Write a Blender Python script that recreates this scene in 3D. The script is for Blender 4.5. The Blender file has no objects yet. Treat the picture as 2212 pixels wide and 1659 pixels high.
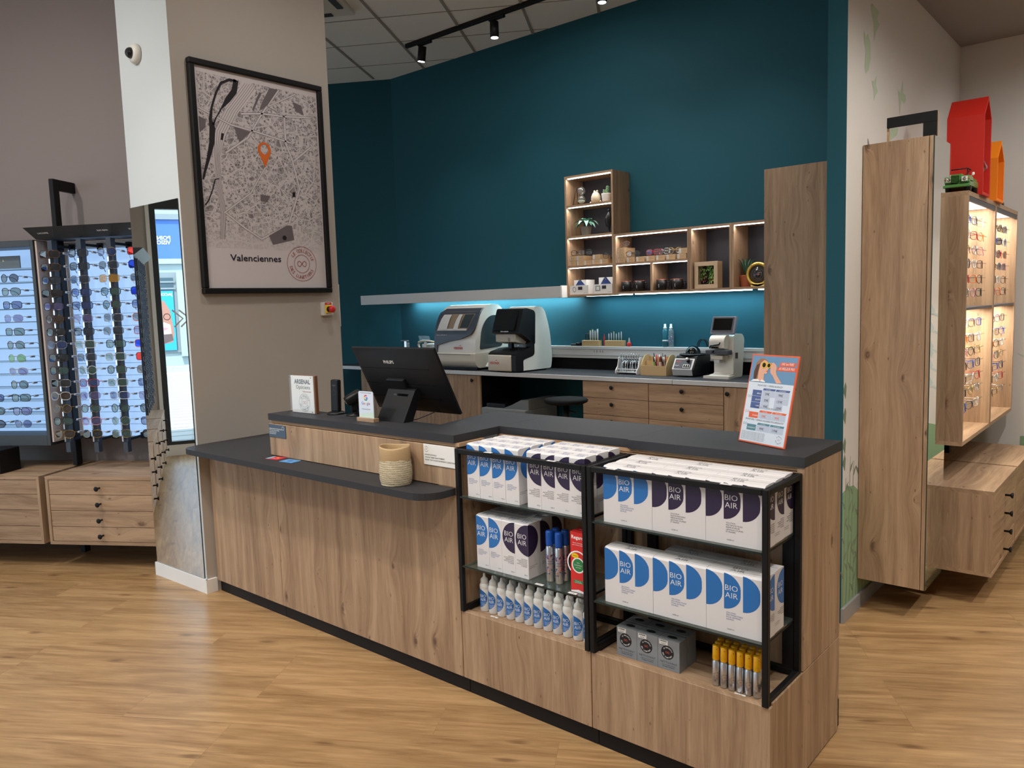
import bpy, bmesh, math, random
from math import sin, cos, pi, radians, sqrt, atan2
from mathutils import Vector, Matrix
S = bpy.context.scene
COL = S.collection
random.seed(11)
TH = radians(31.34)                    # shop-front axis (u,w) against the counter axis (x,y)

# ------------------------------------------------------------------ camera
FPX, YAW, PITCH, ROLL, CAMH = 1689.0, radians(130.645), radians(5.7545), radians(1.7728), 1.55
fw = Vector((cos(YAW)*cos(PITCH), sin(YAW)*cos(PITCH), -sin(PITCH)))
rt = Vector((sin(YAW), -cos(YAW), 0)); dn = fw.cross(rt)
r2 = rt*cos(ROLL)+dn*sin(ROLL); d2 = -rt*sin(ROLL)+dn*cos(ROLL)
cd = bpy.data.cameras.new('camera'); cam = bpy.data.objects.new('camera', cd); COL.objects.link(cam)
cd.sensor_width = 36; cd.lens = FPX/2212*36; cd.clip_start = 0.02; cd.clip_end = 200
m = Matrix.Identity(4)
for i in range(3):
    m[i][0] = r2[i]; m[i][1] = -d2[i]; m[i][2] = -fw[i]
m[0][3], m[1][3], m[2][3] = 0, 0, CAMH
cam.matrix_world = m
S.camera = cam
# ------------------------------------------------------------------ exposure, world
vs = S.view_settings
vs.view_transform = 'Standard'; vs.look = 'None'; vs.gamma = 1; vs.use_curve_mapping = False; vs.exposure = 0.45
cy = S.cycles
cy.max_bounces = 7; cy.diffuse_bounces = 4; cy.glossy_bounces = 4; cy.transmission_bounces = 6; cy.transparent_max_bounces = 24
cy.caustics_reflective = False; cy.caustics_refractive = False; cy.sample_clamp_indirect = 3.0; cy.sample_clamp_direct = 0
cy.use_denoising = True
W = bpy.data.worlds.new('world'); S.world = W; W.use_nodes = True
W.node_tree.nodes['Background'].inputs[0].default_value = (0.62, 0.82, 1.0, 1)
W.node_tree.nodes['Background'].inputs[1].default_value = 2.4

def uw(u, w, z=0.0):
    return Vector((u*cos(TH)-w*sin(TH), u*sin(TH)+w*cos(TH), z))
def spot(loc, target, power, size=70, color=(1, .93, .84), blend=.6, radius=.04):
    l = bpy.data.lights.new('spot_lamp', 'SPOT'); l.energy = power; l.spot_size = radians(size); l.spot_blend = blend
    l.color = color; l.shadow_soft_size = radius
    o = bpy.data.objects.new('spot_lamp', l); COL.objects.link(o); o.location = loc
    o.rotation_euler = (Vector(target)-Vector(loc)).to_track_quat('-Z', 'Y').to_euler()
    return o
WARM = (1.0, .93, .84); NEUT = (1.0, .96, .92)
# customer-side track lights over the floor in front of the counter
spot((-4.3, .9, 3.8), (-3.6, 1.7, 0), 62, 82, WARM, 1)
spot((-2.9, .7, 3.8), (-2.8, 1.9, .3), 80, 82, WARM, 1)
spot((-1.5, .6, 3.8), (-1.7, 2.1, .5), 80, 82, WARM, 1)
spot((.2, 1.2, 3.8), (-.6, 2.3, .5), 62, 82, WARM, 1)
spot((-.3, -.6, 3.8), (-2.2, 1.3, 0), 70, 100, WARM, 1)
# light that rakes the picture wall
spot((-2.75, 2.45, 3.85), (-3.9, 2.6, 1.3), 30, 120, NEUT, 1)
# right-hand corner
spot((.05, 3.3, 3.1), (-.7, 4.2, .4), 62, 120, WARM, .8, .02)
spot((.4, 4.7, 3.1), (-.8, 5.0, 1.0), 18, 110, WARM, 1)
spot((-.1, 5.2, 3.1), (-.9, 5.9, 1.2), 18, 110, NEUT, 1)
spot((.95, 3.6, 3.1), (.3, 3.9, 0), 85, 75, WARM, .7, .02)
# left-hand wall
spot(uw(-4.2, 2.1, 3.8), uw(-3.6, 4.7, .8), 80, 120, NEUT, 1, .025)
spot(uw(-3.2, 2.8, 3.8), uw(-3.3, 4.5, .3), 30, 120, WARM, 1)
def fill_panel(loc, power, col=NEUT, sx=1.2, sy=.6):  # unseen soft area lights, added under the ceiling to lift the overall brightness
    l = bpy.data.lights.new('ambient_fill_light', 'AREA'); l.shape = 'RECTANGLE'; l.size = sx; l.size_y = sy; l.energy = power; l.color = col
    o = bpy.data.objects.new('ambient_fill_light', l); COL.objects.link(o); o.location = loc; o.rotation_euler = (0, 0, TH); return o
fill_panel((-2.6, .0, 3.88), 20); fill_panel((-.2, .6, 3.88), 14); fill_panel((-4.6, -.8, 3.88), 18); fill_panel((.6, -1.6, 3.88), 14)
fill_panel((-3.8, 4.2, 3.88), 14); fill_panel((.9, 4.2, 3.12), 8)
sl = bpy.data.lights.new('sun', 'SUN'); sl.energy = 5.0; sl.angle = radians(.6); sl.color = (1, .97, .92)
so = bpy.data.objects.new('sun', sl); COL.objects.link(so); so.rotation_euler = (-(uw(1, .35, 0)+Vector((0, 0, 1.9)))).to_track_quat('-Z', 'Y').to_euler()
# ------------------------------------------------------------------ materials
def lin(c):
    return tuple(((x/255)/12.92 if x/255 <= .04045 else ((x/255+.055)/1.055)**2.4) for x in c)
MATS = {}
def mat(name, rgb=(200, 200, 200), rough=.5, metal=0., emit=0., ecol=None, spec=.5, alpha=None, bump=0., bscale=200., coat=0.):
    if name in MATS: return MATS[name]
    m = bpy.data.materials.new(name); m.use_nodes = True; nt = m.node_tree; b = nt.nodes['Principled BSDF']
    c = lin(rgb)+(1,)
    b.inputs['Base Color'].default_value = c; b.inputs['Roughness'].default_value = rough; b.inputs['Metallic'].default_value = metal
    b.inputs['Specular IOR Level'].default_value = spec; b.inputs['Coat Weight'].default_value = coat
    if emit:
        b.inputs['Emission Color'].default_value = (lin(ecol)+(1,)) if ecol else c; b.inputs['Emission Strength'].default_value = emit
    if bump:
        tc = nt.nodes.new('ShaderNodeTexCoord'); n = nt.nodes.new('ShaderNodeTexNoise'); bp = nt.nodes.new('ShaderNodeBump')
        n.inputs['Scale'].default_value = bscale; bp.inputs['Strength'].default_value = bump; bp.inputs['Distance'].default_value = .002
        nt.links.new(tc.outputs['Object'], n.inputs['Vector']); nt.links.new(n.outputs['Fac'], bp.inputs['Height']); nt.links.new(bp.outputs[0], b.inputs['Normal'])
    MATS[name] = m; return m
def glassy(name, rgb, opacity, rough=.02, refl=.12):
    """thin tinted pane: see-through colour plus a sheen"""
    if name in MATS: return MATS[name]
    m = bpy.data.materials.new(name); m.use_nodes = True; nt = m.node_tree; nt.nodes.clear()
    N = nt.nodes.new; L = nt.links.new
    out = N('ShaderNodeOutputMaterial'); tr = N('ShaderNodeBsdfTransparent'); di = N('ShaderNodeBsdfDiffuse'); gl = N('ShaderNodeBsdfGlossy')
    c = lin(rgb)+(1,)
    tr.inputs[0].default_value = tuple(1-opacity*(1-x) for x in c[:3])+(1,)
    di.inputs[0].default_value = c; gl.inputs['Roughness'].default_value = rough
    a = N('ShaderNodeMixShader'); a.inputs[0].default_value = opacity*.45; L(tr.outputs[0], a.inputs[1]); L(di.outputs[0], a.inputs[2])
    lw = N('ShaderNodeLayerWeight'); lw.inputs[0].default_value = .5; pw = N('ShaderNodeMath'); pw.operation = 'POWER'; pw.inputs[1].default_value = 4.0; L(lw.outputs['Facing'], pw.inputs[0])
    mm = N('ShaderNodeMath'); mm.operation = 'MULTIPLY_ADD'; mm.inputs[1].default_value = .7; mm.inputs[2].default_value = .03+refl*.12; L(pw.outputs[0], mm.inputs[0])
    b = N('ShaderNodeMixShader'); L(mm.outputs[0], b.inputs[0]); L(a.outputs[0], b.inputs[1]); L(gl.outputs[0], b.inputs[2])
    L(b.outputs[0], out.inputs[0]); MATS[name] = m; return m
def oak(name, axis, light=(184, 155, 126), dark=(138, 111, 87), rough=.55, knots=1.0, kscale=1.0):
    m = bpy.data.materials.new(name); m.use_nodes = True; nt = m.node_tree; b = nt.nodes['Principled BSDF']
    N = nt.nodes.new; L = nt.links.new
    def math_(op, a, bb=None, c=None):
        n = N('ShaderNodeMath'); n.operation = op
        for i, v in enumerate((a, bb, c)):
            if v is None: continue
            if isinstance(v, (int, float)): n.inputs[i].default_value = v
            else: L(v, n.inputs[i])
        return n.outputs[0]
    tc = N('ShaderNodeTexCoord'); sp = N('ShaderNodeSeparateXYZ'); L(tc.outputs['Object'], sp.inputs[0])
    oi = N('ShaderNodeObjectInfo')
    ax = 'XYZ'.index(axis); g = sp.outputs[ax]; o = [sp.outputs[i] for i in range(3) if i != ax]
    off = math_('MULTIPLY', oi.outputs['Random'], 37.0)
    g = math_('ADD', g, off); s = math_('ADD', math_('ADD', o[0], o[1]), off)
    # knots
    kv = N('ShaderNodeCombineXYZ'); L(math_('MULTIPLY', s, 4.6*kscale), kv.inputs[0]); L(math_('MULTIPLY', g, 2.1*kscale), kv.inputs[1])
    vo = N('ShaderNodeTexVoronoi'); vo.voronoi_dimensions = '2D'; vo.inputs['Scale'].default_value = 1.0; L(kv.outputs[0], vo.inputs['Vector'])
    sc = N('ShaderNodeSeparateColor'); L(vo.outputs['Color'], sc.inputs[0])
    has = math_('GREATER_THAN', sc.outputs[0], .30)
    size = math_('MULTIPLY_ADD', math_('POWER', sc.outputs[1], 2.0), .075, .014)
    dist = math_('DIVIDE', vo.outputs['Distance'], size)
    # grain swirls around knots
    sw = math_('MULTIPLY', math_('POWER', 2.718, math_('MULTIPLY', vo.outputs['Distance'], -7.0)), math_('MULTIPLY', has, .06))
    gv = N('ShaderNodeCombineXYZ'); L(math_('ADD', s, sw), gv.inputs[0]); L(math_('MULTIPLY', g, .045), gv.inputs[1]); L(math_('MULTIPLY', off, .3), gv.inputs[2])
    n1 = N('ShaderNodeTexNoise'); n1.inputs['Scale'].default_value = 22; n1.inputs['Detail'].default_value = 8; n1.inputs['Roughness'].default_value = .6; n1.inputs['Distortion'].default_value = .5
    L(gv.outputs[0], n1.inputs['Vector'])
    n2 = N('ShaderNodeTexNoise'); n2.inputs['Scale'].default_value = 190; n2.inputs['Detail'].default_value = 3
    L(gv.outputs[0], n2.inputs['Vector'])
    r = N('ShaderNodeValToRGB'); r.color_ramp.elements[0].position = .34; r.color_ramp.elements[1].position = .62
    r.color_ramp.elements[0].color = lin(dark)+(1,); r.color_ramp.elements[1].color = lin(light)+(1,)
    mixf = math_('ADD', math_('MULTIPLY', n1.outputs['Fac'], .72), math_('MULTIPLY', n2.outputs['Fac'], .28))
    L(mixf, r.inputs[0])
    km = N('ShaderNodeMapRange'); km.inputs['From Min'].default_value = .25; km.inputs['From Max'].default_value = 1.1; km.inputs['To Min'].default_value = 1; km.inputs['To Max'].default_value = 0
    L(math_('ADD', dist, math_('MULTIPLY', math_('SUBTRACT', n2.outputs['Fac'], .5), 1.6)), km.inputs['Value'])
    kf = math_('MULTIPLY', math_('MULTIPLY', km.outputs[0], has), .72*knots)
    v2 = N('ShaderNodeTexVoronoi'); v2.voronoi_dimensions = '2D'; v2.inputs['Scale'].default_value = 3.1; L(kv.outputs[0], v2.inputs['Vector'])
    s2 = N('ShaderNodeSeparateColor'); L(v2.outputs['Color'], s2.inputs[0])
    k2 = N('ShaderNodeMapRange'); k2.inputs['From Min'].default_value = .3; k2.inputs['From Max'].default_value = 1.0; k2.inputs['To Min'].default_value = 1; k2.inputs['To Max'].default_value = 0
    L(math_('DIVIDE', v2.outputs['Distance'], math_('MULTIPLY_ADD', s2.outputs[1], .06, .015)), k2.inputs['Value'])
    kf = math_('MAXIMUM', kf, math_('MULTIPLY', math_('MULTIPLY', k2.outputs[0], math_('GREATER_THAN', s2.outputs[0], .62)), .6*knots))
    mx = N('ShaderNodeMix'); mx.data_type = 'RGBA'; L(kf, mx.inputs[0]); L(r.outputs[0], mx.inputs[6]); mx.inputs[7].default_value = lin((74, 50, 40))+(1,)
    L(mx.outputs[2], b.inputs['Base Color'])
    b.inputs['Roughness'].default_value = rough; b.inputs['Specular IOR Level'].default_value = .35
    bp = N('ShaderNodeBump'); bp.inputs['Strength'].default_value = .12; bp.inputs['Distance'].default_value = .002; L(mixf, bp.inputs['Height']); L(bp.outputs[0], b.inputs['Normal'])
    MATS[name] = m; return m
OZ = oak('oak_grain_z', 'Z'); OX = oak('oak_grain_x', 'X'); OY = oak('oak_grain_y', 'Y')
OE = oak('oak_edge', 'X', (190, 158, 124), (165, 132, 100), knots=0)
def floor_mat():
    m = bpy.data.materials.new('oak_plank_floor'); m.use_nodes = True; nt = m.node_tree; b = nt.nodes['Principled BSDF']
    N = nt.nodes.new; L = nt.links.new
    tc = N('ShaderNodeTexCoord'); mp = N('ShaderNodeMapping'); mp.vector_type = 'POINT'
    mp.inputs['Rotation'].default_value = (0, 0, -TH); mp.inputs['Location'].default_value = (.3, -3.402+.195*40, 0)
    L(tc.outputs['Object'], mp.inputs[0])
    br = N('ShaderNodeTexBrick'); br.offset = .37; br.offset_frequency = 3
    for k, v in (('Scale', 1.0), ('Mortar Size', .0009), ('Mortar Smooth', .3), ('Brick Width', 1.25), ('Row Height', .195), ('Bias', 0.0)): br.inputs[k].default_value = v
    br.inputs['Color1'].default_value = (0, 0, 0, 1); br.inputs['Color2'].default_value = (1, 1, 1, 1); br.inputs['Mortar'].default_value = (.5, .5, .5, 1)
    L(mp.outputs[0], br.inputs[0])
    sp = N('ShaderNodeSeparateXYZ'); L(mp.outputs[0], sp.inputs[0])
    sc = N('ShaderNodeSeparateColor'); L(br.outputs['Color'], sc.inputs[0])
    def M(op, a, c, d=None):
        n = N('ShaderNodeMath'); n.operation = op
        for i, v in enumerate((a, c, d)):
            if v is None: continue
            if isinstance(v, (int, float)): n.inputs[i].default_value = v
            else: L(v, n.inputs[i])
        return n.outputs[0]
    cv = N('ShaderNodeCombineXYZ'); L(M('MULTIPLY', sp.outputs[0], .09), cv.inputs[0]); L(sp.outputs[1], cv.inputs[1]); L(M('MULTIPLY', sc.outputs[0], 9.0), cv.inputs[2])
    n1 = N('ShaderNodeTexNoise'); n1.inputs['Scale'].default_value = 15; n1.inputs['Detail'].default_value = 10; n1.inputs['Roughness'].default_value = .62; n1.inputs['Distortion'].default_value = 1.1; L(cv.outputs[0], n1.inputs[0])
    n3 = N('ShaderNodeTexNoise'); n3.inputs['Scale'].default_value = 90; n3.inputs['Detail'].default_value = 4; L(cv.outputs[0], n3.inputs[0])
    r = N('ShaderNodeValToRGB'); e = r.color_ramp.elements; e[0].position = .34; e[1].position = .66
    e[0].color = lin((134, 100, 62))+(1,); e[1].color = lin((188, 152, 106))+(1,); L(M('ADD', M('MULTIPLY', n1.outputs['Fac'], .74), M('MULTIPLY', n3.outputs['Fac'], .26)), r.inputs[0])
    hs = N('ShaderNodeHueSaturation'); hs.inputs['Saturation'].default_value = .98; L(r.outputs[0], hs.inputs['Color']); L(M('MULTIPLY_ADD', sc.outputs[0], .12, .95), hs.inputs['Value'])
    mx = N('ShaderNodeMix'); mx.data_type = 'RGBA'; L(M('MULTIPLY', br.outputs['Fac'], .35), mx.inputs[0]); L(hs.outputs[0], mx.inputs[6]); mx.inputs[7].default_value = lin((80, 55, 35))+(1,)
    # scattered dark knots
    vo = N('ShaderNodeTexVoronoi'); vo.voronoi_dimensions = '2D'; vo.inputs['Scale'].default_value = 1
    kv = N('ShaderNodeCombineXYZ'); L(M('MULTIPLY', sp.outputs[0], 1.6), kv.inputs[0]); L(M('MULTIPLY', sp.outputs[1], 4.6), kv.inputs[1]); L(kv.outputs[0], vo.inputs['Vector'])
    kr = N('ShaderNodeMapRange'); kr.inputs['From Min'].default_value = .02; kr.inputs['From Max'].default_value = .085; kr.inputs['To Min'].default_value = .6; kr.inputs['To Max'].default_value = 0
    vs2 = N('ShaderNodeSeparateColor'); L(vo.outputs['Color'], vs2.inputs[0]); L(M('ADD', vo.outputs['Distance'], M('MULTIPLY', M('SUBTRACT', n3.outputs['Fac'], .5), .10)), kr.inputs[0])
    mk = N('ShaderNodeMix'); mk.data_type = 'RGBA'; L(M('MULTIPLY', kr.outputs[0], M('GREATER_THAN', vs2.outputs[0], .6)), mk.inputs[0]); L(mx.outputs[2], mk.inputs[6]); mk.inputs[7].default_value = lin((84, 56, 34))+(1,)
    L(mk.outputs[2], b.inputs['Base Color'])
    b.inputs['Roughness'].default_value = .32; b.inputs['Specular IOR Level'].default_value = .5
    bp = N('ShaderNodeBump'); bp.inputs['Strength'].default_value = .15; bp.inputs['Distance'].default_value = .001; L(n1.outputs['Fac'], bp.inputs['Height']); L(bp.outputs[0], b.inputs['Normal'])
    return m
TEAL = mat('teal_paint', (32, 86, 100), .7, spec=.25, bump=.05, bscale=300)
TAUPE = mat('taupe_wall', (140, 130, 128), .75, spec=.2, bump=.05, bscale=250)
CREAM = mat('cream_wall', (180, 172, 164), .75, spec=.2, bump=.05, bscale=250)
WHITE = mat('white_wall', (216, 214, 210), .7, spec=.25, bump=.05, bscale=250)
SOFFIT = mat('grey_ceiling', (150, 144, 140), .8, spec=.2)
TILE = mat('ceiling_tile_white', (240, 240, 238), .85, spec=.2, bump=.15, bscale=500)
GRID = mat('ceiling_grid_grey', (150, 148, 144), .6)
BLK = mat('black_laminate', (50, 51, 55), .55, spec=.3, bump=.05, bscale=900)
BLKM = mat('black_metal', (20, 20, 22), .5, spec=.25)
BLKP = mat('black_plastic', (18, 18, 20), .42, spec=.3)
BLKG = mat('black_gloss', (8, 8, 10), .1)
DGREY = mat('dark_grey_plastic', (72, 76, 84), .45)
MGREY = mat('mid_grey_plastic', (120, 122, 128), .45)
WPL = mat('white_plastic', (222, 220, 212), .35)
WPL2 = mat('white_matt', (238, 238, 236), .55)
ALU = mat('satin_aluminium', (205, 205, 205), .4, metal=.15)
GREYSH = mat('pale_grey_laminate', (210, 210, 208), .45)
SILV = mat('silver_can', (205, 207, 212), .28, metal=.9)
CHROME = mat('chrome', (220, 220, 222), .12, metal=1)
MIRROR = mat('mirror_glass', (240, 244, 242), .0, metal=1)
PAPER = mat('carton_white', (224, 222, 224), .55)
BLUE = mat('print_blue', (40, 112, 186), .45)
PURP = mat('print_purple', (44, 30, 64), .45)
INKB = mat('ink_blue', (50, 92, 160), .6)
INKD = mat('ink_dark', (52, 46, 60), .6)
INKK = mat('ink_black', (18, 18, 24), .6)
INKW = mat('ink_white', (245, 245, 245), .6)
RED = mat('print_red', (214, 44, 44), .45)
GRN = mat('print_green', (44, 130, 70), .5)
YEL = mat('print_yellow', (240, 205, 30), .5)
ORG = mat('print_orange', (232, 106, 70), .5)
TERRA = mat('print_terracotta', (186, 84, 60), .5)
SHELFGL = glassy('shelf_glass', (150, 175, 168), .25, refl=.2)
SHELFED = mat('glass_edge_green', (14, 32, 30), .2)
CLEAR = glassy('clear_plastic', (232, 238, 238), .03, refl=.15)
LED = mat('led_strip', (255, 255, 255), .5, emit=6, ecol=(240, 247, 255))
LEDC = mat('led_strip_cool', (255, 255, 255), .5, emit=10, ecol=(200, 236, 255))
PANEL = mat('backlit_panel', (130, 155, 185), .5, emit=.60, ecol=(166, 206, 255))
FLAP = mat('price_tag_white', (235, 235, 235), .5)
BUR = mat('burlap', (188, 160, 120), .9, bump=.8, bscale=400)

# ------------------------------------------------------------------ mesh building
_txt = {}
def text_mesh(s, bold=0.0, italic=0.0):
    k = (s, bold, italic)
    if k in _txt: return _txt[k]
    c = bpy.data.curves.new('t', 'FONT'); c.body = s; c.size = 1; c.resolution_u = 2; c.offset = bold; c.shear = italic; c.fill_mode = 'FRONT'
    o = bpy.data.objects.new('t', c); COL.objects.link(o); bpy.context.view_layer.update()
    me = bpy.data.meshes.new_from_object(o)
    v = [(q.co.x, q.co.y) for q in me.vertices]; f = [tuple(p.vertices) for p in me.polygons]
    bpy.data.objects.remove(o); bpy.data.curves.remove(c); bpy.data.meshes.remove(me)
    if v:
        x0 = min(a for a, b in v); x1 = max(a for a, b in v)
    else: x0 = x1 = 0
    _txt[k] = (v, f, x0, x1); return _txt[k]
class MB:
    def __init__(s, M=None): s.v = []; s.f = []; s.mi = []; s.sm = []; s.ms = []; s.M = M
    def mid(s, m):
        if m not in s.ms: s.ms.append(m)
        return s.ms.index(m)
    def add(s, vs, fs, m, smooth=False, M=None):
        b = len(s.v); T = s.M
        if M is not None: T = (T @ M) if T is not None else M
        for p in vs: s.v.append(tuple(T @ Vector(p)) if T is not None else tuple(p))
        i = s.mid(m)
        for f in fs: s.f.append(tuple(b+k for k in f)); s.mi.append(i); s.sm.append(smooth)
        return s
    def q(s, pts, m, M=None): return s.add(pts, [tuple(range(len(pts)))], m, M=M)
    def box(s, x0, x1, y0, y1, z0, z1, m, c=0.0, M=None, mats=None):
        if c <= 0:
            v = [(x0, y0, z0), (x1, y0, z0), (x1, y1, z0), (x0, y1, z0), (x0, y0, z1), (x1, y0, z1), (x1, y1, z1), (x0, y1, z1)]
            F = [(0, 3, 2, 1), (4, 5, 6, 7), (0, 1, 5, 4), (1, 2, 6, 5), (2, 3, 7, 6), (3, 0, 4, 7)]
            if mats:   # bottom, top, front(-y), right(+x), back, left
                for k, f in enumerate(F): s.add([v[i] for i in f], [(0, 1, 2, 3)], mats.get(k, m), M=M)
                return s
            return s.add(v, F, m, M=M)
        bm = bmesh.new(); bmesh.ops.create_cube(bm, size=1)
        for w in bm.verts: w.co = ((x0+x1)/2+w.co.x*(x1-x0), (y0+y1)/2+w.co.y*(y1-y0), (z0+z1)/2+w.co.z*(z1-z0))
        bmesh.ops.bevel(bm, geom=list(bm.edges), offset=c, segments=2 if c > .004 else 1, affect='EDGES', profile=.6)
        bm.verts.index_update()
        s.add([tuple(w.co) for w in bm.verts], [tuple(w.index for w in f.verts) for f in bm.faces], m, c > .008, M); bm.free(); return s
    def prism(s, poly, a0, a1, m, axis='z', cap=None, smooth=False, M=None):
        """poly in the plane perpendicular to axis: z->(x,y) x->(y,z) y->(x,z)"""
        n = len(poly)
        def P(p, a): return {'z': (p[0], p[1], a), 'x': (a, p[0], p[1]), 'y': (p[0], a, p[1])}[axis]
        v = [P(p, a0) for p in poly]+[P(p, a1) for p in poly]
        s.add(v, [(i, (i+1) % n, n+(i+1) % n, n+i) for i in range(n)], m, smooth, M)
        cm = cap or m
        s.add(v[:n], [tuple(range(n-1, -1, -1))], cm, False, M); s.add(v[n:], [tuple(range(n))], cm, False, M); return s
    def lathe(s, prof, m, n=20, o=(0, 0, 0), M=None, smooth=True):
        v = []; f = []
        for r, z in prof:
            for k in range(n): a = 2*pi*k/n; v.append((o[0]+r*cos(a), o[1]+r*sin(a), o[2]+z))
        for j in range(len(prof)-1):
            for k in range(n): f.append((j*n+k, j*n+(k+1) % n, (j+1)*n+(k+1) % n, (j+1)*n+k))
        f.append(tuple(range(n-1, -1, -1))); f.append(tuple((len(prof)-1)*n+k for k in range(n)))
        return s.add(v, f, m, smooth, M)
    def cyl(s, r, z0, z1, m, n=20, o=(0, 0, 0), M=None): return s.lathe([(r, z0), (r, z1)], m, n, o, M)
    def ball(s, r, o, m, n=12, sc=(1, 1, 1), M=None):
        v = []; f = []; h = n//2
        for j in range(h+1):
            for k in range(n):
                a = 2*pi*k/n; b = pi*j/h; v.append((o[0]+r*sc[0]*sin(b)*cos(a), o[1]+r*sc[1]*sin(b)*sin(a), o[2]+r*sc[2]*cos(b)))
        for j in range(h):
            for k in range(n): f.append((j*n+k, (j+1)*n+k, (j+1)*n+(k+1) % n, j*n+(k+1) % n))
        return s.add(v, f, m, True, M)
    def tube(s, pts, r, m, n=8, closed=False, M=None):
        pts = [Vector(p) for p in pts]; v = []; f = []; L = len(pts); ref = None
        for i, p in enumerate(pts):
            a = pts[(i-1) % L] if closed or i > 0 else p; b = pts[(i+1) % L] if closed or i < L-1 else p
            t = (b-a).normalized()
            if ref is None: ref = Vector((0, 0, 1)) if abs(t.z) < .9 else Vector((1, 0, 0))
            x = ref.cross(t)
            if x.length < 1e-4: x = Vector((1, 0, 0)).cross(t)
            x.normalize(); y = t.cross(x).normalized(); ref = y.cross(x)*-1 if False else ref
            rr = r[i] if isinstance(r, (list, tuple)) else r
            for k in range(n): an = 2*pi*k/n; v.append(tuple(p+x*rr*cos(an)+y*rr*sin(an)))
        for i in range(L if closed else L-1):
            j = (i+1) % L
            for k in range(n): f.append((i*n+k, i*n+(k+1) % n, j*n+(k+1) % n, j*n+k))
        if not closed: f.append(tuple(range(n-1, -1, -1))); f.append(tuple((L-1)*n+k for k in range(n)))
        return s.add(v, f, m, True, M)
    def plane_poly(s, pts, O, X, Y, m):
        O, X, Y = Vector(O), Vector(X), Vector(Y)
        return s.q([tuple(O+X*a+Y*b) for a, b in pts], m)
    def text(s, t, O, X, Y, size, m, align='L', bold=0.0, sx=1.0, warp=None, italic=0.0):
        v, f, x0, x1 = text_mesh(t, bold, italic); O, X, Y = Vector(O), Vector(X).normalized(), Vector(Y).normalized()
        dx = {'L': -x0, 'C': -(x0+x1)/2, 'R': -x1}[align]
        P = [((a+dx)*size*sx, b*size) for a, b in v]
        if warp: return s.add([warp(O, a, b) for a, b in P], f, m)
        return s.add([tuple(O+X*a+Y*b) for a, b in P], f, m)
    def lines(s, rows, O, X, Y, size, gap, m, align='L', sx=1.0, bold=0.0):
        for i, r in enumerate(rows): s.text(r, Vector(O)-Vector(Y).normalized()*gap*i, X, Y, size, m, align, bold, sx)
        return s
    def disc(s, O, X, Y, r, m, n=28, r2=None, ry=None):
        O, X, Y = Vector(O), Vector(X).normalized(), Vector(Y).normalized(); ry = ry or r
        a = [tuple(O+X*r*cos(2*pi*k/n)+Y*ry*sin(2*pi*k/n)) for k in range(n)]
        if r2 is None: return s.q(a, m)
        b = [tuple(O+X*r2*cos(2*pi*k/n)+Y*r2*ry/r*sin(2*pi*k/n)) for k in range(n)]
        return s.add(a+b, [(k, (k+1) % n, n+(k+1) % n, n+k) for k in range(n)], m)
    def half(s, O, X, Y, r, m, side=1, n=16, clip=None, warp=None):
        """half disc: flat through O along Y, bulging along side*X"""
        P = [(side*r*cos(-pi/2+pi*k/n), r*sin(-pi/2+pi*k/n)) for k in range(n+1)]
        if clip is not None: P = [(max(-clip, min(clip, a)), b) for a, b in P]
        O2, X2, Y2 = Vector(O), Vector(X).normalized(), Vector(Y).normalized()
        if warp:
            k = n+1; v = [warp(O2, a*t/6, b) for t in range(7) for a, b in P]
            return s.add(v, [(t*k+i, t*k+i+1, (t+1)*k+i+1, (t+1)*k+i) for t in range(6) for i in range(n)], m, True)
        return s.q([tuple(O2+X2*a+Y2*b) for a, b in P], m)
    def seal(s, O, X, Y, r, m, rings=True, bold=0.0, mi=None):
        """round stamp: LE COLLECTIF DES LUNETIERS around a loop"""
        O, X, Y = Vector(O), Vector(X).normalized(), Vector(Y).normalized()
        if rings: s.disc(O, X, Y, r, m, 40, r*.975); s.disc(O, X, Y, r*.53, m, 32, r*.505)
        def arc(t, a0, a1, rad, flip):
            L = len(t)
            for i, ch in enumerate(t):
                if ch == ' ': continue
                a = a0+(a1-a0)*i/(L-1); cx, cyy = cos(a)*rad, sin(a)*rad
                if flip: tx = Vector((-sin(a), cos(a))); ty = Vector((-cos(a), -sin(a)))
                else: tx = Vector((sin(a), -cos(a))); ty = Vector((cos(a), sin(a)))
                s.text(ch, O+X*cx+Y*cyy, X*tx.x+Y*tx.y, X*ty.x+Y*ty.y, r*.27, m, 'C', bold)
        arc('LE COLLECTIF', radians(142), radians(18), r*.66, False); arc('DES LUNETIERS', radians(198), radians(330), r*.86, True)
        pts = []
        for k in range(32):
            a = 2*pi*k/32; d = 1+sin(a)**2; pts.append(O+X*(r*.3*cos(a)/d)+Y*(r*.42*sin(a)*cos(a)/d))
        for k in range(32):
            a, b = pts[k], pts[(k+1) % 32]; t = (b-a).normalized(); nn = X.cross(Y).cross(t)*r*.016
            s.q([tuple(a-nn), tuple(b-nn), tuple(b+nn), tuple(a+nn)], mi or m)
        return s
    def strip(s, pts, w, O, X, Y, m):
        """flat polyline of width w (w may be a list)"""
        O, X, Y = Vector(O), Vector(X), Vector(Y); P = [Vector((a, b)) for a, b in pts]; l = []; r_ = []
        for i, p in enumerate(P):
            a = P[max(0, i-1)]; b = P[min(len(P)-1, i+1)]; t = (b-a).normalized(); n = Vector((-t.y, t.x)); ww = (w[i] if isinstance(w, (list, tuple)) else w)/2
            l.append(p+n*ww); r_.append(p-n*ww)
        k = len(P); v = [tuple(O+X*p.x+Y*p.y) for p in l+r_]
        return s.add(v, [(i, i+1, k+i+1, k+i) for i in range(k-1)], m)
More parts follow.
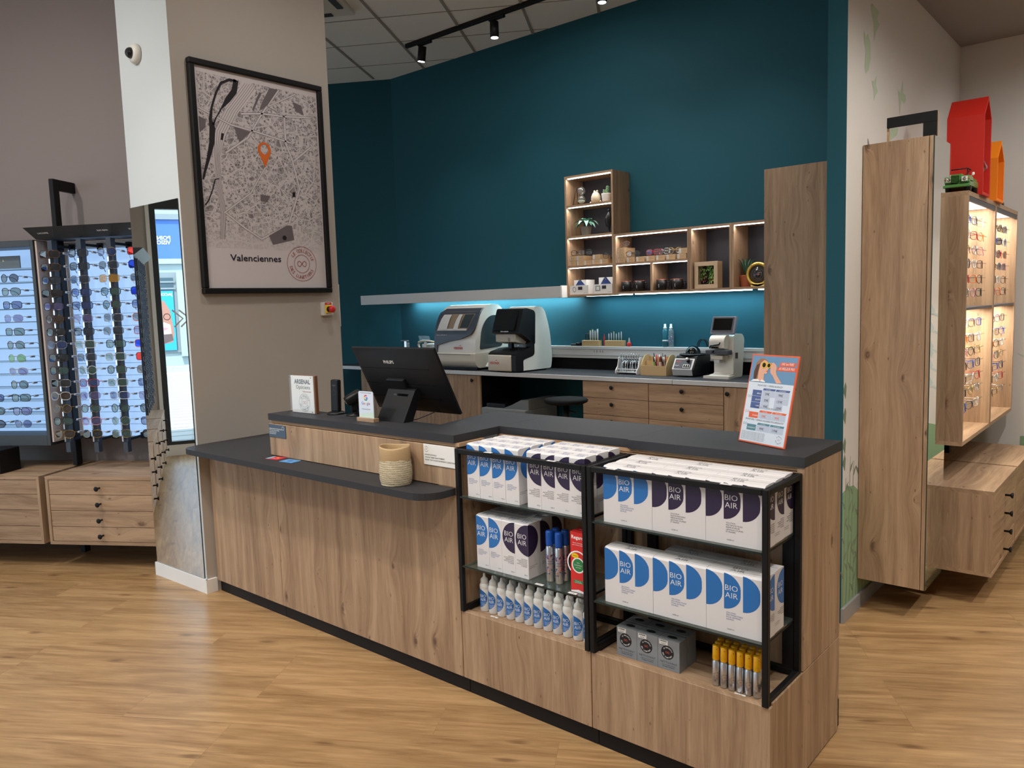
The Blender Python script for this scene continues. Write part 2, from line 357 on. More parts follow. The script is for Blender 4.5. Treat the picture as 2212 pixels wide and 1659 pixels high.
    def mesh(s, name):
        me = bpy.data.meshes.new(name); me.from_pydata(s.v, [], s.f)
        for mt in s.ms: me.materials.append(mt)
        me.polygons.foreach_set('material_index', s.mi); me.polygons.foreach_set('use_smooth', s.sm); me.update(); return me
    def build(s, name, parent=None, **kw):
        o = bpy.data.objects.new(name, s.mesh(name)); COL.objects.link(o)
        if parent is not None: o.parent = parent
        for k, v in kw.items(): o[k] = v
        return o
def tag(o, label, cat, group=None):
    o['label'] = label; o['category'] = cat
    if group: o['group'] = group
    return o
def thing(name, label, cat, loc=(0, 0, 0), rz=0.0, group=None):
    o = bpy.data.objects.new(name, None); o.empty_display_size = .05; COL.objects.link(o); o.location = loc; o.rotation_euler = (0, 0, rz)
    return tag(o, label, cat, group)
def single(mb, name, label, cat, loc=(0, 0, 0), rz=0.0, group=None):
    o = mb.build(name); o.location = loc; o.rotation_euler = (0, 0, rz); return tag(o, label, cat, group)
def struct(mb, name, **kw):
    o = mb.build(name); o['kind'] = 'structure'
    for k, v in kw.items(): o[k] = v
    return o
def kids(o): return [c for c in COL.objects if c.parent == o]
def dup(src, loc, rz=None, label=None, group=None, ch=None):
    r = src.copy(); COL.objects.link(r); r.location = loc
    if rz is not None: r.rotation_euler = (0, 0, rz)
    if label: r['label'] = label
    if group: r['group'] = group
    for c in (ch if ch is not None else src.children):
        k = c.copy(); COL.objects.link(k); k.parent = r
        for g in c.children: d = g.copy(); COL.objects.link(d); d.parent = k
    return r
ORD = ['first', 'second', 'third', 'fourth', 'fifth', 'sixth', 'seventh', 'eighth', 'ninth', 'tenth', 'eleventh', 'twelfth', 'thirteenth', 'fourteenth', 'fifteenth', 'sixteenth']
def nth(i, n, a='topmost', z='lowest'): return a if i == 0 else z if i == n-1 else ORD[i]
XA, YA, ZA = (1, 0, 0), (0, 1, 0), (0, 0, 1)
# ------------------------------------------------------------------ the setting
RU = Matrix.Rotation(TH, 4, 'Z')
def inv(loc=(0, 0, 0), rz=0.0): return (Matrix.Translation(Vector(loc)) @ Matrix.Rotation(rz, 4, 'Z')).inverted()
def at(root): return MB(inv(root.location, root.rotation_euler[2]))          # write world coordinates
def atU(root): return MB(inv(root.location, root.rotation_euler[2]) @ RU)    # write (u, w, z)
def U(): return MB(RU)
b = U(); b.q([(-7.2, -3.4, 0), (6.5, -3.4, 0), (6.5, 8.2, 0), (-7.2, 8.2, 0)], floor_mat()); struct(b, 'floor')
b = U(); b.box(-4.56, -2.3, 4.75, 4.87, 0, 3.917, TAUPE); b.box(-7.3, -4.56, 4.75, 4.87, 0, 3.917, WHITE); struct(b, 'wall_left')
b = U(); b.box(-7.2, -2.45, 8.08, 8.2, 0, 3.917, TEAL); struct(b, 'wall_back_left')
b = MB(); b.box(-6.5, -1.2, 5.60, 5.72, 0, 3.917, TEAL); struct(b, 'wall_back')
b = MB(); b.box(-1.256, -1.171, 3.706, 6.0, 0, 3.917, TEAL, mats={3: WHITE}); wr = struct(b, 'wall_right')
b = MB(); b.box(-1.2, 3.6, 5.964, 6.08, 0, 3.917, WHITE); wfr = struct(b, 'wall_far_right')
b = MB(); b.box(3.5, 3.6, -4.2, 6.0, 0, 3.917, WHITE); struct(b, 'wall_east')
b = U(); b.box(-7.3, 6.5, -3.4, -3.3, 0, 3.917, WHITE); struct(b, 'wall_rear')
# picture pillar (its mirror side is 1.85 degrees off the counter)
tb = math.tan(radians(1.85))
PA, PB, PC, PE = (-4.083, 2.090), (-4.632, 2.090-.549*tb), (-4.632, 2.95), (-4.083, 3.094)
b = MB(); b.prism([PA, PE, PC, PB], 0, 3.917, CREAM); b.mi[3] = b.mid(mat('pillar_side_tone', (200, 206, 208), .7, spec=.2)); struct(b, 'wall_pillar')  # mirror side in a paler, cooler colour than the cream faces
MM = Matrix.Translation((-4.083, 2.090, 0)) @ Matrix.Rotation(radians(1.85)+pi, 4, 'Z')    # local +x runs along the mirror face to the left, +y toward the shop
b = MB(); b.box(-.012, .562, .001, .014, 0, .078, WPL2, M=MM); b.box(-4.083, -4.069, 2.078, 2.143, 0, .078, WPL2)
struct(b, 'baseboard_pillar')
b = MB(); b.box(.018, .549, .001, .006, .082, 2.172, MIRROR, M=MM, mats={k: BLKG for k in (0, 1, 2, 3, 5)})
o = single(b, 'wall_mirror', 'tall frameless mirror on the left face of the picture pillar', 'mirror')
# ceiling: tiles in the shop-front axis
b = U(); b.box(-7.3, 6.6, -3.4, 8.2, 3.917, 4.0, TILE); ce = struct(b, 'ceiling')
b = U()
for k in range(-3, 4): u = -.88+.5945*k; b.box(u-.011, u+.011, 4.95, 8.02, 3.911, 3.918, GRID)
for k in range(0, 5):
    w = 5.21+.5945*k+.005; b.box(-3.2, 1.6, w-.004, w+.004, 3.914, 3.918, GRID)
b.build('ceiling_grid', ce)
b = MB(); b.box(-1.171, 3.5, 2.75, 5.964, 3.134, 3.917, SOFFIT); struct(b, 'ceiling_soffit')
b = MB(); b.box(-1.171, -1.158, 3.701, 5.96, 0, .072, mat('grey_skirting', (150, 150, 152), .4)); struct(b, 'baseboard_right')
b = MB(); b.box(-1.158, 3.5, 5.951, 5.964, 0, .072, MATS['grey_skirting']); struct(b, 'baseboard_far_right')
# painted plants and leaves on the right wall
LEAFL = mat('leaf_pale_green', (186, 204, 178), .7, spec=.2); LEAFM = mat('mural_green', (138, 168, 134), .7, spec=.2); LEAFD = mat('leaf_dark_green', (122, 138, 116), .7, spec=.2)
b = MB(); X = -1.1702
def onwall(p, mt, x=X): b.q([(x, y, z) for y, z in p], mt)
onwall([(4.04, 2.91), (4.16, 2.90), (4.13, 2.86), (4.17, 2.84), (4.12, 2.80), (4.09, 2.75), (4.08, 2.83), (4.03, 2.88)], LEAFL)
onwall([(3.93, 2.76), (3.96, 2.74), (3.99, 2.76), (4.03, 2.73), (4.04, 2.66), (4.01, 2.60), (3.97, 2.575), (3.95, 2.60), (3.965, 2.68), (3.935, 2.71)], LEAFL)
onwall([(4.06, 2.56), (4.10, 2.565), (4.135, 2.60), (4.13, 2.55), (4.16, 2.53), (4.12, 2.50), (4.10, 2.475), (4.095, 2.52)], LEAFL)
onwall([(4.51, 2.60), (4.55, 2.59), (4.60, 2.67), (4.61, 2.60), (4.65, 2.60), (4.67, 2.575), (4.63, 2.55), (4.58, 2.56), (4.55, 2.48), (4.54, 2.53)], LEAFL)
onwall([(4.35, 2.31), (4.39, 2.39), (4.53, 2.41), (4.51, 2.37), (4.42, 2.34)], LEAFL)
g = [(3.7065, .072), (5.96, .072)]+[(5.96-.05*i, .66+.04*sin(i*.4)) for i in range(0, 40)]+[(3.96, .585), (3.87, .635), (3.79, .645), (3.7065, .63)]
onwall(g, LEAFM)
rr = random.Random(5)
for i in range(9):
    y0 = 3.72+.05*i; z1 = .35+rr.random()*.55; x = X+.0001*(i+1); lean = rr.uniform(-.02, .05)
    b.strip([(y0, .075), (y0+lean*.5, z1*.5), (y0+lean, z1)], [.012, .008, .003], (x, 0, 0), YA, ZA, LEAFD)
    for k in range(6):
        z = z1*(.3+.12*k); yy = y0+lean*z/z1; sd = 1 if k % 2 else -1
        b.q([(x, yy, z), (x, yy+sd*.018, z+.012), (x, yy+sd*.045, z+.05), (x, yy+sd*.012, z+.032)], LEAFD)
for z in (1.12, 1.0, .86, .78):
    b.q([(X+.0002, 3.707, z), (X+.0002, 3.73, z+.03), (X+.0002, 3.745, z+.005), (X+.0002, 3.735, z-.05), (X+.0002, 3.707, z-.02)], LEAFD)
b.build('painted_leaves', wr)
b = MB(); BR_ = mat('branch_pale', (190, 205, 206), .7, spec=.2)
b.strip([(-.62, .55), (-.55, .75), (-.62, .95), (-.5, 1.15), (-.55, 1.4)], [.05, .04, .035, .02, .01], (0, 5.9625, 0), XA, ZA, BR_)
for z, s in ((.8, 1), (.92, 1), (1.05, 1), (1.18, 1), (1.3, 1), (1.0, -1)):
    b.strip([(-.58, z), (-.45*1 if s > 0 else -.72, z+.1), (-.30 if s > 0 else -.80, z+.14)], [.02, .014, .004], (0, 5.9622, 0), XA, ZA, BR_)
    for k in range(4):
        xx = -.5+.07*k; b.q([(xx, 5.962, z+.1), (xx+.02, 5.962, z+.13), (xx+.01, 5.962, z+.17), (xx-.01, 5.962, z+.13)], BR_)
b.build('painted_branch', wfr)
b = MB(); b.q([(-.77, 5.9615, .075), (3.4, 5.9615, .075), (3.4, 5.9615, .6), (-.3, 5.9615, .66), (-.77, 5.9615, .6)], LEAFM); b.build('painted_hill', wfr)

# ------------------------------------------------------------------ shop front and the street it looks on (seen in the mirror)
b = U(); b.box(-7.32, -7.2, 4.27, 4.76, 0, 3.917, CREAM); b.box(-7.32, -7.2, -3.4, 4.27, 2.82, 3.917, CREAM); b.box(-7.32, -7.2, -3.4, 4.27, 0, .12, WPL2)
b.box(-7.32, -7.2, 4.76, 8.2, 2.82, 3.917, CREAM); b.box(-7.32, -7.2, 4.76, 8.2, 0, .12, WPL2)
struct(b, 'wall_front')
b = U(); b.box(-7.2, -7.17, 4.262, 4.30, 0, 2.85, WPL2); struct(b, 'trim_1')
FR = mat('anthracite_frame', (52, 58, 62), .4)
b = U(); b.box(-7.28, -7.2, 4.205, 4.262, .12, 2.82, FR); b.box(-7.28, -7.2, -3.3, 4.205, .12, .158, FR); b.box(-7.28, -7.2, -3.3, 4.205, 2.70, 2.82, FR)
for w in (2.7, 1.2, -.3, -1.8): b.box(-7.28, -7.2, w-.03, w+.03, .158, 2.70, FR)
wn = struct(b, 'window_1')
b = U(); b.q([(-7.24, -3.3, .158), (-7.24, 4.205, .158), (-7.24, 4.205, 2.70), (-7.24, -3.3, 2.70)], glassy('window_glass', (225, 240, 240), .06, refl=.1)); b.build('pane', wn)
b = U()
for w0 in (4.105, 4.037): b.strip([(w0, 1.611), (w0-.105, 1.516), (w0-.012, 1.424)], .018, (-7.236, 0, 0), YA, ZA, WPL2)
b.build('chevron_sticker', wn)
b = U()
for w in (4.90, 5.95, 7.0, 8.04): b.box(-7.28, -7.2, w-.03, w+.03, .12, 2.82, FR)
b.box(-7.28, -7.2, 4.87, 8.08, .12, .16, FR); b.box(-7.28, -7.2, 4.87, 8.08, 2.70, 2.82, FR)
struct(b, 'window_2')
l = bpy.data.lights.new('window_portal', 'AREA'); l.shape = 'RECTANGLE'; l.size = 3.2; l.size_y = 2.5; l.cycles.is_portal = True
o = bpy.data.objects.new('window_portal', l); COL.objects.link(o); o.location = uw(-7.3, 6.47, 1.43); o.rotation_euler = (pi/2, 0, TH-pi/2)
l = bpy.data.lights.new('window_portal', 'AREA'); l.shape = 'RECTANGLE'; l.size = 7.4; l.size_y = 2.5; l.cycles.is_portal = True
o = bpy.data.objects.new('window_portal', l); COL.objects.link(o); o.location = uw(-7.3, .45, 1.43); o.rotation_euler = (pi/2, 0, TH-pi/2)
PAVE = mat('pale_paving', (158, 160, 160), .8); JOINT = mat('paving_joint', (150, 152, 152), .9); KERB = mat('kerb_stone', (196, 196, 192), .8)
b = U(); b.box(-24, -7.32, -14, 16, -.1, -.01, PAVE)
for k in range(24): b.box(-24, -7.4, -8+.6*k, -7.985+.6*k, -.012, -.006, JOINT)
for k in range(40): b.box(-7.6-.4*k, -7.59-.4*k, -8, 10, -.012, -.006, JOINT)
b.box(-20.2, -19.7, -14, 16, -.01, .06, KERB)
struct(b, 'street')
FAC = mat('facade_render', (160, 176, 180), .8); SIGNB = mat('sign_blue', (70, 112, 186), .6); WIN = mat('shop_window_dark', (70, 92, 104), .25); FRG = mat('shop_frame_grey', (128, 140, 146), .6)
t = thing('shop_building', 'pale shop building across the street with a wide blue fascia sign, seen in the mirror', 'building', uw(-24, 4.4, 0), TH)
b = atU(t); b.box(-26, -24, -12, 16, 0, 4.9, FAC); b.box(-24, -23.85, -12, 16, 4.44, 4.6, FRG); b.box(-24, -23.9, -12, 16, 3.12, 3.27, FAC); b.box(-24, -23.86, 3.0, 4.36, 0.3, 2.86, FAC); b.build('wall', t)
b = atU(t); b.box(-24, -23.92, -4, 9, 3.27, 4.44, SIGNB); sg = b.build('sign_board', t)
b = atU(t); b.text('POINT', (-23.91, 4.444, 3.835), YA, ZA, .165, INKW, 'L', .02); b.text('VISION', (-23.91, 4.44, 3.70), YA, ZA, .165, INKW, 'L', .02)
b.build('lettering', sg)
b = atU(t); b.box(-24, -23.95, 4.36, 8.0, .42, 2.86, FRG); b.box(-23.95, -23.93, 4.46, 7.9, .5, 2.7, WIN)
for z in (2.55, 2.35): b.box(-23.93, -23.91, 4.4, 7.9, z, z+.05, FRG)
b.build('window', t)
FRM_PINK = mat('poster_lip', (200, 140, 150), .5); PC_ = mat('poster_cyan', (40, 160, 220), .5); SK = mat('poster_skin', (168, 120, 104), .6); SKL = mat('poster_skin_light', (206, 180, 172), .6)
t2 = thing('window_poster', 'cyan fashion poster of a bearded face with glasses in the shop window across the street', 'poster', uw(-23.9, 4.9, .5), TH)
b = atU(t2); b.box(-23.93, -23.90, 4.48, 5.6, .5, 2.3, PC_)
b.text('JACOBS', (-23.897, 4.50, 2.16), YA, ZA, .11, INKW, 'L', .03, sx=1.1)
b.plane_poly([(4.58, .75), (4.52, 1.0), (4.56, 1.35), (4.6, 1.7), (4.75, 2.0), (5.3, 2.1), (5.5, 1.4), (5.3, .6)], (-23.897, 0, 0), YA, ZA, SK)
b.plane_poly([(4.60, 1.0), (4.62, 1.28), (4.8, 1.36), (5.0, 1.2), (4.9, .98)], (-23.895, 0, 0), YA, ZA, SKL)
b.plane_poly([(4.56, .8), (4.60, 1.05), (4.75, 1.0), (4.95, 1.0), (5.15, 1.15), (5.2, .8), (4.9, .68)], (-23.896, 0, 0), YA, ZA, mat('poster_beard', (96, 80, 80), .7)); b.plane_poly([(4.66, 1.17), (4.8, 1.20), (4.95, 1.17), (4.8, 1.10)], (-23.8935, 0, 0), YA, ZA, FRM_PINK)
b.disc((-23.893, 4.70, 1.52), YA, ZA, .1, BLKG, 20, .085); b.disc((-23.893, 4.98, 1.52), YA, ZA, .1, BLKG, 20, .085)
b.build('print', t2)

# ------------------------------------------------------------------ ceiling fittings
t = thing('air_conditioning_cassette', 'white ceiling air conditioning cassette beside the picture pillar', 'air conditioner', uw(-2.66, 6.1, 3.917), TH)
b = atU(t); u1, w1 = -2.19, 6.22
b.box(u1-.84, u1, w1-.84, w1, 3.885, 3.917, WPL, c=.006); b.build('panel', t)
b = atU(t); b.prism([(u1-.42+.30*cos(a)*(1 if abs(cos(a)) < .8 else .95), w1-.42+.30*sin(a)) for a in [2*pi*k/24 for k in range(24)]], 3.87, 3.885, WPL); b.build('grille', t)
b = atU(t)
for k in range(4):
    R4 = Matrix.Translation((u1-.42, w1-.42, 0)) @ Matrix.Rotation(k*pi/2, 4, 'Z'); b.box(-.25, .25, .335, .385, 3.876, 3.888, DGREY, M=R4)
b.build('air_slot', t)
t = thing('lighting_track', 'black lighting track running under the tiled ceiling', 'light track', (-4.3, 4.995, 3.9))
b = at(t); b.box(-5.42, -2.2, 4.978, 5.012, 3.882, 3.917, BLKM, c=.003); b.build('rail', t)
GLOW = mat('lamp_face', (255, 255, 255), .5, emit=14, ecol=(250, 245, 255))
def head(x, tilt, label):
    t = thing('track_spotlight', label, 'spotlight', (x, 4.995, 3.88), 0, 'spotlights on the black ceiling track')
    b = MB(); b.box(-.05, .11, -.016, .016, -.02, 0, BLKM, c=.003); b.build('adapter', t)
    M = Matrix.Translation((0, 0, -.03)) @ Matrix.Rotation(tilt, 4, 'Y')
    b = MB(M); b.cyl(.036, -.125, -.002, BLKM, 24); b.build('lamp_body', t)
    b = MB(M); b.cyl(.029, -.128, -.124, GLOW, 20)
    for k in range(8): b.box(-.03, .03, -.0008, .0008, -.1285, -.128, BLKM, M=Matrix.Rotation(pi*k/8, 4, 'Z')) if k % 4 == 0 else None
    b.build('lamp_face', t)
    return t
head(-5.21, .18, 'leftmost black track spotlight, tilted, near the end of the rail')
head(-4.36, 0, 'middle black track spotlight pointing straight down')
head(-3.31, 0, 'rightmost black track spotlight at the top edge of the photo')
spot((-5.2, 4.93, 3.72), (-5.5, 4.6, 0), 22, 100, NEUT, 1); spot((-4.36, 4.93, 3.72), (-4.3, 4.6, 0), 24, 110, NEUT, 1); spot((-3.31, 4.93, 3.72), (-3.2, 4.7, 0), 26, 110, NEUT, 1)
spot((-2.3, 4.4, 3.72), (-2.5, 5.5, 1.6), 24, 80, NEUT, 1)

# ------------------------------------------------------------------ on the pillar
t = thing('framed_city_map', 'tall black-framed grey city map hanging on the cream pillar', 'picture', (-4.083, 2.6, 2.29))
y0, y1, z0, z1 = 2.174, 3.021, 1.663, 2.912; fwid = .031
b = at(t)
for (a, c, d, e) in ((y0, y1, z0, z0+fwid), (y0, y1, z1-fwid, z1), (y0, y0+fwid, z0+fwid, z1-fwid), (y1-fwid, y1, z0+fwid, z1-fwid)):
    b.box(-4.082, -4.046, a, c, d, e, BLKM, c=.004)
b.build('frame', t)
def map_mat():
    m = bpy.data.materials.new('map_print'); m.use_nodes = True; nt = m.node_tree; bs = nt.nodes['Principled BSDF']; N = nt.nodes.new; L = nt.links.new
    tc = N('ShaderNodeTexCoord'); sp = N('ShaderNodeSeparateXYZ'); L(tc.outputs['Object'], sp.inputs[0])
    cv = N('ShaderNodeCombineXYZ'); L(sp.outputs[1], cv.inputs[0]); L(sp.outputs[2], cv.inputs[1])
    def M(op, a, c, d=None):
        n = N('ShaderNodeMath'); n.operation = op
        for i, v in enumerate((a, c, d)):
            if v is None: continue
            if isinstance(v, (int, float)): n.inputs[i].default_value = v
            else: L(v, n.inputs[i])
        return n.outputs[0]
    def vor(sc, feat='F1', metric='EUCLIDEAN'):
        v = N('ShaderNodeTexVoronoi'); v.voronoi_dimensions = '2D'; v.feature = feat; v.inputs['Scale'].default_value = sc
        if feat == 'F1': v.distance = metric
        L(cv.outputs[0], v.inputs['Vector']); return v
    e1 = vor(9, 'DISTANCE_TO_EDGE'); e2 = vor(26, 'DISTANCE_TO_EDGE'); cell = vor(26); bl = vor(75, 'F1', 'MANHATTAN'); bl2 = vor(75, 'DISTANCE_TO_EDGE')
    sc = N('ShaderNodeSeparateColor'); L(bl.outputs['Color'], sc.inputs[0]); sc2 = N('ShaderNodeSeparateColor'); L(cell.outputs['Color'], sc2.inputs[0])
    built = M('MULTIPLY', M('GREATER_THAN', sc.outputs[0], .30), M('GREATER_THAN', bl2.outputs[0], .07))
    built = M('MAXIMUM', built, M('GREATER_THAN', sc2.outputs[0], .88))
    road = M('MULTIPLY', M('GREATER_THAN', e1.outputs[0], .035), M('GREATER_THAN', e2.outputs[0], .06))
    kerb = M('MULTIPLY', M('GREATER_THAN', e2.outputs[0], .045), M('LESS_THAN', e2.outputs[0], .075))
    n = N('ShaderNodeTexNoise'); n.inputs['Scale'].default_value = 22; n.inputs['Detail'].default_value = 4; L(cv.outputs[0], n.inputs[0])
    fade = N('ShaderNodeMapRange'); fade.inputs['From Min'].default_value = -.42; fade.inputs['From Max'].default_value = -.18
    L(M('MULTIPLY_ADD', n.outputs[0], .16, M('SUBTRACT', sp.outputs[2], .08)), fade.inputs[0])
    tone = M('MULTIPLY_ADD', sc.outputs[1], .45, .40)
    f = M('MULTIPLY', M('MAXIMUM', M('MULTIPLY', M('MULTIPLY', built, road), tone), M('MULTIPLY', kerb, .28)), fade.outputs[0])
    mx = N('ShaderNodeMix'); mx.data_type = 'RGBA'; L(f, mx.inputs[0]); mx.inputs[6].default_value = lin((210, 202, 204))+(1,); mx.inputs[7].default_value = lin((84, 76, 80))+(1,)
    L(mx.outputs[2], bs.inputs['Base Color']); bs.inputs['Roughness'].default_value = .35; return m
MPAP = mat('map_paper', (214, 206, 208), .4); MG1 = mat('map_grey', (112, 104, 108), .4); MG2 = mat('map_light_grey', (170, 163, 166), .4); MK = mat('map_black', (38, 34, 38), .4); PIN = mat('map_pin_orange', (226, 112, 44), .45); STAMP = mat('stamp_red_brown', (168, 82, 72), .5)
b = at(t); x = -4.066
b.q([(x, y0+fwid, z0+fwid), (x, y1-fwid, z0+fwid), (x, y1-fwid, z1-fwid), (x, y0+fwid, z1-fwid)], MPAP)
x += .0003; b.q([(x, 2.211, 1.915), (x, 2.99-.008, 1.915), (x, 2.99-.008, 2.842), (x, 2.222, 2.850)], map_mat())
def mst(p, w, mt, k=1): b.strip(p, w, (x+.0003*k, 0, 0), YA, ZA, mt)
rail = [(2.545, 2.838), (2.497, 2.776), (2.413, 2.671), (2.342, 2.547), (2.311, 2.416), (2.31, 2.266), (2.326, 2.109), (2.311, 1.963)]
mst(rail, [.09, .08, .07, .06, .045, .035, .03, .02], MPAP)
for dx_ in (-.03, -.018, -.006, .006, .018, .03): mst([(a+dx_*(1.2 if c > 2.5 else .5), c) for a, c in rail], .0022, MG1, 2)
for r_, w_ in (([(2.217, 2.661), (2.287, 2.636), (2.408, 2.595), (2.562, 2.579), (2.791, 2.547)], .009), ([(2.363, 2.438), (2.507, 2.54), (2.606, 2.687), (2.726, 2.84)], .01), ([(2.472, 2.665), (2.606, 2.687), (2.754, 2.694), (2.935, 2.715)], .009), ([(2.754, 2.694), (2.645, 2.732), (2.84, 2.837)], .008), ([(2.744, 2.072), (2.831, 2.283), (2.794, 2.443), (2.753, 2.542), (2.754, 2.694)], .012), ([(2.33, 2.109), (2.502, 2.23), (2.582, 2.347), (2.607, 2.385)], .008), ([(2.339, 2.11), (2.453, 2.032), (2.555, 1.974), (2.744, 2.068)], .01), ([(2.803, 2.444), (2.928, 2.541)], .01)):
    mst(r_, w_+.004, MG1, 2); mst(r_, w_, MPAP, 3)
for p_ in ([(2.666, 2.841), (2.722, 2.841), (2.646, 2.74), (2.589, 2.699), (2.61, 2.749)], [(2.603, 1.996), (2.729, 2.063), (2.763, 2.061), (2.774, 1.979), (2.627, 1.945)], [(2.424, 2.586), (2.527, 2.574), (2.452, 2.506)], [(2.614, 2.804), (2.594, 2.77), (2.553, 2.693), (2.544, 2.7), (2.596, 2.805)], [(2.564, 2.228), (2.628, 2.225), (2.607, 2.188), (2.562, 2.192)], [(2.817, 2.789), (2.875, 2.778), (2.891, 2.724), (2.833, 2.739)], [(2.218, 2.614), (2.259, 2.602), (2.253, 2.557), (2.219, 2.53)]):
    b.plane_poly(p_, (x+.0012, 0, 0), YA, ZA, MG1)
for p_ in ([(2.344, 2.542), (2.36, 2.541), (2.351, 2.504), (2.338, 2.506)], [(2.779, 2.258), (2.801, 2.262), (2.799, 2.235), (2.779, 2.231)]): b.plane_poly(p_, (x+.0015, 0, 0), YA, ZA, MK)
mst([(2.455, 2.84), (2.413, 2.839), (2.361, 2.811), (2.328, 2.753), (2.298, 2.674), (2.285, 2.606), (2.294, 2.563), (2.284, 2.48), (2.256, 2.387), (2.231, 2.318), (2.22, 2.28)], [.012, .014, .014, .012, .012, .02, .034, .03, .018, .014, .01], MK, 5)
mst([(2.455, 2.845), (2.438, 2.78), (2.396, 2.728), (2.355, 2.676), (2.318, 2.618), (2.30, 2.58)], [.03, .034, .03, .008, .006, .014], MK, 5)
mst([(2.315, 2.293), (2.29, 2.287), (2.269, 2.225), (2.244, 2.171), (2.222, 2.143)], [.004, .006, .006, .007, .008], MK, 5)
b.disc((x+.002, 2.707, 1.988), YA, ZA, .014, MK)
b.build('map_sheet', t)
b = at(t); x = -4.0635
pr = []
for k in range(25): a = radians(-32+244*k/24); pr.append((2.607+.043*cos(a), 2.484+.043*sin(a)))
pr.append((2.607, 2.385)); hole = [(2.607+.025*cos(2*pi*k/26), 2.486+.030*sin(2*pi*k/26)) for k in range(26)]
nn = len(pr); hv = [(2.607+.025*cos(atan2(p[1]-2.484, p[0]-2.607)), 2.486+.030*sin(atan2(p[1]-2.484, p[0]-2.607))) for p in pr]
b.add([(x, a, c) for a, c in pr+hv], [(i, (i+1) % nn, nn+(i+1) % nn, nn+i) for i in range(nn)], PIN)
b.text('Valenciennes', (x, 2.349, 1.846), YA, ZA, .052, mat('ink_navy', (24, 20, 40), .5), 'L', .012, sx=1.2)
b.seal((x, 2.818, 1.838), YA, ZA, .104, STAMP, True, .004)
b.build('printed_lettering', t)
t = thing('emergency_stop_button', 'red emergency stop button on a small white and yellow box, on the pillar', 'switch', (-4.083, 2.984, 1.562))
b = at(t); b.box(-4.083, -4.055, 2.945, 3.024, 1.521, 1.604, WPL, c=.006); b.build('housing', t)
b = at(t); b.box(-4.055, -4.046, 2.962, 3.008, 1.536, 1.586, YEL, c=.003); b.box(-4.054, -4.050, 2.962, 3.008, 1.588, 1.602, RED); b.text('ARRET', (-4.0495, 2.985, 1.5915), YA, ZA, .009, INKW, 'C'); b.build('face_plate', t)
MR = Matrix.Translation((-4.046, 2.985, 1.56)) @ Matrix.Rotation(pi/2, 4, 'Y')
b = at(t); b.lathe([(.018, 0), (.012, .004), (.012, .02)], BLKP, 20, M=MR); b.lathe([(.013, .018), (.021, .024), (.022, .036), (.017, .044), (.003, .047)], RED, 24, M=MR); b.build('push_button', t)
b = MB(); b.box(-4.093, -4.083, 3.094, 3.100, 1.449, 1.716, WPL, c=.002)
single(b, 'edge_plate', 'slim cream plate on the far edge of the picture pillar', 'plate')
t = thing('dome_camera', 'small white dome security camera high on the pillar, left face', 'camera', (-4.424, 2.078, 2.984))
MD = Matrix.Translation((0, .002, 0)) @ Matrix.Rotation(pi/2+.03, 4, 'X')
b = MB(MD); b.lathe([(.052, 0), (.054, .006), (.052, .022), (.038, .034), (.032, .036)], WPL, 32); b.build('base', t)
b = MB(MD); b.ball(.03, (0, 0, .034), glassy('smoked_dome', (40, 42, 46), .75), 20); b.build('dome', t)
b = MB(MD); b.ball(.018, (0, 0, .034), BLKG, 14); b.build('lens', t)
# ------------------------------------------------------------------ reception counter
t = thing('reception_counter', 'long oak-fronted reception counter with dark plinth, butting against the pillar', 'counter', (-2.5, 2.45, 0))
FP = [(-4.066, -3.421, .81), (-3.418, -2.1455, .81), (-2.1425, -1.518, .342), (-1.5145, -.875, .342)]
for a, c, z in FP:
    b = at(t); b.box(a, c, 2.143, 2.163, .064, z, OZ, c=.0012); b.build('front_panel', t)
for a, c in ((-4.06, -3.42), (-3.418, -2.124), (-2.122, -1.5), (-1.498, -.893)):
    b = at(t); b.box(a, c, 2.157, 2.172, 0, .064, BLKM, c=.001); b.build('plinth_kick', t)
b = at(t); b.box(-.898, -.874, 2.163, 2.75, .008, .351, OZ, c=.001); b.build('side_panel', t)
b = at(t); b.box(-.898, -.874, 2.405, 2.75, .354, 1.018, OZ, c=.001); b.build('side_panel', t)
b = at(t); b.box(-.9, -.8735, 2.742, 2.752, .02, .12, BLKM); b.build('foot_plate', t)
for a, c in ((-2.1425, -1.518), (-1.5145, -.8985)):
    b = at(t); b.box(a, c, 2.163, 2.405, .318, .336, OX); b.box(a, c, 2.163, 2.1665, .336, .3425, OE); b.build('display_deck', t)
b = at(t); b.box(-3.447, -2.143, 2.143, 2.160, .842, 1.001, OZ, c=.001); b.build('upper_panel', t)
b = at(t); b.box(-2.160, -2.1428, 2.160, 2.405, .344, 1.001, OZ); b.build('end_panel', t)
b = at(t); b.box(-2.143, -.898, 2.405, 2.422, .34, 1.001, OZ); b.build('back_panel', t)
b = at(t); b.box(-3.44, -2.13, 2.152, 2.30, 1.004, 1.018, OE); b.box(-2.16, -.89, 2.412, 2.74, 1.004, 1.018, OE); b.build('reveal_strip', t)
b = at(t); b.box(-3.447, -3.43, 2.160, 2.31, .842, 1.018, OZ); b.box(-3.43, -2.42, 2.30, 2.31, .55, 1.004, OZ); b.box(-2.42, -.9, 2.73, 2.745, .01, 1.018, OZ); b.build('rear_panel', t)
b = at(t)
pts = [(-4.0825, 2.53), (-4.0825, 2.095)]
pts += [(-4.060, 2.02), (-4.045, 2.003), (-4.02, 1.990), (-3.98, 1.985)]
pts += [(-2.25, 1.985)]+[(-2.25+.101*sin(a), 2.086-.101*cos(a)) for a in [pi/2*k/7 for k in range(1, 8)]]+[(-2.1485, 2.1425), (-3.448, 2.1425), (-3.448, 2.53)]
bb = MB(inv((-3.1, 2.1, .84))); bb.prism(pts, .812, .840, BLK)
ws = single(bb, 'writing_shelf', 'low black shelf with rounded ends along the left front of the counter', 'shelf', (-3.1, 2.1, .84))
